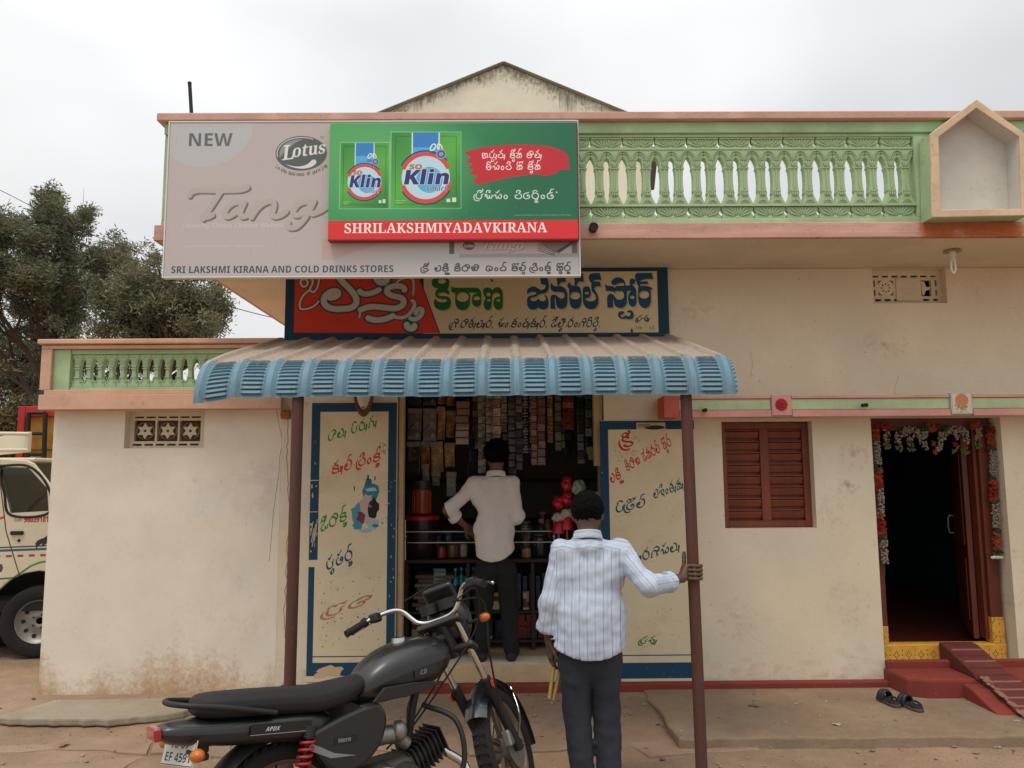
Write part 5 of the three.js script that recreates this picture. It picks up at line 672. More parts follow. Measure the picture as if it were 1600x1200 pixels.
// ---------- trees on the left ----------
function tree(label, base, height, spread, crownAt, seed, leafRGB, n) {
  rs = 4000 + seed * 911; const t = thing('tree', label, 'tree', [0, 0, 0], null), wood = [], tips = [], top = V(...crownAt);
  const limb = (p, d, len, r, depth) => {
    const pts = [p.clone()]; let q = p.clone(), dir = d.clone(); for (let i = 0; i < 4; i++) { dir.add(V(rr(-0.22, 0.22), rr(-0.06, 0.16), rr(-0.22, 0.22))).normalize(); q = q.clone().addScaledVector(dir, len / 4); pts.push(q); if (depth < 1) tips.push([q, depth]); }
    for (let i = 0; i < 4; i++) wood.push(cyl(pts[i], pts[i + 1], r * (1 - i * 0.15), r * (1 - (i + 1) * 0.15), depth > 3 ? 7 : 4));
    if (depth === 0) return;
    const kids = depth > 3 ? 4 : 3; for (let i = 0; i < kids; i++) { const a = rr(0, 6.28), s = rr(0.45, 0.95); limb(pts[depth > 4 ? 3 + (i & 1) : 2 + (i % 3)], dir.clone().add(V(Math.cos(a) * s * 1.15, rr(-0.1, 0.5), Math.sin(a) * s)).normalize(), len * rr(0.62, 0.8), r * 0.6, depth - 1); }
  };
  limb(V(...base), V(0, 1, 0), height * 0.32, height * 0.017, 5);
  // fit the crown to its place
  const bb = new THREE.Box3(); tips.forEach(([p]) => bb.expandByPoint(p)); const sx = spread / (bb.max.x - bb.min.x), cx = (bb.max.x + bb.min.x) / 2, sy = (top.y - base[1]) / (bb.max.y - base[1]);
  const fit = (g) => g.translate(-cx, -base[1], 0).scale(sx, sy, 1).translate(top.x, base[1], 0);
  obj('trunk', wood.map((g) => fit(clean(g))), mat(0x4a3d33, 0.95), t);
  // sprays of narrow leaves clumped along the twigs
  const leaf = []; for (let i = 0; i < 12; i++) { const g = new THREE.PlaneGeometry(0.030, 0.11, 1, 2); const p = g.attributes.position; for (let k = 0; k < p.count; k++) { const f = p.getY(k) / 0.11; p.setX(k, p.getX(k) * (1 - 1.5 * Math.abs(f))); p.setZ(k, -0.06 * f * f); } g.translate(0, 0.04, 0); T(g, rr(-0.12, 0.12), rr(-0.12, 0.12), rr(-0.12, 0.12), rr(-1.5, 1.5), rr(0, 6.3), rr(-2.2, 2.2)); leaf.push(clean(g)); }
  const lg = mergeGeometries(leaf); lg.computeVertexNormals();
  for (let i = tips.length - 1; i >= 0; i--) if (rnd() < 0.62) tips.splice(i, 1); // bare twigs between the clumps
  const im = new THREE.InstancedMesh(lg, new THREE.MeshPhysicalMaterial({ color: 0xffffff, roughness: 0.9, specularIntensity: 0.3, side: THREE.DoubleSide, transmission: 0.3, thickness: 0 }), n), m4 = new THREE.Matrix4(), c = new THREE.Color(), m = new THREE.Matrix4(); im.name = 'crown'; im.userData.kind = 'stuff'; im.castShadow = im.receiveShadow = true;
  for (let i = 0; i < n; i++) {
    const [p] = tips[Math.floor(rnd() * tips.length)], r = rr(0.02, 0.24) * (rnd() < 0.2 ? 1.5 : 1); const d = V(rr(-1, 1), rr(-0.8, 1), rr(-1, 1)).normalize().multiplyScalar(r);
    const x = top.x + (p.x - cx) * sx + d.x, y = base[1] + (p.y - base[1]) * sy + d.y * 0.75, z = p.z + d.z;
    m4.compose(V(x, y, z), new THREE.Quaternion().setFromEuler(new THREE.Euler(rr(-1, 1), rr(0, 6.3), rr(-1, 1))), V(1, 1, 1).multiplyScalar(rr(0.7, 1.35))); im.setMatrixAt(i, m4);
    const k = rr(0.6, 1.45), w = rnd() < 0.22 ? 1.35 : 1; im.setColorAt(i, c.setRGB(leafRGB[0] * k * w, leafRGB[1] * k * (w > 1 ? 1.05 : 1), leafRGB[2] * k));
  }
  t.add(im); return t;
}
{
  const z = -15, p = (a, b, d = z) => { const u = U(a, b, d); return [u.x, u.y, u.z]; };
  tree('tall dense dark tree at the left edge behind the van', [p(20, 900)[0], 0, z], 9, 5.6, p(15, 238), 1, [0.165, 0.185, 0.115], 8200);
  tree('lighter open crowned tree with visible boughs behind the annex parapet', [p(180, 900)[0], 0, z + 1.5], 6.6, 4.6, p(197, 362, z + 1.5), 2, [0.195, 0.205, 0.125], 4000);
  tree('low bushy tree between the two taller crowns behind the annex', [p(100, 900, z - 4)[0], 0, z - 4], 6, 6.5, p(105, 440, z - 4), 3, [0.165, 0.18, 0.115], 2600);
  tree('dull bush low at the left edge beside the yellow truck', [p(-20, 900, -9)[0], 0, -9], 3.2, 3.4, p(-10, 590, -9), 4, [0.12, 0.105, 0.055], 3000);
}
// ---------- van and truck at the left edge ----------
function wheelParts(r, w, parent, rimMat, tyreMat, name = 'wheel') {
  const ty = new THREE.Group(); ty.name = name; parent.add(ty); const pr = [[r * 0.62, -w * 0.42], [r * 0.72, -w * 0.5], [r * 0.92, -w * 0.5], [r * 0.985, -w * 0.4], [r, -w * 0.2], [r, w * 0.2], [r * 0.985, w * 0.4], [r * 0.92, w * 0.5], [r * 0.72, w * 0.5], [r * 0.62, w * 0.42]];
  obj('tyre', T(new THREE.LatheGeometry(pr.map(([a, b]) => new THREE.Vector2(a, b)), 36), 0, 0, 0, Math.PI / 2), tyreMat, ty);
  return ty;
}
{
  const z = -1.1, v = thing('van', 'cream passenger van with a red phone number and a roof rack parked behind the annex', 'van'), P = (a, b) => { const u = U(a, b, z); return [u.x, u.y]; };
  const paint = mat(0xccc2ab, 0.4), tyre = mat(0x1d1b1a, 0.95), hub = P(57, 961);
  const wl = [P(4, 728), P(48, 729), P(75, 762), P(77, 800), P(20, 803), P(13, 770)], body = [[-7.6, 0.42], [-7.6, 1.5], [-7.45, 1.84], P(-30, 714), P(44, 719), P(54, 724), P(83, 765), [-3.95, 1.2], [-3.35, 1.08], [-3.1, 0.95], [-3.05, 0.45], [hub[0] + 0.42, 0.42]];
  for (let i = 0; i <= 10; i++) { const t = Math.PI * i / 10; body.push([hub[0] + Math.cos(t) * 0.40, 0.36 + Math.sin(t) * 0.40]); } body.push([hub[0] - 0.42, 0.42], [-7.0, 0.38]);
  const sideWin = [[-7.3, 1.22], [-5.75, 1.22], [-5.75, 1.66], [-7.25, 1.66]];
  const print = canvasTex(2048, 700, (x, w, h) => { // door side, mapped by x -7.7 .. -3 and y 0.3 .. 1.9
    noiseFill(x, w, h, [206, 196, 172], 0.06, 4, { grain: 0.03 }); const X = (px) => (P(px, 850)[0] + 7.7) / 4.7 * w, Y = (py) => (1.9 - P(40, py)[1]) / 1.6 * h, L = (c, lw, pts) => { x.strokeStyle = c; x.lineWidth = lw; x.beginPath(); pts.forEach(([a, b], i) => i ? x.lineTo(X(a), Y(b)) : x.moveTo(X(a), Y(b))); x.stroke(); };
    L('#23586e', 9, [[-200, 862], [76, 858]]); L('#1d2b4a', 5, [[-200, 858], [76, 853]]); for (let i = -30; i < 10; i++) { x.fillStyle = i % 2 ? '#c9c2b4' : '#a03033'; x.save(); x.fillRect(X(i * 8), Y(866), X(8) - X(0) + 1, 9); x.restore(); }
    L('#2f7a43', 7, [[-200, 906], [0, 903], [28, 902], [40, 893], [52, 884], [64, 879], [78, 877]]); L('#c02f2f', 9, [[-30, 822], [10, 807]]); L('#b5333b', 3, [[-40, 780], [2, 775]]);
    const tk = (X(70) - X(30)) / 40; x.save(); x.translate(X(24), Y(815)); x.scale(tk, tk); x.font = 'bold 7px sans-serif'; x.fillStyle = '#5a5048'; x.fillText('Call:', 0, -1, 11); x.font = 'bold 13px sans-serif'; x.fillStyle = '#a3221f'; x.fillText('9603918136', 14, 1, 44); x.strokeStyle = '#a3221f'; x.lineWidth = 0.5; x.strokeText('9603918136', 14, 1, 44); x.restore();
    x.fillStyle = '#2a2725'; x.save(); x.translate(X(56), Y(845)); x.scale(tk, tk); x.fill(strokes('M0 4 C4 -4 10 -2 14 -6 C18 -10 22 -8 24 -4 L30 -6 L26 0 C22 4 18 2 14 6 L8 10 L10 4 L4 8 L2 14 Z')); x.restore();
    for (let i = 0; i < 6; i++) { const t = i / 6 * 6.28; x.beginPath(); x.arc(X(8) + Math.cos(t) * 6, Y(886) + Math.sin(t) * 10, 7, 0, 6.3); x.fillStyle = '#4a4640'; x.fill(); }
    L('#3c362e', 4, [[-3, 716], [2, 760], [14, 830], [36, 897], [38, 905]]); blot(x, X(10), Y(930), 60, 'rgba(120,90,60,0.08)', 60); speck(x, 0, w, h * 0.75, h, 300, ['rgba(110,85,60,0.4)'], 2); }, { clamp: true });
  const side = uvXY(clean(ext(shapeOf(body, [wl, sideWin]), 0.05, 0.01, z - 0.05)), -7.7, 0.3, 4.7, 1.6); obj('side_panel', side, mat(0xffffff, 0.38, { map: print }), v);
  obj('far_side_panel', ext(shapeOf(body, [wl, sideWin]), 0.05, 0.01, z - 1.6), paint, v); obj('roof', [bx(-7.5, P(46, 719)[0] + 0.05, 1.735, P(20, 715)[1], z - 1.56, z - 0.052, 0.03)], paint, v); obj('bonnet', [bx(-3.9, -3.08, 0.5, 1.05, z - 1.54, z - 0.055, 0.05), bx(-7.6, -7.5, 0.45, 1.7, z - 1.54, z - 0.055, 0.03)], paint, v); obj('floor_pan', bx(-7.5, -3.9, 0.40, 0.5, z - 1.5, z - 0.06, 0.01), M.black, v);
  const glass = new THREE.MeshPhysicalMaterial({ color: 0xcfd8d4, roughness: 0.03, transmission: 1, thickness: 0, ior: 1.45 });
  obj('side_window', uvXY(clean(ext(shapeOf(wl), 0.006, 0, z - 0.032)), 0, 0, 1, 1), glass, v); obj('side_window', clean(ext(shapeOf(sideWin), 0.006, 0, z - 0.032)), glass, v);
  obj('window_seal', tube([...wl, wl[0]].map(([a, b]) => V(a, b, z - 0.002)), 0.012, 60, 5), M.black, v); obj('door_handle', [bx(...[P(21.5, 832)[0], P(40, 832)[0], P(30, 835)[1], P(30, 829)[1]], z - 0.005, z + 0.022, 0.01), sph(P(33, 844)[0], P(33, 844)[1], z, 0.014)], M.black, v);
  obj('steering_wheel', T(new THREE.TorusGeometry(0.19, 0.016, 8, 28), P(45, 800)[0], P(45, 800)[1] + 0.02, z - 0.42, 1.15, 0.9, 0), M.black, v); obj('seat', [bx(-5.55, -5.3, 0.6, 1.42, z - 0.65, z - 0.15, 0.08), bx(-5.4, -4.85, 0.55, 0.78, z - 0.65, z - 0.15, 0.08), bx(-5.42, -5.32, 1.4, 1.6, z - 0.5, z - 0.28, 0.04)], mat(0x35302d, 0.9), v); obj('dashboard', bx(-4.25, -3.95, 0.9, 1.19, z - 1.45, z - 0.1, 0.05), mat(0x3b3a38, 0.8), v);
  const rk = []; const ra = P(-20, 708), rb = P(50, 703); for (const zz of [z - 0.1, z - 1.25]) { const e = rb[0] - (zz < z - 1 ? 0.75 : 0.05); rk.push(cyl(V(-7.2, ra[1], zz), V(e, rb[1], zz), 0.018), cyl(V(-7.2, ra[1] + 0.2, zz), V(e, rb[1] + 0.15, zz), 0.018)); for (let i = 0; i < 5; i++) rk.push(cyl(V(-7.2 + i * 0.5, ra[1] - 0.07, zz), V(-7.2 + i * 0.5, ra[1] + 0.19, zz), 0.014)); } for (let i = 0; i < 6; i++) rk.push(cyl(V(-7.2 + i * 0.395, ra[1], z - 1.25), V(-7.2 + i * 0.395, ra[1], z - 0.1), 0.014)); rk.push(T(bx(-0.02, 0.02, rb[1] - 0.02, rb[1] + 0.17, -0.68, 0.68, 0.01), rb[0] - 0.4, 0, z - 0.675, 0, 0.545, 0));
  obj('roof_rack', rk, mat(0xc9bfa8, 0.5), v);
  for (const [x, zz] of [[hub[0], z - 0.12], [hub[0], z - 1.48], [-6.6, z - 0.12], [-6.6, z - 1.48]]) { const w = wheelParts(0.315, 0.2, v, null, tyre); w.position.set(x, 0.305, zz); const rim = [T(new THREE.LatheGeometry([[0.03, 0.03], [0.06, 0.045], [0.10, 0.02], [0.16, 0.03], [0.185, 0.07], [0.2, 0.08], [0.2, -0.08]].map(([a, b]) => new THREE.Vector2(a, b)), 28), 0, 0, 0, Math.PI / 2)]; obj('rim', rim, mat(0x8d8a84, 0.45, { metalness: 0.6 }), w); const holes = []; for (let i = 0; i < 10; i++) { const t = i / 10 * 6.283; holes.push(cyl(V(Math.cos(t) * 0.135, Math.sin(t) * 0.135, 0.02), V(Math.cos(t) * 0.135, Math.sin(t) * 0.135, 0.034), 0.018, 0.018, 8)); } for (let i = 0; i < 5; i++) { const t = i / 5 * 6.283; holes.push(cyl(V(Math.cos(t) * 0.06, Math.sin(t) * 0.06, 0.03), V(Math.cos(t) * 0.06, Math.sin(t) * 0.06, 0.055), 0.01, 0.008, 6)); } obj('rim_hole', holes, M.black, w); }
  obj('wheel_well', T(new THREE.CylinderGeometry(0.395, 0.395, 1.44, 24, 1, true, 0, Math.PI), hub[0], 0.36, z - 0.79, Math.PI / 2, 0, Math.PI / 2), mat(0x1a1816, 0.95, { side: THREE.DoubleSide }), v);
  // nosed slightly away from the street, turned about its front wheel
  { const a = 0.21, c = V(hub[0], 0, z); const m = new THREE.Matrix4().makeTranslation(c.x, 0, c.z).multiply(new THREE.Matrix4().makeRotationY(a)).multiply(new THREE.Matrix4().makeTranslation(-c.x, 0, -c.z)); v.position.setFromMatrixPosition(m); v.rotation.y = a; }
  // truck
  const z2 = -4.2, k = thing('cargo_truck', 'yellow cargo truck body with a red frame and a black ladder behind the van', 'truck'), Q = (a, b) => U(a, b, z2), q0 = Q(38, 640), q1 = Q(150, 640); const yl = aged([186, 134, 46], 71);
  obj('rear_panel', bx(q0.x, q1.x, 0.9, q0.y, z2 - 0.06, z2, 0.01), yl, k); each('side_panel', [bx(q0.x, q0.x + 0.06, 0.9, q0.y, z2 - 4, z2 - 0.061, 0.01), bx(q1.x - 0.06, q1.x, 0.9, q0.y, z2 - 4, z2 - 0.061, 0.01)], yl, k);
  const red = aged([168, 42, 36], 73); obj('frame', [bx(q0.x - 0.05, q0.x + 0.045, 0.85, q0.y + 0.04, z2 + 0.001, z2 + 0.05, 0.01), bx(q0.x + 0.046, q1.x, q0.y - 0.10, q0.y + 0.04, z2 + 0.001, z2 + 0.05, 0.01), bx(q0.x - 0.05, q0.x - 0.001, q0.y - 0.08, q0.y + 0.04, z2 - 4, z2, 0.01)], red, k);
  const lad = []; for (const [a, b] of [[52, 47], [78, 72]]) lad.push(cyl(V(Q(a, 646).x, Q(a, 646).y, z2 + 0.1), V(Q(b, 830).x, Q(b, 830).y, z2 + 0.1), 0.028)); for (const y of [646, 678, 710, 742, 775]) lad.push(cyl(Q(51, y).setZ(z2 + 0.1), Q(77, y).setZ(z2 + 0.1), 0.022)); obj('ladder', lad, M.black, k); const rv = []; for (const y of [700, 745, 790]) rv.push(bx(q0.x + 0.05, q1.x - 0.05, Q(60, y).y - 0.02, Q(60, y).y + 0.02, z2 + 0.001, z2 + 0.02, 0.005)); obj('cross_rib', rv, yl, k);
  obj('chassis', bx(q0.x + 0.2, q1.x - 0.2, 0.6, 0.88, z2 - 4, z2 - 0.1, 0.02), M.black, k);
  for (const [x, zz] of [[q0.x + 0.3, z2 - 0.9], [q1.x - 0.3, z2 - 0.9], [q0.x + 0.3, z2 - 3.2], [q1.x - 0.3, z2 - 3.2]]) { const w = wheelParts(0.42, 0.3, k, null, tyre); w.rotation.y = Math.PI / 2; w.position.set(x, 0.41, zz); obj('rim', T(new THREE.CylinderGeometry(0.26, 0.26, 0.2, 20), 0, 0, 0, Math.PI / 2), red, w); }
}
// ---------- goods inside the shop ----------
{
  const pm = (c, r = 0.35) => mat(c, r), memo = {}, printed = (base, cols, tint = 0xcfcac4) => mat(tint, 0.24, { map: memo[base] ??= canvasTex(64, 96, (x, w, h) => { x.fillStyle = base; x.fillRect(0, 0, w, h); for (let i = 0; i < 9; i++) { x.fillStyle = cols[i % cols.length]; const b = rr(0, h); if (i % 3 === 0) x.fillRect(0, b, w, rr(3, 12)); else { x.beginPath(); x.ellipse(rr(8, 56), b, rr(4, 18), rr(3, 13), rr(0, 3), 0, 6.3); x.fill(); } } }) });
  // counter with open front shelves and a rail above it
  const ct = thing('shop_counter', 'dark wooden shop counter with open front shelves behind the man in the plain shirt', 'counter'), cw = mat(0x2c211a, 0.7), x0 = -0.835, x1 = 0.76, zc = -0.42, yt = uy(700, 874, zc);
  obj('counter_top', bx(x0, x1, yt - 0.03, yt, -0.92, zc + 0.02, 0.006), cw, ct); obj('back_board', bx(x0, x1, 0.18, yt - 0.031, -0.92, -0.90, 0.002), cw, ct); for (const x of [x0, -0.33, 0.2, x1 - 0.03]) obj('upright', bx(x, x + 0.03, 0.18, yt - 0.031, -0.899, zc, 0.003), cw, ct); for (const y of [0.24, 0.47]) obj('shelf', bx(x0 + 0.031, x1 - 0.031, y, y + 0.022, -0.898, zc - 0.01, 0.003), cw, ct);
  const rail = thing('counter_rail', 'thin steel rail of two rods standing along the counter edge', 'rail'), zr = -0.40; for (const [y, a, b] of [[831, 634, 864], [848, 636, 864]]) obj('rod', cyl(U(a, y, zr), U(b, y - 1, zr), 0.0065, 0.0065, 8), M.metal, rail); for (const a of [633, 866]) obj('rail_post', [cyl(V(ux(a, 850, zr), yt, zr), V(ux(a, 815, zr), uy(a, 812, zr), zr), 0.011, 0.009, 10), sph(ux(a, 838, zr), uy(a, 838, zr), zr, 0.017, 1, 1.4, 1, 8)], M.metal, rail);
  tag(obj('hanging_bar', cyl(V(-0.83, 2.46, -0.5), V(0.76, 2.46, -0.5), 0.012), M.rust), 'thin rusty bar across the top of the shop opening from which sachet strips hang', 'bar');
  // strips of sachets
  const sachet = (w, h) => { const g = new RoundedBoxGeometry(w, h, 0.014, 2, 0.006); const p = g.attributes.position; for (let i = 0; i < p.count; i++) p.setZ(i, p.getZ(i) * (1 - Math.pow(Math.abs(p.getY(i)) / (h / 2), 4) * 0.8)); g.computeVertexNormals(); return uvXY(clean(g), -w / 2, -h / 2, w, h); };
  const S = [
    [753, 12, 740, '#b9b6ae', ['#6d6a66', '#8d8a84', '#3d4a40'], 'pale grey sachet strip hanging just left of the standing man'], [764.5, 11, 690, '#b3a8a0', ['#8f3b38', '#c9c4bc'], 'grey and red dotted sachet strip second from the man'], [776, 12, 693, '#b8aaa2', ['#a03a36', '#d4cdc4'], 'silver and red sachet strip above the standing man'], [787.5, 10, 676, '#b8aaa2', ['#a03a36', '#d4cdc4'], 'silver and red sachet strip right of its twin above the man'],
    [800, 12, 742, '#5a5652', ['#3b3835', '#74706a'], 'dull dark grey sachet strip right of the standing man'], [811, 10, 735, '#5a5652', ['#3b3835', '#74706a'], 'dull charcoal sachet strip beside the dull grey one'], [821, 9, 709, '#1e1c1d', ['#c9c6c0', '#3d2a2a'], 'black sachet strip with white dots, left of two'], [831.5, 9, 709, '#1e1c1d', ['#c9c6c0', '#3d2a2a'], 'black sachet strip with white dots, right of two'], [834, 9, 727, '#a4766e', ['#b98e84', '#6d3d3b'], 'short pink brown sachet strip in front of the black ones'], [845.5, 13, 727, '#a4766e', ['#b98e84', '#6d3d3b'], 'long glittering pink brown sachet strip'], [860, 9, 692, '#a87436', ['#c9a05a', '#6d4420'], 'golden brown sachet strip ending in a silver clip'], [872, 10, 705, '#5a5652', ['#3b3835', '#74706a'], 'dim grey sachet strip between the golden and the red ones'], [888, 18, 672, '#8f2c28', ['#c25046', '#4a1c1c'], 'short wide red packet strip near the right of the opening'], [907, 11, 718, '#2f4a50', ['#1d2f36', '#44666c'], 'dark teal sachet strip, left of the teal pair at the right side'], [920, 11, 712, '#2f4a50', ['#1d2f36', '#44666c'], 'dark teal sachet strip next to the right shutter guide'],
  ];
  S.forEach(([px, w, yb, base, cols, label], i) => {
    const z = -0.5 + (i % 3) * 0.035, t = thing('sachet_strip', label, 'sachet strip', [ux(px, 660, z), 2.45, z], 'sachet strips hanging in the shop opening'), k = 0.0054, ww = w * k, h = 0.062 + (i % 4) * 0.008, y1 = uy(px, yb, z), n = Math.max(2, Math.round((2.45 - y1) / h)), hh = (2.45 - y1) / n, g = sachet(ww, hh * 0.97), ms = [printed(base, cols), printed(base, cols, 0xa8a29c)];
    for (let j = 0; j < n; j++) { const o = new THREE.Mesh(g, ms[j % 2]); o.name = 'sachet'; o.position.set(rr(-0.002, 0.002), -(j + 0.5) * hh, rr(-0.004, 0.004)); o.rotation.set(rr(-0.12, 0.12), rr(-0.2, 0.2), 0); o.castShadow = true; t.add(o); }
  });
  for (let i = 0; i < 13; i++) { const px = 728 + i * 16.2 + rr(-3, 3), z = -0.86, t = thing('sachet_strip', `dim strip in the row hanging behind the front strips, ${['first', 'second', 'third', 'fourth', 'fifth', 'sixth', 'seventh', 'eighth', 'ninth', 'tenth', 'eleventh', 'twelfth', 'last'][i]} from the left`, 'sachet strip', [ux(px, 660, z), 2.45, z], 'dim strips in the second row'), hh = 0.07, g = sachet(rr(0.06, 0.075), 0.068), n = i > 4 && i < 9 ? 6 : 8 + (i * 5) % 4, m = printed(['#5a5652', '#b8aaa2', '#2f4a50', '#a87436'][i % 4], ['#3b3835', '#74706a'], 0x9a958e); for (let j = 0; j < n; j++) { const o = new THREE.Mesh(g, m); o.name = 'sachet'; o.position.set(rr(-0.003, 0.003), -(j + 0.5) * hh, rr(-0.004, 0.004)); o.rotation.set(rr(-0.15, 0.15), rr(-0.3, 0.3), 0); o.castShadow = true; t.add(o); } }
  // packets clipped under white cards on the left
  const cardM = pm(0x8d857c, 0.8), P = { grey: ['#77706a', ['#4b4644', '#a39b92', '#2f2b2a']], orange: ['#a8762e', ['#c9973f', '#5d3c1a', '#d8b878']], dark: ['#4f4a47', ['#2f2b2a', '#7d746a', '#8a6f3a']] };
  const rows = [[636, 659, 600, 634, 'dark'], [660, 683, 600, 634, 'grey'], [684, 697, 598, 632, 'orange'], [697, 711, 600, 634, 'orange'], [636, 659, 644, 688, 'grey'], [660, 683, 644, 690, 'grey'], [683, 696, 641, 688, 'orange'], [697, 711, 648, 684, 'orange'], [636, 657, 696, 742, 'dark'], [657, 672, 696, 728, 'orange'], [673, 693, 696, 738, 'orange'], [694, 711, 698, 730, 'orange'], [659, 671, 732, 752, 'grey'], [674, 688, 744, 760, 'dark'], [697, 713, 744, 776, 'dark']];
  const rowName = (y) => y < 636 ? 'top row' : y < 693 ? 'second row' : y < 730 ? 'third row' : 'lowest row';
  rows.forEach(([a, b, c, d, kind], i) => { const z = -0.66 - (i % 2) * 0.02, p = U((a + b) / 2, (c + d) / 2, z), w = (b - a) * 0.0055, h = (d - c) * 0.0055, t = thing('hanging_packet', `${{ grey: 'grey printed', orange: 'orange yellow', dark: 'dark printed' }[kind]} packet under a card, ${rowName(c)}, ${a < 657 ? 'beside the shutter guide' : a < 673 ? 'second from the guide' : a < 694 ? 'third from the guide' : 'next to the pink packs'}`, 'packet', [p.x, p.y, z], 'packets hanging at the left of the shop'); const o = obj('pouch', sachet(w * 0.94, h), printed(...P[kind]), t); o.rotation.set(rr(-0.1, 0.1), rr(-0.15, 0.15), rr(-0.05, 0.05)); obj('header_card', bx(-w * 0.5, w * 0.5, h * 0.46, h * 0.46 + 0.042, 0.008, 0.013, 0.001), cardM, t).rotation.z = rr(-0.05, 0.05); });
  for (let i = 0; i < 6; i++) { const p = U(723 + rr(-1.5, 1.5), 632 + i * 11.5, -0.6); tag(obj('soap_pack', bx(p.x - 0.058, p.x + 0.058, p.y - 0.029, p.y + 0.029, -0.62, -0.59, 0.008), printed('#b08e86', ['#c9aaa0', '#7d4a48', '#d6c4bc'])), `flat pinkish pack, ${['topmost', 'second from the top', 'third from the top', 'third from the bottom', 'second from the bottom', 'lowest'][i]} in the column beside the packets`, 'pack', 'pink packs hanging in a column'); }
  for (const [a, b, w] of [[737, 690, 'top'], [739, 712, 'middle'], [736, 735, 'lowest']]) { const p = U(a, b, -0.6); tag(obj('blue_pouch', T(sachet(0.06, 0.11), p.x, p.y, p.z, 0.1, 0.2), pm(0x1d2633, 0.15)), `${w} shiny dark blue pouch of the chain left of the man in the plain shirt`, 'pouch', 'dark blue pouches hanging in a chain'); }
  // jars, tubs and pots on the counter
  const lathe = (pts, px, yb, z, seg = 28) => { const u = U(px, yb, z); return T(new THREE.LatheGeometry(pts.map(([a, b]) => new THREE.Vector2(a, b)), seg), u.x, yt, z); };
  { const z = -0.58, t = thing('plastic_jar', 'ribbed orange plastic jar standing on the pink lidded tub', 'jar', [ux(659, 785, z), uy(659, 804, z), z]); obj('jar_body', T(new THREE.LatheGeometry([[0, 0], [0.075, 0], [0.08, 0.02], [0.076, 0.10], [0.08, 0.2], [0.07, 0.215]].map(([a, b]) => new THREE.Vector2(a, b)), 20), 0, 0, 0), pm(0xa5441c, 0.25), t); const rb = []; for (let i = 0; i < 16; i++) { const q = i / 16 * 6.283; rb.push(cyl(V(Math.cos(q) * 0.079, 0.02, Math.sin(q) * 0.079), V(Math.cos(q) * 0.078, 0.195, Math.sin(q) * 0.078), 0.004, 0.004, 5)); } obj('rib', rb, pm(0xb04e22, 0.3), t); obj('lid', [cyl(V(0, 0.216, 0), V(0, 0.285, 0), 0.076, 0.07, 24)], pm(0x3b3a2c, 0.4), t);
    const zb = -0.58, tub = thing('plastic_tub', 'wide dark tub with a bright pink lid on the counter at the left', 'tub', [ux(659, 840, zb), yt, zb]), H = uy(659, 812, zb) - yt; obj('tub_body', T(new THREE.LatheGeometry([[0, 0], [0.115, 0], [0.128, H * 0.5], [0.138, H], [0.13, H]].map(([a, b]) => new THREE.Vector2(a, b)), 30), 0, 0, 0), pm(0x33222a, 0.25), tub); obj('lid', [T(new THREE.LatheGeometry([[0, 0.04], [0.13, 0.04], [0.145, 0.03], [0.146, 0.002], [0.139, 0.002]].map(([a, b]) => new THREE.Vector2(a, b)), 30), 0, H, 0)], pm(0xb32a40, 0.35), tub); }
  const jars = [[683, 0.045, 0.17, 0x23483a, -0.7, 'small dark green jar behind the orange jar'], [700, 0.05, 0.20, 0x223048, -0.75, 'dark blue jar near the left elbow of the standing man'], [708, 0.06, 0.13, 0x5d3a2c, -0.55, 'brown clay coloured jar by the elbow of the standing man'], [722, 0.045, 0.12, 0x9a9488, -0.6, 'clear jar of pale sweets behind the bent arm'], [826, 0.06, 0.2, 0x5a5652, -0.7, 'grey lidded jar right of the standing man'], [843, 0.085, 0.19, 0x262a2e, -0.62, 'large dark pot on the counter right of the standing man'], [857, 0.05, 0.30, 0x5a2c1e, -0.78, 'tall brown jar behind the red dusters'], [690, 0.04, 0.10, 0x7a2430, -0.5, 'little red jar at the counter rail left'], [822, 0.04, 0.09, 0x8a7030, -0.5, 'little mustard jar at the counter rail right']];
  jars.forEach(([px, r, h, c, z, label]) => { const t = thing('jar', label, 'jar', [ux(px, 850, z), yt, z]); obj('jar_body', new THREE.LatheGeometry([[0, 0], [r * 0.92, 0], [r, h * 0.08], [r, h * 0.78], [r * 0.8, h * 0.88], [r * 0.8, h * 0.9]].map(([a, b]) => new THREE.Vector2(a, b)), 22), pm(c, 0.2), t); obj('lid', cyl(V(0, h * 0.9, 0), V(0, h, 0), r * 0.86, r * 0.84, 22), pm(c === 0x9a9488 ? 0x8a2a2a : 0x3a3734, 0.4), t); });
  // red dusters with white fluff at the right
  const fluff = (r, n, m, sy) => { const g = new THREE.IcosahedronGeometry(r, 4), p = g.attributes.position; for (let i = 0; i < p.count; i++) { const k = 1 + 0.45 * N(p.getX(i) * 26 + r * 300, p.getY(i) * 26, p.getZ(i) * 26) + 0.15 * N(p.getX(i) * 80, p.getY(i) * 80, p.getZ(i) * 80); p.setXYZ(i, p.getX(i) * k, p.getY(i) * k * sy, p.getZ(i) * k); } g.computeVertexNormals(); return clean(g); };
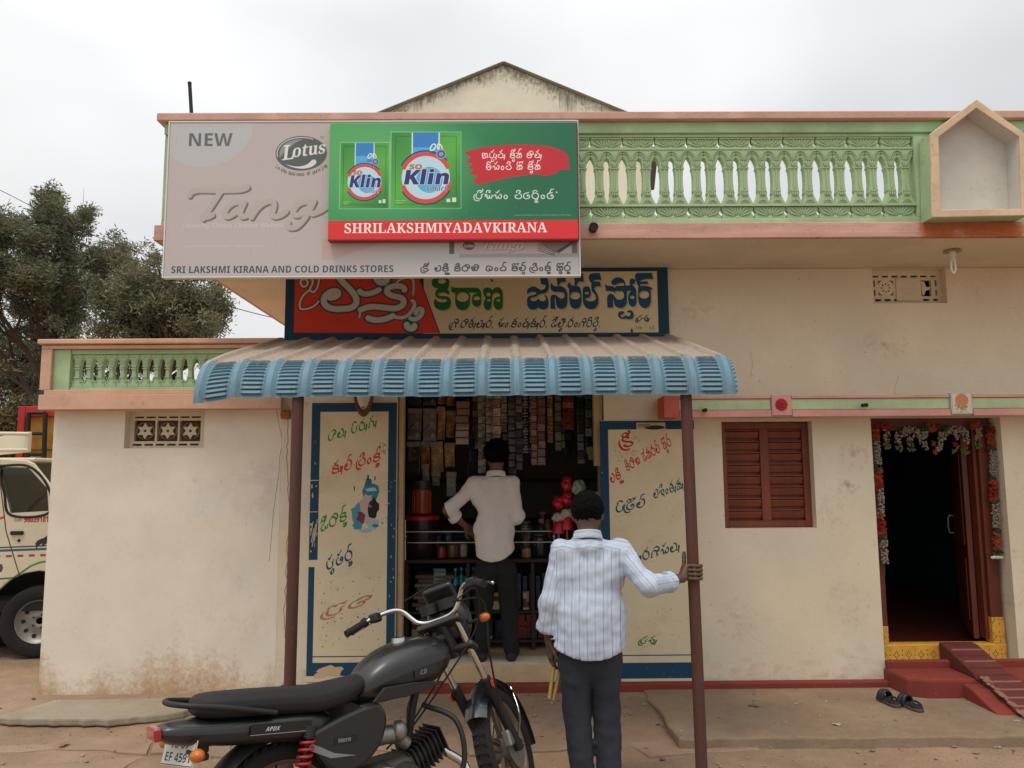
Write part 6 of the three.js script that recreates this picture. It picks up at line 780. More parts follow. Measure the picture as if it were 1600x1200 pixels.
  for (const [px, py, label] of [[872, 786, 'red duster with a white fluffy band, left of the two hanging near the crouching head'], [885, 780, 'red duster with a white fluffy band, right of the two hanging side by side']]) { const z = -0.34, p = U(px, py, z), t = thing('duster', label, 'duster', [p.x, p.y, z], 'red and white dusters'); obj('head', T(fluff(0.045, 0, 0, 1.25), 0, 0, 0), pm(0xb3152c, 0.35), t); obj('white_fluff', T(fluff(0.05, 0, 0, 0.75), 0.003, -0.115, 0), pm(0xb5ad9e, 0.9), t); obj('skirt', T(new THREE.LatheGeometry([[0.02, 0.05], [0.045, 0.02], [0.055, -0.05], [0.05, -0.055]].map(([a, b]) => new THREE.Vector2(a, b)), 18), 0, -0.19, 0), pm(0xb3152c, 0.35), t); obj('stick', cyl(V(0, -0.24, 0), V(0.004, -0.42, 0), 0.008), pm(px < 880 ? 0x8a8780 : 0x9a7430), t); }
  { const p = U(885, 757, -0.36); tag(obj('red_bag', T(fluff(0.045, 0, 0, 1.5), p.x, p.y, p.z), pm(0xa8142c, 0.25)), 'crumpled bright red plastic bag above the two dusters', 'bag'); const q = U(904, 762, -0.36); tag(obj('green_white_bag', T(fluff(0.05, 0, 0, 1.3), q.x, q.y, q.z), pm(0x8fa38c, 0.3)), 'pale green and white plastic bag beside the red one', 'bag'); const r = U(936, 778, -0.1); tag(obj('yellow_packet', T(sachet(0.05, 0.1), r.x, r.y, r.z), pm(0xa88a40, 0.3)), 'small golden packet hanging at the right edge of the opening', 'packet'); const s = U(938, 832, -0.06); tag(obj('blue_packet', T(sachet(0.05, 0.07), s.x, s.y, s.z, 0, 0, 0.3), pm(0x1f4f7a, 0.3)), 'small blue packet at the right edge of the opening', 'packet'); const g2 = U(923, 708, -0.3); tag(obj('lime_packet', T(sachet(0.05, 0.11), g2.x, g2.y, g2.z, 0, 0, 0.2), pm(0x6d7434, 0.4)), 'small lime green packet low on the right beside the shutter guide', 'packet'); }
  // what stands in the counter shelves
  for (let i = 0; i < 5; i++) { const z = -0.5 - (i % 2) * 0.05, px = 712 + i * 9, t = thing('drink_bottle', `turquoise capped dark bottle under the counter, ${['leftmost', 'second from the newspapers', 'middle one', 'fourth from the newspapers', 'rightmost'][i]} of its row`, 'bottle', [ux(px, 900, z), 0.493, z], 'turquoise capped bottles under the counter'); obj('glass_body', new THREE.LatheGeometry([[0, 0], [0.026, 0], [0.027, 0.15], [0.025, 0.22], [0.012, 0.29], [0.012, 0.31]].map(([a, b]) => new THREE.Vector2(a, b)), 16), pm(0x123640, 0.15), t); obj('label_band', cyl(V(0, 0.2, 0), V(0, 0.27, 0), 0.0275, 0.021, 16), pm(0x2a8a9a, 0.4), t); obj('cap', cyl(V(0, 0.31, 0), V(0, 0.335, 0), 0.014, 0.014, 12), pm(0x2f9aa6, 0.4), t); }
  for (let i = 0; i < 6; i++) { const a = 800 + i * 10, p = U(a, 900, -0.5); tag(obj('blue_pack', bx(p.x - 0.023, p.x + 0.023, 0.493, 0.77 + (i % 2) * 0.02, -0.56, -0.47, 0.012), printed('#152a4d', ['#1d3a68', '#0f1c33'])), `dark blue upright pack in the counter, ${['leftmost', 'second', 'third', 'fourth', 'fifth', 'rightmost'][i]} of six from the left`, 'pack', 'dark blue packs standing in the counter'); }
  for (let i = 0; i < 5; i++) { const p = U(812 + (i % 3) * 18, 960, -0.5); tag(obj('red_box', bx(p.x - 0.044, p.x + 0.044, 0.264 + (i > 2 ? 0.1 : 0), 0.36 + (i > 2 ? 0.1 : 0), -0.6, -0.46, 0.006), printed('#7d2019', ['#a83a2c', '#5a1612'])), `red carton on the lowest counter shelf, ${['first', 'second', 'third', 'first of the upper layer', 'second of the upper layer'][i]} from its left`, 'box', 'red cartons low in the counter'); }
  for (let i = 0; i < 9; i++) { const w = rr(0.12, 0.17), x = -0.6 + rr(-0.02, 0.02), y = 0.493 + i * 0.032; tag(obj('newspaper_bundle', T(bx(-w, w, 0, 0.029, -0.13, 0.13, 0.008), x, y, -0.58, 0, rr(-0.2, 0.2), rr(-0.03, 0.03)), pm(i % 3 ? 0x5d5348 : 0x746a5c, 0.95)), `folded newspaper ${['at the bottom', 'second from the bottom', 'third from the bottom', 'fourth from the bottom', 'in the middle', 'just above the middle', 'third from the top', 'second from the top', 'on top'][i]} of the pile in the counter`, 'newspaper', 'pile of newspapers in the counter'); }
  { const w = thing('white_carton', 'pale blue grey carton beside the newspaper pile under the counter', 'box', [ux(688, 880, -0.5), 0.70, -0.5]); obj('box', bx(-0.05, 0.05, 0, 0.1, -0.05, 0.05, 0.005), pm(0x6d8288, 0.7), w); obj('flap', T(bx(-0.05, 0.05, 0, 0.004, 0, 0.05, 0.001), 0, 0.101, 0.05, -0.7), pm(0x7a8c90, 0.7), w); obj('pile', bx(-0.06, 0.06, -0.206, -0.002, -0.06, 0.05, 0.006), pm(0x4a4038, 0.9), w); }
  const C = [['brown', '#5d4632'], ['mustard', '#8a6f34'], ['dark green', '#2c4a38'], ['maroon', '#5a2026'], ['slate grey', '#565a60'], ['navy', '#1f2c48'], ['buff', '#8d7d62'], ['brick red', '#7a3424']];
  [[0.264, 'lowest counter shelf', -0.78, -0.36], [0.264, 'lowest counter shelf behind the standing man', -0.26, 0.16], [0.493, 'middle counter shelf behind the standing man', -0.26, 0.16], [0.70, 'upper space of the counter at the right', 0.25, 0.70]].forEach(([y, where, xa, xb], r) => { let x = xa; for (let i = 0; x < xb; i++) { const [cn, c] = C[(i + r * 3) % 8], w = rr(0.05, 0.085), h = r === 3 ? rr(0.08, 0.13) : rr(0.12, 0.2), d = rr(-0.04, 0.03); const y2 = r === 3 ? 0.795 : y; if (r < 3) tag(obj('carton', T(bx(-w / 2, w / 2, 0, h, -0.06, 0.06, 0.006), x + w / 2, y2, -0.54 + d, 0, rr(-0.2, 0.2)), printed(c, ['#c9bda6', '#2a2522', '#9a8f7c'])), `${cn} carton on the ${where}, ${['first', 'second', 'third', 'fourth', 'fifth', 'sixth', 'seventh', 'eighth', 'ninth'][i]} from the left`, 'carton'); x += w + rr(0.004, 0.02); } });
  [[822, 'dark green', '#2c4a38', 0.26], [836, 'buff', '#8d7d62', 0.16], [849, 'maroon', '#5a2026', 0.34], [862, 'navy', '#1f2c48', 0.22]].forEach(([px, cn, c, h]) => { const z = -0.82, t = thing('biscuit_tin', `tall ${cn} tin at the back of the counter right of the standing man`, 'tin', [ux(px, 850, z), yt, z]); obj('tin_body', cyl(V(0, 0, 0), V(0, h, 0), 0.042, 0.042, 18), printed(c, ['#c9bda6', '#2a2522', '#9a8f7c']), t); obj('lid', cyl(V(0, h, 0), V(0, h + 0.02, 0), 0.044, 0.043, 18), pm(0x6d675c, 0.4), t); });
  // dim shelves on the back wall
  const sh = thing('back_shelf', 'dim wooden shelving along the back wall deep inside the shop', 'shelf'); for (const y of [0.6, 1.05, 1.5, 1.95, 2.4]) obj('shelf_board', bx(-1.2, 1.3, y, y + 0.025, -3.15, -2.75, 0.003), cw, sh); for (const x of [-1.2, 0.0, 1.27]) obj('upright', bx(x, x + 0.03, 0.18, 2.6, -3.18, -2.74, 0.003), cw, sh);
}
// ---------- flower garlands of the door, sandals ----------
{
  const z = -0.095, white = mat(0x878070, 0.9), orange = mat(0x8a3a1c, 0.9), red = mat(0x7d1a18, 0.9), leafM = mat(0x3d5a26, 0.8), dg = mat(0x1e3a1f, 0.9);
  const bud = (p, r) => { const g = new THREE.IcosahedronGeometry(r, 0); T(g, 0, 0, 0, rr(0, 6), rr(0, 6), rr(0, 6), rr(0.6, 1), rr(1, 1.6), rr(0.6, 1)); return clean(g.translate(p.x, p.y, p.z)); };
  const marigold = (p, r) => { const out = []; for (let i = 0; i < 22; i++) { const a = rr(0, 6.28), t = Math.sqrt(rnd()); out.push(clean(T(new THREE.PlaneGeometry(r * 0.7, r * 0.55), p.x + Math.cos(a) * r * t * 0.8, p.y + Math.sin(a) * r * t * 0.8, p.z + r * 0.5 * (1 - t) + rr(0, 0.008), rr(-0.8, 0.8), rr(-0.8, 0.8), a))); } return join(out); };
  const cloud = (p, w, h, n, r) => { const o = []; for (let i = 0; i < n; i++) o.push(bud(V(p.x + rr(-w, w), p.y + rr(-h, h), z + 0.02 + rr(0, 0.03)), r * rr(0.7, 1.2))); return o; };
  const two = (m) => { m.side = THREE.DoubleSide; return m; }; [orange, red, leafM].forEach(two);
  const leafG = (p, r) => join([0, 1, 2, 3, 4].map((i) => clean(T(new THREE.SphereGeometry(r, 6, 5), p.x + rr(-r, r), p.y + rr(-r, r), p.z + rr(0, 0.02), 0, 0, rr(0, 3), 0.45, 1, 0.2))));
  const P = (a, b) => U(a, b, z + 0.02);
  const top = thing('door_garland', 'garland of white buds and orange marigolds draped across the top of the open door', 'garland');
  const w = []; const swag = (pts, n) => { const c = new THREE.CatmullRomCurve3(pts.map(([a, b]) => P(a, b))); for (let i = 0; i < n; i++) w.push(...cloud(c.getPoint(i / n), 0.018, 0.022, 5, 0.009)); };
  swag([[1409, 678], [1416, 671], [1430, 674], [1437, 686], [1447, 703]], 26); swag([[1463, 702], [1470, 690], [1478, 676], [1486, 670], [1502, 671], [1508, 679]], 26); for (const [a, b, h] of [[1384, 679, 9], [1402, 683, 8], [1421, 680, 8], [1443, 680, 6], [1469, 682, 7], [1493, 680, 8], [1508, 686, 8], [1527, 678, 9]]) w.push(...cloud(P(a, b), 0.022, h * 0.0052, 26, 0.009)); obj('white_buds', w, white, top).userData.kind = 'stuff';
  for (const [a, b] of [[1384, 667], [1454, 668], [1523, 668], [1458, 693], [1461, 706], [1404, 692], [1385, 690], [1420, 693], [1492, 694], [1508, 698]]) obj('marigold', marigold(P(a, b), b < 672 ? 0.042 : 0.022), a % 3 === 1 ? red : orange, top);
  for (const [a, b] of [[1385, 698], [1403, 701], [1422, 699], [1492, 702], [1526, 696], [1444, 668], [1470, 668], [1508, 706]]) obj('leaf_tuft', leafG(P(a, b), 0.022), b < 672 ? dg : leafM, top); obj('string', tube([P(1364, 662), P(1400, 668), P(1454, 662), P(1500, 668), P(1548, 661)], 0.004, 20, 5), dg, top);
  const sideG = (label, xs, rows) => { const t = thing('side_garland', label, 'garland', [0, 0, 0], 'flower garlands hanging beside the door'), ws = []; for (const [y0, y1, k] of rows) { const xm = (y) => xs[0] + (xs[1] - xs[0]) * (y - 665) / 235; if (k === 'w') { for (let y = y0; y < y1; y += 2.2) ws.push(...cloud(P(xm(y), y), 0.024, 0.008, 5, 0.009)); } else if (k === 'o') { for (let y = y0 + 4; y < y1; y += 8.5) obj('marigold', marigold(P(xm(y), y), 0.036), y % 3 < 1 ? red : orange, t); } else obj('leaf_tuft', leafG(P(xm((y0 + y1) / 2), (y0 + y1) / 2), 0.026), dg, t); } obj('white_buds', ws, white, t).userData.kind = 'stuff'; obj('string', tube([P(xs[0], 662), P((xs[0] + xs[1]) / 2, 780), P(xs[1], 900)], 0.004, 12, 5), dg, t); return t; };
  sideG('long flower garland hanging down the left jamb of the open door', [1367, 1383], [[662, 684, 'o'], [685, 690, 'l'], [690, 727, 'w'], [728, 733, 'l'], [733, 764, 'o'], [765, 803, 'w'], [804, 836, 'o'], [838, 846, 'l'], [846, 880, 'w']]);
  const rg = sideG('long flower garland with a white knot on the right jamb of the open door', [1547, 1560], [[668, 698, 'o'], [699, 704, 'l'], [705, 743, 'w'], [744, 750, 'l'], [750, 781, 'o'], [782, 788, 'l'], [788, 824, 'w'], [825, 830, 'l'], [832, 860, 'o'], [862, 867, 'l']]); obj('white_knot', [sph(P(1557, 870).x, P(1557, 870).y, z + 0.03, 0.03, 1.1, 0.6, 0.6), sph(P(1562, 871).x, P(1562, 871).y, z + 0.03, 0.022, 1.3, 0.5, 0.6), sph(P(1551, 871).x, P(1551, 871).y, z + 0.03, 0.02, 1.2, 0.6, 0.6)], mat(0xc4c0b4, 0.8), rg);
  const sandal = (label, px, py, zz, turn) => { const u = U(px, py, zz), t = thing('sandal', label, 'sandal', [u.x, 0.002, zz], 'sandals left before the door'); t.rotation.y = turn; const s = new THREE.Shape(); s.moveTo(0, -0.12); s.bezierCurveTo(0.045, -0.12, 0.042, -0.05, 0.036, -0.01); s.bezierCurveTo(0.034, 0.05, 0.06, 0.10, 0.012, 0.125); s.bezierCurveTo(-0.04, 0.12, -0.05, 0.06, -0.036, -0.01); s.bezierCurveTo(-0.042, -0.06, -0.04, -0.12, 0, -0.12); const g = ext(s, 0.022, 0.005); g.rotateX(-Math.PI / 2); obj('sole', metric(clean(g)), mat(0x5a4636, 0.9), t); const g2 = ext(s, 0.008, 0.003); g2.rotateX(-Math.PI / 2); g2.scale(0.94, 1, 0.95); g2.translate(0, 0.0225, 0); obj('footbed', metric(clean(g2)), mat(0x1d222c, 0.7), t); const st = []; for (const [zz2, hgt, w] of [[-0.055, 0.055, 0.045], [-0.02, 0.06, 0.042]]) st.push(T(new THREE.TorusGeometry(0.042, 0.009, 6, 16, Math.PI), 0, 0.022, zz2, 0, 0.15, 0, 1, hgt / 0.045, 1.9)); st.push(T(new THREE.TorusGeometry(0.036, 0.006, 6, 16, Math.PI), 0, 0.03, 0.075, -0.9, 0, 0, 1, 1.1, 1.4)); each('strap', st, mat(0x161d2b, 0.55), t); return t; };
  sandal('dark blue strapped sandal, left one of the pair by the red step', 1387, 1084, 0.46, 0.12); sandal('dark blue strapped sandal, right one of the pair by the red step', 1420, 1093, 0.56, 0.22);
}

{
  const g = new THREE.IcosahedronGeometry(1, 1), p = g.attributes.position; for (let i = 0; i < p.count; i++) { const k = 1 + 0.3 * N(p.getX(i) * 2, p.getY(i) * 2, p.getZ(i) * 2 + 4); p.setXYZ(i, p.getX(i) * k, p.getY(i) * k * 0.6, p.getZ(i) * k); } g.computeVertexNormals();
  const n = 2600, im = new THREE.InstancedMesh(g, mat(0xffffff, 0.95), n), m = new THREE.Matrix4(), c = new THREE.Color(); im.name = 'pebbles'; im.castShadow = im.receiveShadow = true; tag(im, 'loose grit and pebbles strewn over the ground before the shop', 'gravel', null, 'stuff');
  for (let i = 0; i < n; i++) { const x = rr(-5, 4.5), z = 0.1 + 3.2 * Math.pow(rnd(), 1.2), s = 0.003 + 0.011 * Math.pow(rnd(), 5), onP = x > 1.06 && z < 1.1; m.compose(V(x, onP ? 0.002 : groundY(x, z) - 0.006, z), new THREE.Quaternion().setFromEuler(new THREE.Euler(rr(-0.3, 0.3), rr(0, 6), 0)), V(s * rr(0.8, 1.6), s, s)); im.setMatrixAt(i, m); const k = rr(0.6, 1.3); im.setColorAt(i, c.setRGB(0.26 * k, 0.205 * k, 0.155 * k)); }
  scene.add(im);
  const bits = [[-2.75, 1.0, 0x8a6a4a, 'brown scrap of dry leaf beside the stone slab'], [-1.9, 0.75, 0x9b8a6a, 'pale straw scrap right of the stone slab'], [2.1, 0.9, 0xa9a49a, 'small pale paper scrap on the pavement lip'], [-3.3, 0.9, 0x7a2a22, 'tiny red wrapper left of the stone slab'], [1.7, 0.5, 0x6d5a3c, 'curled dry leaf on the pavement below the window'], [-2.3, 1.5, 0x8f7a58, 'bent twig on the flagstones before the annex']];
  for (const [x, z, col, label] of bits) { const q = new THREE.PlaneGeometry(rr(0.04, 0.07), rr(0.03, 0.05), 4, 4), pp = q.attributes.position; for (let i = 0; i < pp.count; i++) pp.setZ(i, 0.012 * N(pp.getX(i) * 40, pp.getY(i) * 40, x)); q.computeVertexNormals(); q.rotateX(-Math.PI / 2); q.rotateY(rr(0, 6)); q.translate(x, (x > 1 && z < 1.1 ? 0.008 : groundY(x, z) + 0.012), z); tag(obj('litter_scrap', q, mat(col, 0.9, { side: THREE.DoubleSide })), label, 'litter'); }
}
// ---------- people ----------
const cap3 = (px, py, pz, a, b, ra, rb) => { const bx_ = b.x - a.x, by = b.y - a.y, bz = b.z - a.z, ax = px - a.x, ay = py - a.y, az = pz - a.z, t = Math.max(0, Math.min(1, (ax * bx_ + ay * by + az * bz) / (bx_ * bx_ + by * by + bz * bz + 1e-9))); const x = ax - bx_ * t, y = ay - by * t, z = az - bz * t; return Math.sqrt(x * x + y * y + z * z) - (ra + (rb - ra) * t); };
const smin = (a, b, k) => { const h = Math.max(k - Math.abs(a - b), 0) / k; return Math.min(a, b) - h * h * k * 0.25; };
const bounds = (pts, m) => { const b = new THREE.Box3().setFromPoints(pts); return [b.min.subScalar(m), b.max.addScalar(m)]; };
function boneField(bones, k) { return (x, y, z) => { let d = 1e9; for (const [a, b, ra, rb, flat, cz] of bones) { const q = flat ? cap3(x, y, cz + (z - cz) / flat, a, b, ra, rb) * Math.min(1, flat + 0.15) : cap3(x, y, z, a, b, ra, rb); d = smin(d, q, k); } return d; }; }
function headGeo(c, tilt = 0, turn = 0) {
  const f = (x, y, z) => { // local: face towards -z, centre of the skull at 0
    const e = (a, b, cc, rx, ry, rz) => (Math.hypot((x - a) / rx, (y - b) / ry, (z - cc) / rz) - 1) * Math.min(rx, ry, rz);
    let d = e(0, 0.02, 0.012, 0.076, 0.092, 0.095); d = smin(d, e(0, -0.045, -0.03, 0.055, 0.072, 0.062), 0.05); d = smin(d, cap3(x, y, z, V(0, 0.005, -0.085), V(0, -0.028, -0.104), 0.009, 0.014), 0.02); d = smin(d, e(0, 0.018, -0.076, 0.05, 0.012, 0.02), 0.02);
    for (const s of [-1, 1]) { d = smin(d, e(s * 0.078, -0.01, 0.01, 0.011, 0.031, 0.02), 0.012); d = Math.max(d, -e(s * 0.031, 0.0, -0.093, 0.017, 0.011, 0.016)); d = smin(d, e(s * 0.031, 0.0, -0.077, 0.013, 0.013, 0.013), 0.006); }
    d = smin(d, e(0, -0.062, -0.082, 0.026, 0.006, 0.012), 0.008); d = smin(d, e(0, -0.073, -0.08, 0.022, 0.007, 0.012), 0.008); d = smin(d, cap3(x, y, z, V(0, -0.05, 0.02), V(0, -0.105, 0.022), 0.05, 0.05), 0.03); return d; };
  const g = nets(f, V(-0.11, -0.16, -0.13), V(0.11, 0.13, 0.13), 0.006); T(g, 0, 0, 0, tilt, turn, 0); return g.translate(c.x, c.y, c.z);
}
function hairGeo(c, tilt, turn, thick, rough, seed, nape) {
  const f = (x, y, z) => { let d = (Math.hypot(x / (0.079 + thick), (y - 0.022) / (0.092 + thick), (z - 0.014) / (0.097 + thick)) - 1) * 0.085; d += rough * N(x * 55 + seed, y * 55, z * 55) + rough * 0.6 * N(x * 130, y * 110, z * 130 + seed) - 0.25 * rough + Math.max(0, 0.02 - y) * 0.13; const face = -z - 0.052 + Math.max(0, (0.055 - y)) * 0.9; const ear = nape - y + Math.max(0, -z) * 0.9; return Math.max(d, face, ear); };
  const g = nets(f, V(-0.13, -0.12, -0.13), V(0.13, 0.16, 0.15), 0.005); T(g, 0, 0, 0, tilt, turn, 0); return g.translate(c.x, c.y, c.z);
}
// a hand from the wrist along dir; the back of the hand faces back; curl bends the fingers towards the palm
function handGeo(w, dir, back, side, curl) {
  const d = dir.clone().normalize(), s = d.clone().cross(back).normalize().multiplyScalar(side), n = s.clone().cross(d).normalize().multiplyScalar(side), P = (a, b, c) => w.clone().addScaledVector(d, a).addScaledVector(s, b).addScaledVector(n, c), bones = [];
  for (const b of [-0.028, -0.009, 0.01, 0.028]) bones.push([P(0.012, b * 0.6, 0), P(0.085, b, 0), 0.016, 0.0125]);
  [[-0.029, 0.060], [-0.010, 0.076], [0.010, 0.082], [0.029, 0.072]].forEach(([b, len]) => { let p = P(0.088, b, 0), a = 0; for (let i = 0; i < 3; i++) { a += curl * (0.5 + i * 0.25); const l = len * [0.45, 0.32, 0.25][i], q = p.clone().addScaledVector(d, Math.cos(a) * l).addScaledVector(n, -Math.sin(a) * l); bones.push([p, q, 0.0095 - i * 0.001, 0.0088 - i * 0.001]); p = q; } });
  let p = P(0.022, 0.026, -0.004); for (const [a, b, c] of [[0.055, 0.05, -0.016], [0.082, 0.056, -0.026], [0.102, 0.054, -0.034]]) { const q = P(a, b, c); bones.push([p, q, 0.0125, 0.0105]); p = q; }
  bones.push([P(-0.04, 0, 0), P(0.015, 0, 0), 0.027, 0.024]); const f = boneField(bones, 0.010), [lo, hi] = bounds(bones.flatMap((q) => [q[0], q[1]]), 0.03); return nets(f, lo, hi, 0.004);
}
function gripGeo(w, pole, r, y0) { // a fist round an upright post, thumb pointing up
  const bones = [], Q = (deg, y, rad) => V(pole.x + Math.cos(deg * Math.PI / 180) * rad, y, pole.z + Math.sin(deg * Math.PI / 180) * rad), R = r + 0.010;
  for (let i = 0; i < 4; i++) { const y = y0 + 0.033 - i * 0.0235; let p = Q(150, y, R + 0.008); [100, 55, 10, -40, -80].forEach((a, j) => { const q = Q(a - i * 3, y - 0.002 * j + (j === 1 ? 0.002 : 0), R + (j < 2 ? 0.004 : 0)); bones.push([p, q, 0.0100 - j * 0.0005, 0.0096 - j * 0.0005]); p = q; }); bones.push([w, Q(150, y, R + 0.008), 0.022, 0.0125]); }
  let p = Q(185, y0 + 0.02, R + 0.006); for (const [a, y, q] of [[190, 0.052, 0.006], [198, 0.075, 0.006], [200, 0.098, 0.005]]) { const n = Q(a, y0 + y, R + q); bones.push([p, n, 0.0125, 0.0098]); p = n; }
  bones.push([w, Q(180, y0 + 0.02, R + 0.01), 0.024, 0.016]); const f0 = boneField(bones, 0.007), f = (x, y, z) => Math.max(f0(x, y, z), r - Math.hypot(x - pole.x, z - pole.z)); const [lo, hi] = bounds(bones.flatMap((q) => [q[0], q[1]]), 0.03); return nets(f, lo, hi, 0.004);
}
function clothUV(g, bones, yokeY, scale = 1) { // stripes run down the back and along each sleeve; across on the yoke
  const q = g.toNonIndexed(); const p = q.attributes.position, uv = new Float32Array(p.count * 2);
  for (let i = 0; i < p.count; i += 3) {
    const cx = (p.getX(i) + p.getX(i + 1) + p.getX(i + 2)) / 3, cy = (p.getY(i) + p.getY(i + 1) + p.getY(i + 2)) / 3, cz = (p.getZ(i) + p.getZ(i + 1) + p.getZ(i + 2)) / 3; let best = null, bd = 1e9; bones.forEach((b, k) => { const d = cap3(cx, cy, cz, b[0], b[1], b[2], b[3]) * 1 + (b[6] === 'arm' ? 0.012 : 0); if (d < bd) { bd = d; best = b; } });
    for (let k = i; k < i + 3; k++) { const x = p.getX(k), y = p.getY(k), z = p.getZ(k); let u, v = y; if (best[6] === 'arm') { const ax = best[1].clone().sub(best[0]).normalize(), o = V(x, y, z).sub(best[0]), e1 = V(0, 0, 1).addScaledVector(ax, -ax.z).normalize(), e2 = ax.clone().cross(e1); u = Math.atan2(o.dot(e2), o.dot(e1)); const uc = Math.atan2(V(cx, cy, cz).sub(best[0]).dot(e2), V(cx, cy, cz).sub(best[0]).dot(e1)); if (u - uc > 3.14) u -= 6.283; if (uc - u > 3.14) u += 6.283; u *= 0.065; v = o.dot(ax); } else if (cy > yokeY) { u = y + Math.abs(x - best[0].x) * 0.2; v = x; } else u = x + (z - best[0].z) * 0.25; uv[k * 2] = u * scale; uv[k * 2 + 1] = v * scale; }
  }
  q.setAttribute('uv', new THREE.BufferAttribute(uv, 2)); return q;
}
const smoothN = (g) => { g.computeVertexNormals(); return g; };
const weave = bumpTex(60, 0.25, 0.5);
function person(spec) {
  const J = spec.J, t = thing('person', spec.label, 'person', [J.ground.x, J.ground.y, J.ground.z]), loc = (g) => g.translate(-J.ground.x, -J.ground.y, -J.ground.z);
  const cz = J.chest.z, skin = spec.skin, fl = 0.72;
  const torso = (e, b = 0) => [[J.shL, J.shR, 0.052 + e, 0.052 + e], [V(J.chest.x - 0.075, J.chest.y, cz), V(J.chest.x + 0.075, J.chest.y, cz), spec.chestR + e, spec.chestR + e, fl, cz], [J.chest, J.waist, spec.chestR + 0.02 + e, spec.waistR + e + b, fl, cz], [V(J.waist.x - 0.05, J.waist.y, cz), V(J.waist.x + 0.05, J.waist.y, cz), spec.waistR - 0.04 + e + b, spec.waistR - 0.04 + e + b, fl, cz], [J.waist, J.hip, spec.waistR + e + b, spec.hipR + e + b, fl + 0.05, cz], [J.hipL, J.hipR, spec.seat - 0.006 + e * 1.4, spec.seat - 0.006 + e * 1.4, fl + 0.1, cz], [J.neck, V(J.neck.x, J.neck.y - 0.06, J.neck.z), 0.05 + e, 0.085 + e]];
  const arms = (e, cut) => [[J.shL, J.elL, 0.047 + e, 0.039 + e, 0, 0, 'arm'], [J.elL, cut ? J.cuffL : J.wrL, 0.039 + e, (cut ? 0.036 : 0.026) + e, 0, 0, 'arm'], [J.shR, J.elR, 0.047 + e, 0.039 + e, 0, 0, 'arm'], [J.elR, cut ? J.cuffR : J.wrR, 0.039 + e, (cut ? 0.036 : 0.026) + e, 0, 0, 'arm']];
  const legs = (e, loose) => [[V(J.hipL.x, J.hipL.y - 0.03, J.hipL.z), J.knL, 0.076 + e, 0.055 + e + loose], [J.knL, J.anL, 0.055 + e + loose, 0.04 + e + loose * 1.6], [V(J.hipR.x, J.hipR.y - 0.03, J.hipR.z), J.knR, 0.076 + e, 0.055 + e + loose], [J.knR, J.anR, 0.055 + e + loose, 0.04 + e + loose * 1.6]];
  const feet = [[J.anL, J.toeL, 0.04, 0.028], [J.anR, J.toeR, 0.04, 0.028]];
  const all = Object.values(J), [lo, hi] = bounds(all, 0.2);
  const bodyF = boneField([...torso(-0.004, -0.04), ...arms(0, false), ...legs(0, 0), ...feet, [J.neck, J.head, 0.052, 0.05]], 0.035);
  const body = [nets(bodyF, lo, hi, 0.015), headGeo(J.head, spec.tilt, spec.turn), ...spec.hands].map((g) => clean(g)); const bm = obj('body', body.map(loc), mat(skin, 0.55), t);
  obj('hair', loc(hairGeo(J.head, spec.tilt, spec.turn, spec.hair[0], spec.hair[1], spec.hair[2], spec.hair[3])), new THREE.MeshPhysicalMaterial({ color: 0x0a0908, roughness: 1, specularIntensity: 0.25 }), t);
  // shirt with folds, a rounded hem, a collar and rolled cuffs
  const sb = [...torso(0.014), ...arms(0.014, true)], sf = boneField(sb, 0.03), fo = spec.fold;
  const shirtF = (x, y, z) => { let d = sf(x, y, z); const low = Math.max(0, J.waist.y + 0.12 - y); d -= Math.min(0.022, low * 0.09); d += fo * (0.009 * N(x * 13, y * 5.5 + x * 4, z * 9 + spec.seed) + 0.0065 * N(x * 24 + y * 9, y * 22 - x * 8, z * 20 + spec.seed) + 0.0045 * Math.abs(N(x * 30, y * 11 + 3, z * 30))); if (spec.pleat) { const s = Math.abs(x - J.chest.x - 0.004 * Math.sin(y * 20)) - 0.012; d += Math.max(0, 0.004 - Math.abs(s)) * 0.9 * (y < J.chest.y + 0.1 ? 1 : 0); } return Math.max(d, spec.hem(x) - y, y - (J.neck.y - 0.012 + (z - cz) * -0.1)); };
  const cuffBones = [[J.cuffL, J.elL], [J.cuffR, J.elR]].map(([a, b]) => { const d = b.clone().sub(a).normalize(); return [a.clone().addScaledVector(d, 0.008), a.clone().addScaledVector(d, 0.036), 0.054, 0.056]; });
  const cutF = (x, y, z) => { let d = shirtF(x, y, z); for (const [a, b] of cuffBones) { const ax = b.clone().sub(a).normalize(), o = (x - a.x) * ax.x + (y - a.y) * ax.y + (z - a.z) * ax.z, r = Math.hypot(x - a.x - ax.x * o, y - a.y - ax.y * o, z - a.z - ax.z * o); if (r < 0.075 && o < 0.01 && o > -0.09) d = Math.max(d, -o - 0.0); } return d; };
  const sg = nets(cutF, lo, hi, spec.cell ?? 0.0105); obj('shirt', loc(clothUV(sg, sb, spec.yoke)), spec.shirtMat, t);
  const ringG = cuffBones.map(([a, b]) => { const ax = b.clone().sub(a).normalize(); const g = nets((x, y, z) => { const o = (x - a.x) * ax.x + (y - a.y) * ax.y + (z - a.z) * ax.z, r = Math.hypot(x - a.x - ax.x * o, y - a.y - ax.y * o, z - a.z - ax.z * o) + 0.004 * N(x * 40, y * 40, z * 40); return Math.max(Math.abs(r - 0.051) - 0.006, Math.abs(o - 0.014) - 0.022); }, a.clone().subScalar(0.09), a.clone().addScalar(0.09), 0.006); return clothUV(g, sb.filter((q) => q[6] === 'arm'), 99); });
  obj('cuff', ringG.map(loc), spec.shirtMat, t);
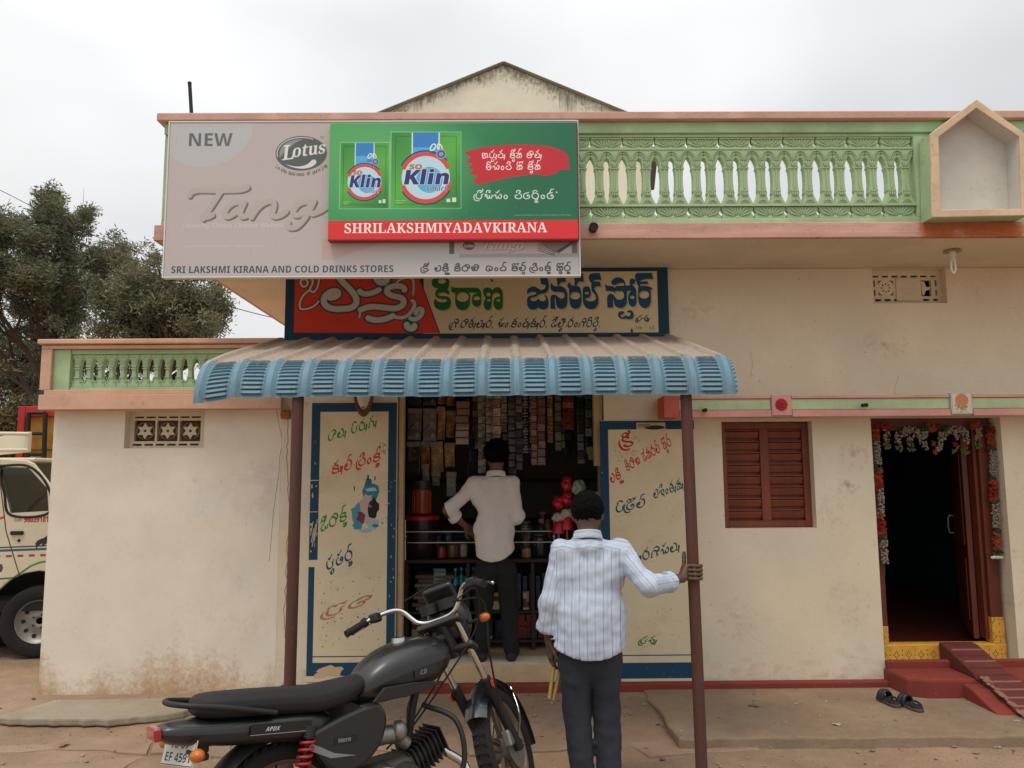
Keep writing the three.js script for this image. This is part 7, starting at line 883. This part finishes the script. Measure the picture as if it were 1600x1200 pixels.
  const nk = V(J.neck.x, J.neck.y - 0.012, J.neck.z); const colF = (x, y, z) => { const ly = y - nk.y - (z - nk.z) * 0.25, r = Math.hypot(x - nk.x, (z - nk.z) * 1.05); return Math.max(Math.abs(r - (0.073 - ly * 0.25)) - 0.0075, Math.abs(ly - 0.006) - 0.024); }; const cg = nets(colF, nk.clone().subScalar(0.12), nk.clone().addScalar(0.12), 0.006); const cuv = clothUV(cg, [[nk, V(nk.x, nk.y + 0.01, nk.z), 0.05, 0.05]], -9); obj('collar', loc(cuv), spec.shirtMat, t);
  const tf = boneField([...legs(0.012, spec.loose), [J.hipL, J.hipR, spec.seat, spec.seat, fl + 0.12, cz], [J.hip, J.waist, spec.seat + 0.012, spec.seat, fl, cz]], 0.016);
  const trF = (x, y, z) => Math.max(tf(x, y, z) + 0.007 * N(x * 14, y * 9, z * 14 + spec.seed) + 0.006 * N(x * 9 + y * 6, y * 26, z * 12), J.anL.y - 0.05 - y, y - J.waist.y + 0.05); const tg = nets(trF, lo, hi, 0.012); obj('trousers', metric(clean(loc(tg)), 1), spec.trouserMat, t);
  const shoe = nets(boneField(feet.map(([a, b]) => [V(a.x, J.ground.y + 0.035, a.z + 0.03), V(b.x, J.ground.y + 0.03, b.z), 0.043, 0.04]), 0.02), ...bounds([J.toeL, J.toeR, J.anL, J.anR], 0.12), 0.009); obj('sandals', loc(shoe), mat(0x1c1815, 0.7), t);
  return t;
}
{
  const z = -0.14, j = (a, b, dz = 0) => U(a, b, z + dz), fl = 0.18;
  const hipL = j(759, 890), hipR = j(790, 890), J = { ground: V(j(775, 900).x, fl, z), head: j(775.5, 713, -0.03), neck: j(775, 741, 0), shL: j(744, 757), shR: j(799, 755), chest: j(773, 778), waist: j(772, 826), hip: j(773, 868), hipL, hipR, elL: j(700, 797, 0.04), cuffL: j(714, 810, 0.0), wrL: j(728, 822, -0.04), elR: j(808, 806, 0.02), cuffR: j(807, 801, -0.05), wrR: j(803, 795, -0.2), knL: V(hipL.x - 0.015, 0.62, z - 0.02), knR: V(hipR.x + 0.02, 0.62, z - 0.02), anL: V(hipL.x - 0.03, 0.27, z + 0.03), anR: V(hipR.x + 0.04, 0.27, z + 0.03), toeL: V(hipL.x - 0.05, 0.215, z - 0.14), toeR: V(hipR.x + 0.07, 0.215, z - 0.14) };
  const hemC = J.hip.x, hemY = uy(770, 876, z);
  person({ J, label: 'man from behind in a plain pale shirt, hand on hip at the shop counter', skin: new THREE.Color(0.12, 0.06, 0.036), tilt: -0.05, turn: 0.12, chestR: 0.098, waistR: 0.118, hipR: 0.115, seat: 0.088, hair: [0.018, 0.018, 3, -0.055], seed: 2.5, fold: 1, pleat: true, cell: 0.0095, loose: 0.006, yoke: 99,
    hem: (x) => hemY + 0.1 * Math.pow(Math.abs(x - hemC + 0.02) / 0.19, 2.2), hands: [handGeo(J.wrL, j(748, 838, -0.10).sub(J.wrL), V(-0.4, 0.5, 0.7), 1, 0.35), handGeo(J.wrR, V(-0.1, 0.15, -1), V(0.3, 1, 0), 1, 0.45)],
    shirtMat: mat(0xffffff, 0.92, { map: surfTex([208, 201, 196], 0.05, 8, 0.5, { grain: 0.06 }), bumpMap: weave, bumpScale: 0.0012 }), trouserMat: mat(0x121214, 0.9) });
}
{
  const z = 1.72, j = (a, b, dz = 0) => U(a, b, z + dz), gy = -0.085;
  const hipL = j(899, 1030), hipR = j(944, 1030), pole = V(1.051, 0, 1.6), grip = uy(1085, 892, 1.6);
  const J = { ground: V(j(925, 1100).x, gy, z), head: j(918, 803, -0.03), neck: j(918, 835, 0.01), shL: j(877, 862), shR: j(969, 862), chest: j(922, 893), waist: j(921, 955), hip: j(921, 1005), hipL, hipR, elL: j(861, 938, 0.03), cuffL: j(856, 985, -0.02), wrL: j(858, 1000, -0.03), elR: j(1014, 915, 0.13), cuffR: j(1048, 909, 0.0), wrR: j(1066, 903, -0.05), knL: V(j(902, 1110).x, 0.36, z - 0.01), knR: V(j(948, 1110).x, 0.37, z - 0.02), anL: V(j(909, 1180).x, 0.0, z + 0.04), anR: V(j(950, 1180).x, 0.0, z + 0.03), toeL: V(j(905, 1180).x, -0.05, z - 0.14), toeR: V(j(958, 1180).x, -0.05, z - 0.14) };
  const hemY = uy(921, 1024, z), c0 = J.hip.x;
  const stripes = canvasTex(256, 256, (x, w, h) => { noiseFill(x, w, h, [186, 199, 216], 0.05, 4, { grain: 0.05 }); for (let i = 0; i < 8; i++) { x.fillStyle = i % 2 ? 'rgba(96,104,122,0.6)' : 'rgba(118,127,144,0.5)'; x.fillRect(i * 32 + 12, 0, i % 2 ? 6 : 4, h); x.fillStyle = 'rgba(128,138,154,0.5)'; x.fillRect(i * 32 + 24, 0, 3, h); x.fillRect(i * 32 + 4, 0, 2, h); } }); stripes.repeat.set(1 / 0.17, 1 / 0.17);
  person({ J, label: 'man from behind in a blue grey striped shirt gripping the right awning post', skin: new THREE.Color(0.095, 0.05, 0.033), tilt: -0.22, turn: -0.12, chestR: 0.114, waistR: 0.158, hipR: 0.152, seat: 0.102, hair: [0.012, 0.006, 8, -0.085], seed: 7.5, fold: 1.15, loose: 0.007, cell: 0.0105, yoke: uy(922, 858, z),
    hem: (x) => hemY + 0.05 * Math.pow(Math.abs(x - c0) / 0.19, 2.2), hands: [handGeo(J.wrL, V(0.05, -1, -0.15), V(-1, 0, 0.2), -1, 0.4), gripGeo(J.wrR, pole, 0.034, grip)],
    shirtMat: mat(0xffffff, 0.88, { map: stripes, bumpMap: weave, bumpScale: 0.0012 }), trouserMat: mat(0xffffff, 0.9, { map: surfTex([36, 40, 50], 0.25, 8, 0.4, { grain: 0.2 }) }) });
  const a = j(868, 1022, -0.05), b = j(858, 1092, 0.02), c = j(884, 1012, -0.07), d = j(864, 1094, 0.0); for (const [p, q, l] of [[a, b, 'nearer yellow bamboo stick hanging from the left hand of the man in stripes'], [c, d, 'farther yellow bamboo stick hanging from the left hand of the man in stripes']]) tag(obj('bamboo_stick', [cyl(p, q, 0.011, 0.010, 10), ...[0.3, 0.62].map((t) => { const m = p.clone().lerp(q, t); return cyl(m, m.clone().lerp(q, 0.03), 0.0125, 0.0125, 10); })], mat(0x8f7a3a, 0.5)), l, 'stick', 'bamboo sticks in the left hand');
}
// ---------- motorcycle: local x forward, y up, z to its right ----------
{
  const th = 40 * Math.PI / 180, g = thing('motorcycle', 'black commuter motorcycle with red rear springs parked before the shop', 'motorcycle', [-0.92, -0.085, 2.70]); g.rotation.order = 'YXZ'; g.rotation.set(-0.12, th, 0);
  const O = (n, gs, m, p = g) => obj(n, gs, m, p);
  const paint = new THREE.MeshPhysicalMaterial({ color: 0x08090b, roughness: 0.45, clearcoat: 0.45, clearcoatRoughness: 0.2 }), plastic = mat(0x161616, 0.6), chrome = mat(0xc9c9c6, 0.14, { metalness: 1 }), alu = mat(0x8b8984, 0.42, { metalness: 0.7 }), rubber = mat(0x171615, 0.92), redM = mat(0x9c1f1a, 0.4), seatM = mat(0x141313, 0.75, { bumpMap: bumpTex(40, 0.2), bumpScale: 0.002 }), bronze = mat(0x77665a, 0.45, { metalness: 0.45 }), fenderM = new THREE.MeshPhysicalMaterial({ color: 0x101722, roughness: 0.35, clearcoat: 0.8, clearcoatRoughness: 0.15 });
  const R = 0.30, ax = 1.24, finM = mat(0x33312e, 0.55, { metalness: 0.5 });
  const steer = 0.62, head = V(0.88, 0.93, 0), rake = V(-0.44, 0.9, 0).normalize(), SM = new THREE.Matrix4().makeTranslation(head.x, head.y, head.z).multiply(new THREE.Matrix4().makeRotationAxis(rake, steer)).multiply(new THREE.Matrix4().makeTranslation(-head.x, -head.y, -head.z));
  const S = (q) => [].concat(q).map((x) => clean(x).applyMatrix4(SM));
  const wheel = (x, name, f) => {
    const w = new THREE.Group(); w.name = name; g.add(w); const at = (q) => f([].concat(q).map((k) => T(clean(k), x, R, 0)));
    const pr = [[R * 0.78, -0.036], [R * 0.83, -0.044], [R * 0.92, -0.046], [R * 0.975, -0.034], [R, -0.012], [R, 0.012], [R * 0.975, 0.034], [R * 0.92, 0.046], [R * 0.83, 0.044], [R * 0.78, 0.036]]; const tread = []; for (let i = 0; i < 44; i++) for (const s of [-1, 1]) { const a = i / 44 * 6.283 + (s > 0 ? 0.07 : 0); tread.push(T(new THREE.BoxGeometry(0.026, 0.008, 0.03), Math.cos(a) * (R - 0.003), Math.sin(a) * (R - 0.003), s * 0.019, 0, 0, a - Math.PI / 2 + s * 0.5)); }
    O('tyre', at([T(new THREE.LatheGeometry(pr.map(([a, b]) => new THREE.Vector2(a, b)), 48), 0, 0, 0, Math.PI / 2), ...tread]), rubber, w);
    O('rim', at([T(new THREE.LatheGeometry([[R * 0.79, -0.032], [R * 0.74, -0.03], [R * 0.715, -0.012], [R * 0.715, 0.012], [R * 0.74, 0.03], [R * 0.79, 0.032]].map(([a, b]) => new THREE.Vector2(a, b)), 48), 0, 0, 0, Math.PI / 2)]), bronze, w);
    const sp = []; for (let i = 0; i < 5; i++) for (const s of [-0.16, 0.16]) { const a = i / 5 * 6.283 + 0.3; sp.push(T(new THREE.BoxGeometry(R * 0.56, 0.022, 0.02), Math.cos(a + s * 0.9) * R * 0.46, Math.sin(a + s * 0.9) * R * 0.46, 0, 0, 0, a + s * 0.2)); } O('spokes', at(sp), bronze, w);
    O('hub', at([cyl(V(0, 0, -0.055), V(0, 0, 0.055), 0.062, 0.062, 24), cyl(V(0, 0, -0.075), V(0, 0, 0.075), 0.03, 0.03, 16), cyl(V(0, 0, -0.11), V(0, 0, 0.11), 0.009, 0.009, 10)]), alu, w);
  };
  wheel(0, 'rear_wheel', (q) => q); wheel(ax, 'front_wheel', S);
  // frame
  O('frame', [tube([V(0.88, 0.86, 0), V(0.72, 0.72, 0), V(0.62, 0.40, 0.0), V(0.55, 0.26, 0)], 0.02, 20, 10), tube([V(0.88, 0.90, 0), V(0.55, 0.80, 0), V(0.2, 0.70, 0), V(-0.22, 0.73, 0)], 0.022, 24, 10), ...[-0.1, 0.1].map((z) => tube([V(0.34, 0.34, z), V(0.25, 0.55, z), V(0.05, 0.68, z), V(-0.25, 0.72, z * 0.9)], 0.014, 20, 8)), ...[-0.09, 0.09].map((z) => bx(-0.03, 0.40, 0.285, 0.32, z - 0.014, z + 0.014, 0.008))], plastic);
  // engine
  const eng = O('engine', [new RoundedBoxGeometry(0.36, 0.20, 0.18, 3, 0.05).translate(0.46, 0.33, 0), cyl(V(0.42, 0.33, 0.09), V(0.42, 0.33, 0.145), 0.105, 0.092, 28), cyl(V(0.56, 0.34, 0.09), V(0.56, 0.34, 0.13), 0.07, 0.062, 24), cyl(V(0.42, 0.33, -0.145), V(0.42, 0.33, -0.09), 0.1, 0.1, 28), cyl(V(0.60, 0.36, 0), V(0.78, 0.44, 0), 0.062, 0.056, 18)], mat(0x45433f, 0.5, { metalness: 0.5 }));
  for (let i = 0; i < 9; i++) { const p = V(0.62, 0.37, 0).lerp(V(0.80, 0.445, 0), i / 8); const f = new RoundedBoxGeometry(0.007, 0.14, 0.15, 1, 0.003); T(f, p.x, p.y, 0, 0, 0, 0.41); O('cooling_fin', f, finM, eng); }
  O('engine_cover', [T(new THREE.SphereGeometry(0.08, 24, 12), 0.42, 0.33, 0.142, 0, 0, 0, 1, 1, 0.22), T(new THREE.TorusGeometry(0.088, 0.008, 8, 28), 0.42, 0.33, 0.148)], alu, eng); O('carburettor', [cyl(V(0.55, 0.52, 0.02), V(0.62, 0.46, 0.02), 0.035, 0.03, 16), cyl(V(0.42, 0.53, 0.02), V(0.55, 0.52, 0.02), 0.045, 0.04, 16), T(new THREE.SphereGeometry(0.04, 14, 10), 0.57, 0.53, 0.04, 0, 0, 0, 1, 1.2, 1)], alu);
  O('exhaust', [tube([V(0.80, 0.40, 0.05), V(0.90, 0.30, 0.09), V(0.80, 0.18, 0.13), V(0.5, 0.16, 0.155), V(0.25, 0.18, 0.165)], 0.02, 40, 12)], chrome); O('silencer', [cyl(V(0.26, 0.18, 0.165), V(0.12, 0.20, 0.17), 0.024, 0.045, 20), cyl(V(0.12, 0.20, 0.17), V(-0.36, 0.27, 0.17), 0.045, 0.042, 20), cyl(V(-0.36, 0.27, 0.17), V(-0.41, 0.277, 0.17), 0.042, 0.025, 20)], plastic); O('heat_guard', [T(new RoundedBoxGeometry(0.3, 0.05, 0.012, 2, 0.005), -0.1, 0.235, 0.216, 0, 0, -0.145)], chrome);
  each('footpeg', [cyl(V(0.42, 0.22, 0.12), V(0.42, 0.22, 0.27), 0.014, 0.014, 12), cyl(V(-0.02, 0.36, 0.10), V(-0.02, 0.36, 0.22), 0.013, 0.013, 12), cyl(V(0.42, 0.22, -0.27), V(0.42, 0.22, -0.12), 0.014, 0.014, 12)], rubber, g); O('kick_lever', [tube([V(0.34, 0.28, 0.13), V(0.30, 0.36, 0.17), V(0.20, 0.46, 0.185)], 0.009, 16, 8), cyl(V(0.20, 0.46, 0.18), V(0.19, 0.47, 0.235), 0.012, 0.012, 10)], chrome); O('brake_pedal', tube([V(0.48, 0.20, 0.13), V(0.58, 0.17, 0.19), V(0.64, 0.19, 0.2)], 0.008, 12, 8), chrome);
  O('swing_arm_bolt', [cyl(V(0, 0.30, 0.085), V(0, 0.30, 0.12), 0.016, 0.016, 10)], chrome);
  // shock absorbers
  for (const z of [-0.125, 0.125]) { const a = V(0.005, 0.33, z), b = V(0.10, 0.66, z), d = b.clone().sub(a), sh = O('shock_absorber', [cyl(a, b, 0.011, 0.011, 12), cyl(a, a.clone().addScaledVector(d, 0.18), 0.022, 0.022, 14), cyl(a.clone().addScaledVector(d, 0.86), b, 0.026, 0.026, 14)], plastic); const pts = []; const e1 = V(0, 0, 1), e2 = d.clone().normalize().cross(e1).normalize(); for (let i = 0; i <= 110; i++) { const t = i / 110, q = t * 9.5 * 6.283; pts.push(a.clone().addScaledVector(d, 0.12 + 0.74 * t).addScaledVector(e1, Math.cos(q) * 0.027).addScaledVector(e2, Math.sin(q) * 0.027)); } obj('spring', tube(pts, 0.0065, 260, 6), redM, sh); }
  // tank, seat, side panels, tail by section lofting
  const loft = (secs, n = 20) => { const pos = [], uv = [], idx = []; secs.forEach(([x, yc, hy, hz, p], i) => { for (let k = 0; k <= n; k++) { const a = k / n * 6.2832, c = Math.cos(a), s = Math.sin(a), e = 2 / (p ?? 2.4); pos.push(x, yc + Math.sign(s) * Math.pow(Math.abs(s), e) * hy, Math.sign(c) * Math.pow(Math.abs(c), e) * hz); uv.push(i / (secs.length - 1), k / n); } }); for (let i = 0; i < secs.length - 1; i++) for (let k = 0; k < n; k++) { const a = i * (n + 1) + k, b = a + 1, c = a + n + 1, d = c + 1; idx.push(a, b, c, b, d, c); } for (const i of [0, secs.length - 1]) { const c = pos.length / 3; pos.push(secs[i][0], secs[i][1], 0); uv.push(0, 0); for (let k = 0; k < n; k++) { const a = i * (n + 1) + k; idx.push(c, i ? a : a + 1, i ? a + 1 : a); } } const q = new THREE.BufferGeometry(); q.setAttribute('position', new THREE.Float32BufferAttribute(pos, 3)); q.setAttribute('uv', new THREE.Float32BufferAttribute(uv, 2)); q.setIndex(idx); q.computeVertexNormals(); return q; };
  const dens = (secs, m = 5) => { const out = []; for (let i = 0; i < secs.length - 1; i++) for (let t = 0; t < m; t++) { const u = t / m, s = u; out.push(secs[i].map((v, k) => { const p0 = secs[Math.max(0, i - 1)][k], p1 = v, p2 = secs[i + 1][k], p3 = secs[Math.min(secs.length - 1, i + 2)][k]; return 0.5 * (2 * p1 + (p2 - p0) * s + (2 * p0 - 5 * p1 + 4 * p2 - p3) * s * s + (3 * p1 - p0 - 3 * p2 + p3) * s * s * s); })); } out.push(secs.at(-1)); return out; };
  const tank = O('fuel_tank', loft(dens([[0.36, 0.72, 0.03, 0.06, 2.2], [0.40, 0.745, 0.075, 0.10, 2.4], [0.50, 0.775, 0.11, 0.135, 2.5], [0.64, 0.80, 0.12, 0.15, 2.5], [0.76, 0.815, 0.105, 0.14, 2.5], [0.84, 0.825, 0.07, 0.10, 2.3], [0.865, 0.825, 0.02, 0.04, 2]]), 28), paint);
  obj('filler_cap', [cyl(V(0.62, 0.905, 0), V(0.62, 0.933, 0), 0.035, 0.032, 20)], chrome, tank);
  const decal = (w, h, draw) => { const t = canvasTex(w, h, draw, { clamp: true }); return mat(0xffffff, 0.35, { map: t }); };
  const patch = (x0, x1, y0, y1, z, rx, rz, m, p) => { const q = uvXY(clean(new RoundedBoxGeometry(x1 - x0, y1 - y0, 0.004, 1, 0.0015)), -(x1 - x0) / 2, -(y1 - y0) / 2, x1 - x0, y1 - y0); T(q, (x0 + x1) / 2, (y0 + y1) / 2, z, rx, 0, rz); return obj('decal', q, m, p); };
  patch(0.60, 0.72, 0.765, 0.80, 0.1515, -0.02, 0.06, decal(256, 80, (x) => { x.fillStyle = '#141519'; x.fillRect(0, 0, 256, 80); word(x, 'CD', 60, 60, 'bold 62px sans-serif', '#6d7078', { slant: 0.2 }); }), tank);
  for (const z of [-1, 1]) obj('knee_panel', T(ext(shapeOf([[0.38, 0.70], [0.55, 0.69], [0.78, 0.72], [0.60, 0.745], [0.44, 0.75]]), 0.012, 0.004), 0, 0, z > 0 ? 0.142 : -0.154), plastic, tank);
  O('seat', loft(dens([[-0.34, 0.80, 0.02, 0.05, 2.4], [-0.30, 0.80, 0.045, 0.10, 2.8], [-0.16, 0.785, 0.05, 0.125, 3], [0.0, 0.765, 0.052, 0.13, 3], [0.16, 0.745, 0.052, 0.13, 3], [0.30, 0.75, 0.05, 0.11, 2.8], [0.39, 0.77, 0.035, 0.07, 2.4], [0.42, 0.78, 0.015, 0.03, 2.2]]), 28), seatM);
  O('grab_rail', tube([V(-0.05, 0.74, 0.13), V(-0.26, 0.80, 0.14), V(-0.40, 0.83, 0.10), V(-0.43, 0.835, 0), V(-0.40, 0.83, -0.10), V(-0.26, 0.80, -0.14), V(-0.05, 0.74, -0.13)], 0.011, 50, 10), plastic);
  const tail = O('tail_panel', loft(dens([[-0.47, 0.735, 0.02, 0.045, 2.4], [-0.42, 0.725, 0.042, 0.075, 2.6], [-0.25, 0.70, 0.055, 0.115, 2.8], [-0.05, 0.675, 0.06, 0.13, 3], [0.12, 0.65, 0.065, 0.12, 3], [0.22, 0.64, 0.04, 0.08, 2.6]]), 26), paint);
  patch(-0.16, 0.10, 0.652, 0.70, 0.1345, 0, -0.13, decal(512, 96, (x) => { x.fillStyle = '#101114'; x.fillRect(0, 0, 512, 96); word(x, 'APDX', 120, 58, 'bold 44px sans-serif', '#b9babc', { slant: 0.3 }); x.fillStyle = '#9a9b9e'; x.fillRect(0, 78, 512, 4); }), tail);
  obj('tail_lamp', new RoundedBoxGeometry(0.03, 0.05, 0.11, 2, 0.01).translate(-0.478, 0.735, 0), new THREE.MeshPhysicalMaterial({ color: 0x8c1512, roughness: 0.15, clearcoat: 1 }), tail);
  for (const z of [-1, 1]) { const sp = O('side_panel', T(ext((() => { const q = new THREE.Shape(); q.moveTo(0.10, 0.63); q.bezierCurveTo(0.2, 0.66, 0.32, 0.69, 0.41, 0.69); q.bezierCurveTo(0.46, 0.68, 0.475, 0.62, 0.455, 0.57); q.bezierCurveTo(0.43, 0.48, 0.33, 0.43, 0.25, 0.435); q.bezierCurveTo(0.17, 0.45, 0.10, 0.54, 0.10, 0.63); return q; })(), 0.04, 0.017, 0, 14), 0, 0, z > 0 ? 0.088 : -0.128), paint); if (z > 0) { patch(0.20, 0.31, 0.555, 0.59, 0.1285, 0, -0.08, decal(192, 64, (x) => { x.fillStyle = '#101114'; x.fillRect(0, 0, 192, 64); word(x, 'Hero', 30, 48, 'bold 46px sans-serif', '#83868a'); }), sp); obj('trim_stripe', ext(shapeOf([[0.07, 0.575], [0.10, 0.59], [0.20, 0.53], [0.30, 0.50], [0.18, 0.515]]), 0.004, 0.001, 0.128), mat(0x77777a, 0.4), sp); } }
  // rear fender, plate, indicators, stand
  const fend = (a0, a1, rad, w, ex) => { const pos = [], idx = [], n = 26, m = 8; for (let i = 0; i <= n; i++) { const a = a0 + (a1 - a0) * i / n; for (let k = 0; k <= m; k++) { const q = (k / m - 0.5) * 2, rr2 = rad - 0.035 * q * q; pos.push(ex + Math.cos(a) * rr2, R + Math.sin(a) * rr2, q * w); } } for (let i = 0; i < n; i++) for (let k = 0; k < m; k++) { const p = i * (m + 1) + k, b = p + 1, c = p + m + 1, d = c + 1; idx.push(p, c, b, b, c, d); } const q = new THREE.BufferGeometry(); q.setAttribute('position', new THREE.Float32BufferAttribute(pos, 3)); q.setIndex(idx); q.computeVertexNormals(); return q; };
  const two = (m) => { m.side = THREE.DoubleSide; return m; };
  const rf = O('rear_fender', [fend(0.9, 3.02, R + 0.06, 0.075, 0)], two(mat(0x151515, 0.55, {}))); const plateT = decal(256, 144, (x) => { x.fillStyle = '#c9c6bd'; x.fillRect(0, 0, 256, 144); x.strokeStyle = '#2a2a2a'; x.lineWidth = 4; x.strokeRect(5, 5, 246, 134); word(x, 'TS 07', 52, 62, 'bold 52px sans-serif', '#23242a', { fit: 150 }); word(x, 'EF 4591', 24, 124, 'bold 58px sans-serif', '#23242a', { fit: 208 }); speck(x, 0, 256, 0, 144, 60, ['rgba(90,70,50,0.5)'], 2); });
  const pl = uvXY(clean(new RoundedBoxGeometry(0.2, 0.11, 0.004, 1, 0.0015)), -0.1, -0.055, 0.2, 0.11); T(pl, 0, 0, 0, 0, -Math.PI / 2, 0); T(pl, 0, 0, 0, 0, 0, -0.28); T(pl, 0, 0, 0, 0, 0.3, 0); obj('number_plate', pl.translate(-0.385, 0.655, 0.0), plateT, rf); obj('plate_bracket', [bx(-0.372, -0.28, 0.60, 0.625, -0.025, 0.025, 0.006), bx(-0.362, -0.28, 0.626, 0.70, -0.03, 0.03, 0.012)], plastic, rf);
  for (const z of [-1, 1]) { const ind = O('indicator', [cyl(V(-0.38, 0.66, z * 0.08), V(-0.38, 0.66, z * 0.16), 0.008, 0.008, 8)], plastic); obj('lens', T(new THREE.SphereGeometry(0.03, 14, 10), -0.38, 0.66, z * 0.185, 0, 0, 0, 0.9, 0.8, 1.1), mat(0xb4601a, 0.2), ind); }
  O('side_stand', tube([V(0.34, 0.26, -0.11), V(0.30, 0.14, -0.20), V(0.28, 0.02, -0.27)], 0.011, 14, 8), plastic); O('chain_case', [new RoundedBoxGeometry(0.48, 0.09, 0.03, 2, 0.012).translate(0.20, 0.33, -0.105)], plastic);
  // front end, turned left
  each('fork', S([-0.085, 0.085].flatMap((z) => [cyl(V(0.86, 0.97, z), V(1.06, 0.60, z), 0.0165, 0.0165, 14)])), chrome, g); each('fork_leg', [-0.085, 0.085].map((z) => join(S([cyl(V(1.03, 0.655, z), V(1.225, 0.285, z), 0.027, 0.024, 16), sph(1.24, 0.30, z, 0.03, 1, 1, 0.8, 12)]))), plastic, g); O('triple_clamp', S([T(new RoundedBoxGeometry(0.07, 0.035, 0.24, 2, 0.012), 0.865, 0.96, 0, 0, 0, -0.45), T(new RoundedBoxGeometry(0.08, 0.035, 0.24, 2, 0.012), 0.945, 0.82, 0, 0, 0, -0.45), cyl(V(0.87, 0.97, 0), V(0.95, 0.80, 0), 0.03, 0.03, 16)]), mat(0x3a3937, 0.4, { metalness: 0.6 }));
  const ff = O('front_fender', S([fend(-0.15, 2.55, R + 0.055, 0.062, ax)]), two(fenderM)); each('reflector', S([cyl(V(1.045, 0.62, 0.112), V(1.045, 0.62, 0.12), 0.025, 0.025, 14), cyl(V(1.045, 0.62, -0.12), V(1.045, 0.62, -0.112), 0.025, 0.025, 14)]), mat(0xb03a1c, 0.25), ff); each('fender_stay', S([-0.075, 0.075].map((z) => tube([V(1.24, 0.30, z), V(1.40, 0.44, z), V(1.47, 0.57, z * 0.6)], 0.006, 12, 6))), chrome, ff);
  O('brake_disc', S([T(new THREE.CylinderGeometry(0.105, 0.105, 0.004, 36), ax, R, 0.065, Math.PI / 2), T(new RoundedBoxGeometry(0.06, 0.08, 0.045, 2, 0.012), ax - 0.09, R + 0.05, 0.07)]), alu);
  O('handlebar', S([tube([V(0.62, 1.05, 0.36), V(0.74, 1.09, 0.27), V(0.83, 1.09, 0.18), V(0.85, 1.0, 0.10), V(0.86, 0.985, 0), V(0.85, 1.0, -0.10), V(0.83, 1.09, -0.18), V(0.74, 1.09, -0.27), V(0.62, 1.05, -0.36)], 0.0115, 70, 10)]), chrome);
  for (const z of [-1, 1]) { const gr = O('grip', S([cyl(V(0.695, 1.078, z * 0.303), V(0.605, 1.044, z * 0.372), 0.0175, 0.0175, 16), T(new THREE.TorusGeometry(0.0185, 0.005, 6, 16), 0.69, 1.076, z * 0.307, 0, z * 0.9, 0)]), rubber); obj('lever', S([tube([V(0.77, 1.085, z * 0.26), V(0.755, 1.07, z * 0.32), V(0.69, 1.045, z * 0.385)], 0.006, 16, 8), sph(0.69, 1.045, z * 0.385, 0.009)]), chrome, gr); obj('switch_box', S([new RoundedBoxGeometry(0.06, 0.045, 0.05, 2, 0.012).translate(0.735, 1.085, z * 0.27)]), plastic, gr); }
  const cowl = O('headlamp_cowl', S([T(new THREE.SphereGeometry(0.125, 28, 18), 0.99, 0.97, 0, 0, 0, 0, 0.75, 1.05, 0.95), T(new RoundedBoxGeometry(0.04, 0.15, 0.17, 3, 0.02), 0.97, 1.09, 0, 0, 0, 0.5)]), paint); obj('headlamp', S([T(new THREE.SphereGeometry(0.09, 24, 14), 1.045, 0.95, 0, 0, 0, 0, 0.45, 1, 1.05)]), mat(0xc9cdd0, 0.08), cowl); obj('instrument', S([T(new THREE.CylinderGeometry(0.05, 0.05, 0.05, 24), 0.90, 1.05, 0.05, 0, 0, -0.9 + Math.PI / 2 - 0.6), T(new THREE.CylinderGeometry(0.05, 0.05, 0.05, 24), 0.90, 1.05, -0.05, 0, 0, -0.9 + Math.PI / 2 - 0.6)]), plastic, cowl);
  for (const z of [-1, 1]) { const ind = O('indicator', S([cyl(V(0.97, 0.93, z * 0.1), V(0.97, 0.93, z * 0.17), 0.008, 0.008, 8)]), plastic); obj('lens', S([T(new THREE.SphereGeometry(0.028, 14, 10), 0.97, 0.93, z * 0.195, 0, 0, 0, 0.9, 0.8, 1.1)]), mat(0xb4601a, 0.2), ind); }
  each('cable', [tube([V(0.80, 1.08, 0.22), V(0.98, 1.12, 0.16), V(1.02, 0.95, 0.10), V(0.80, 0.68, 0.06), V(0.62, 0.52, 0.05)], 0.0045, 40, 6), tube([V(0.80, 1.08, -0.22), V(0.98, 1.15, -0.12), V(1.0, 0.9, -0.06), V(0.72, 0.55, -0.05), V(0.56, 0.44, -0.06)], 0.0045, 40, 6), tube([V(0.82, 1.08, 0.20), V(1.05, 1.05, 0.12), V(1.06, 0.8, 0.13), V(1.12, 0.5, 0.11)], 0.005, 40, 6)], rubber, g);
  each('crash_guard', [tube([V(0.70, 0.62, 0.05), V(0.78, 0.55, 0.20), V(0.78, 0.36, 0.235), V(0.68, 0.24, 0.18), V(0.58, 0.23, 0.08)], 0.0125, 40, 10), tube([V(0.70, 0.62, -0.05), V(0.78, 0.55, -0.20), V(0.78, 0.36, -0.235), V(0.68, 0.24, -0.18), V(0.58, 0.23, -0.08)], 0.0125, 40, 10)], plastic, g);
}
renderer.render(scene, camera);
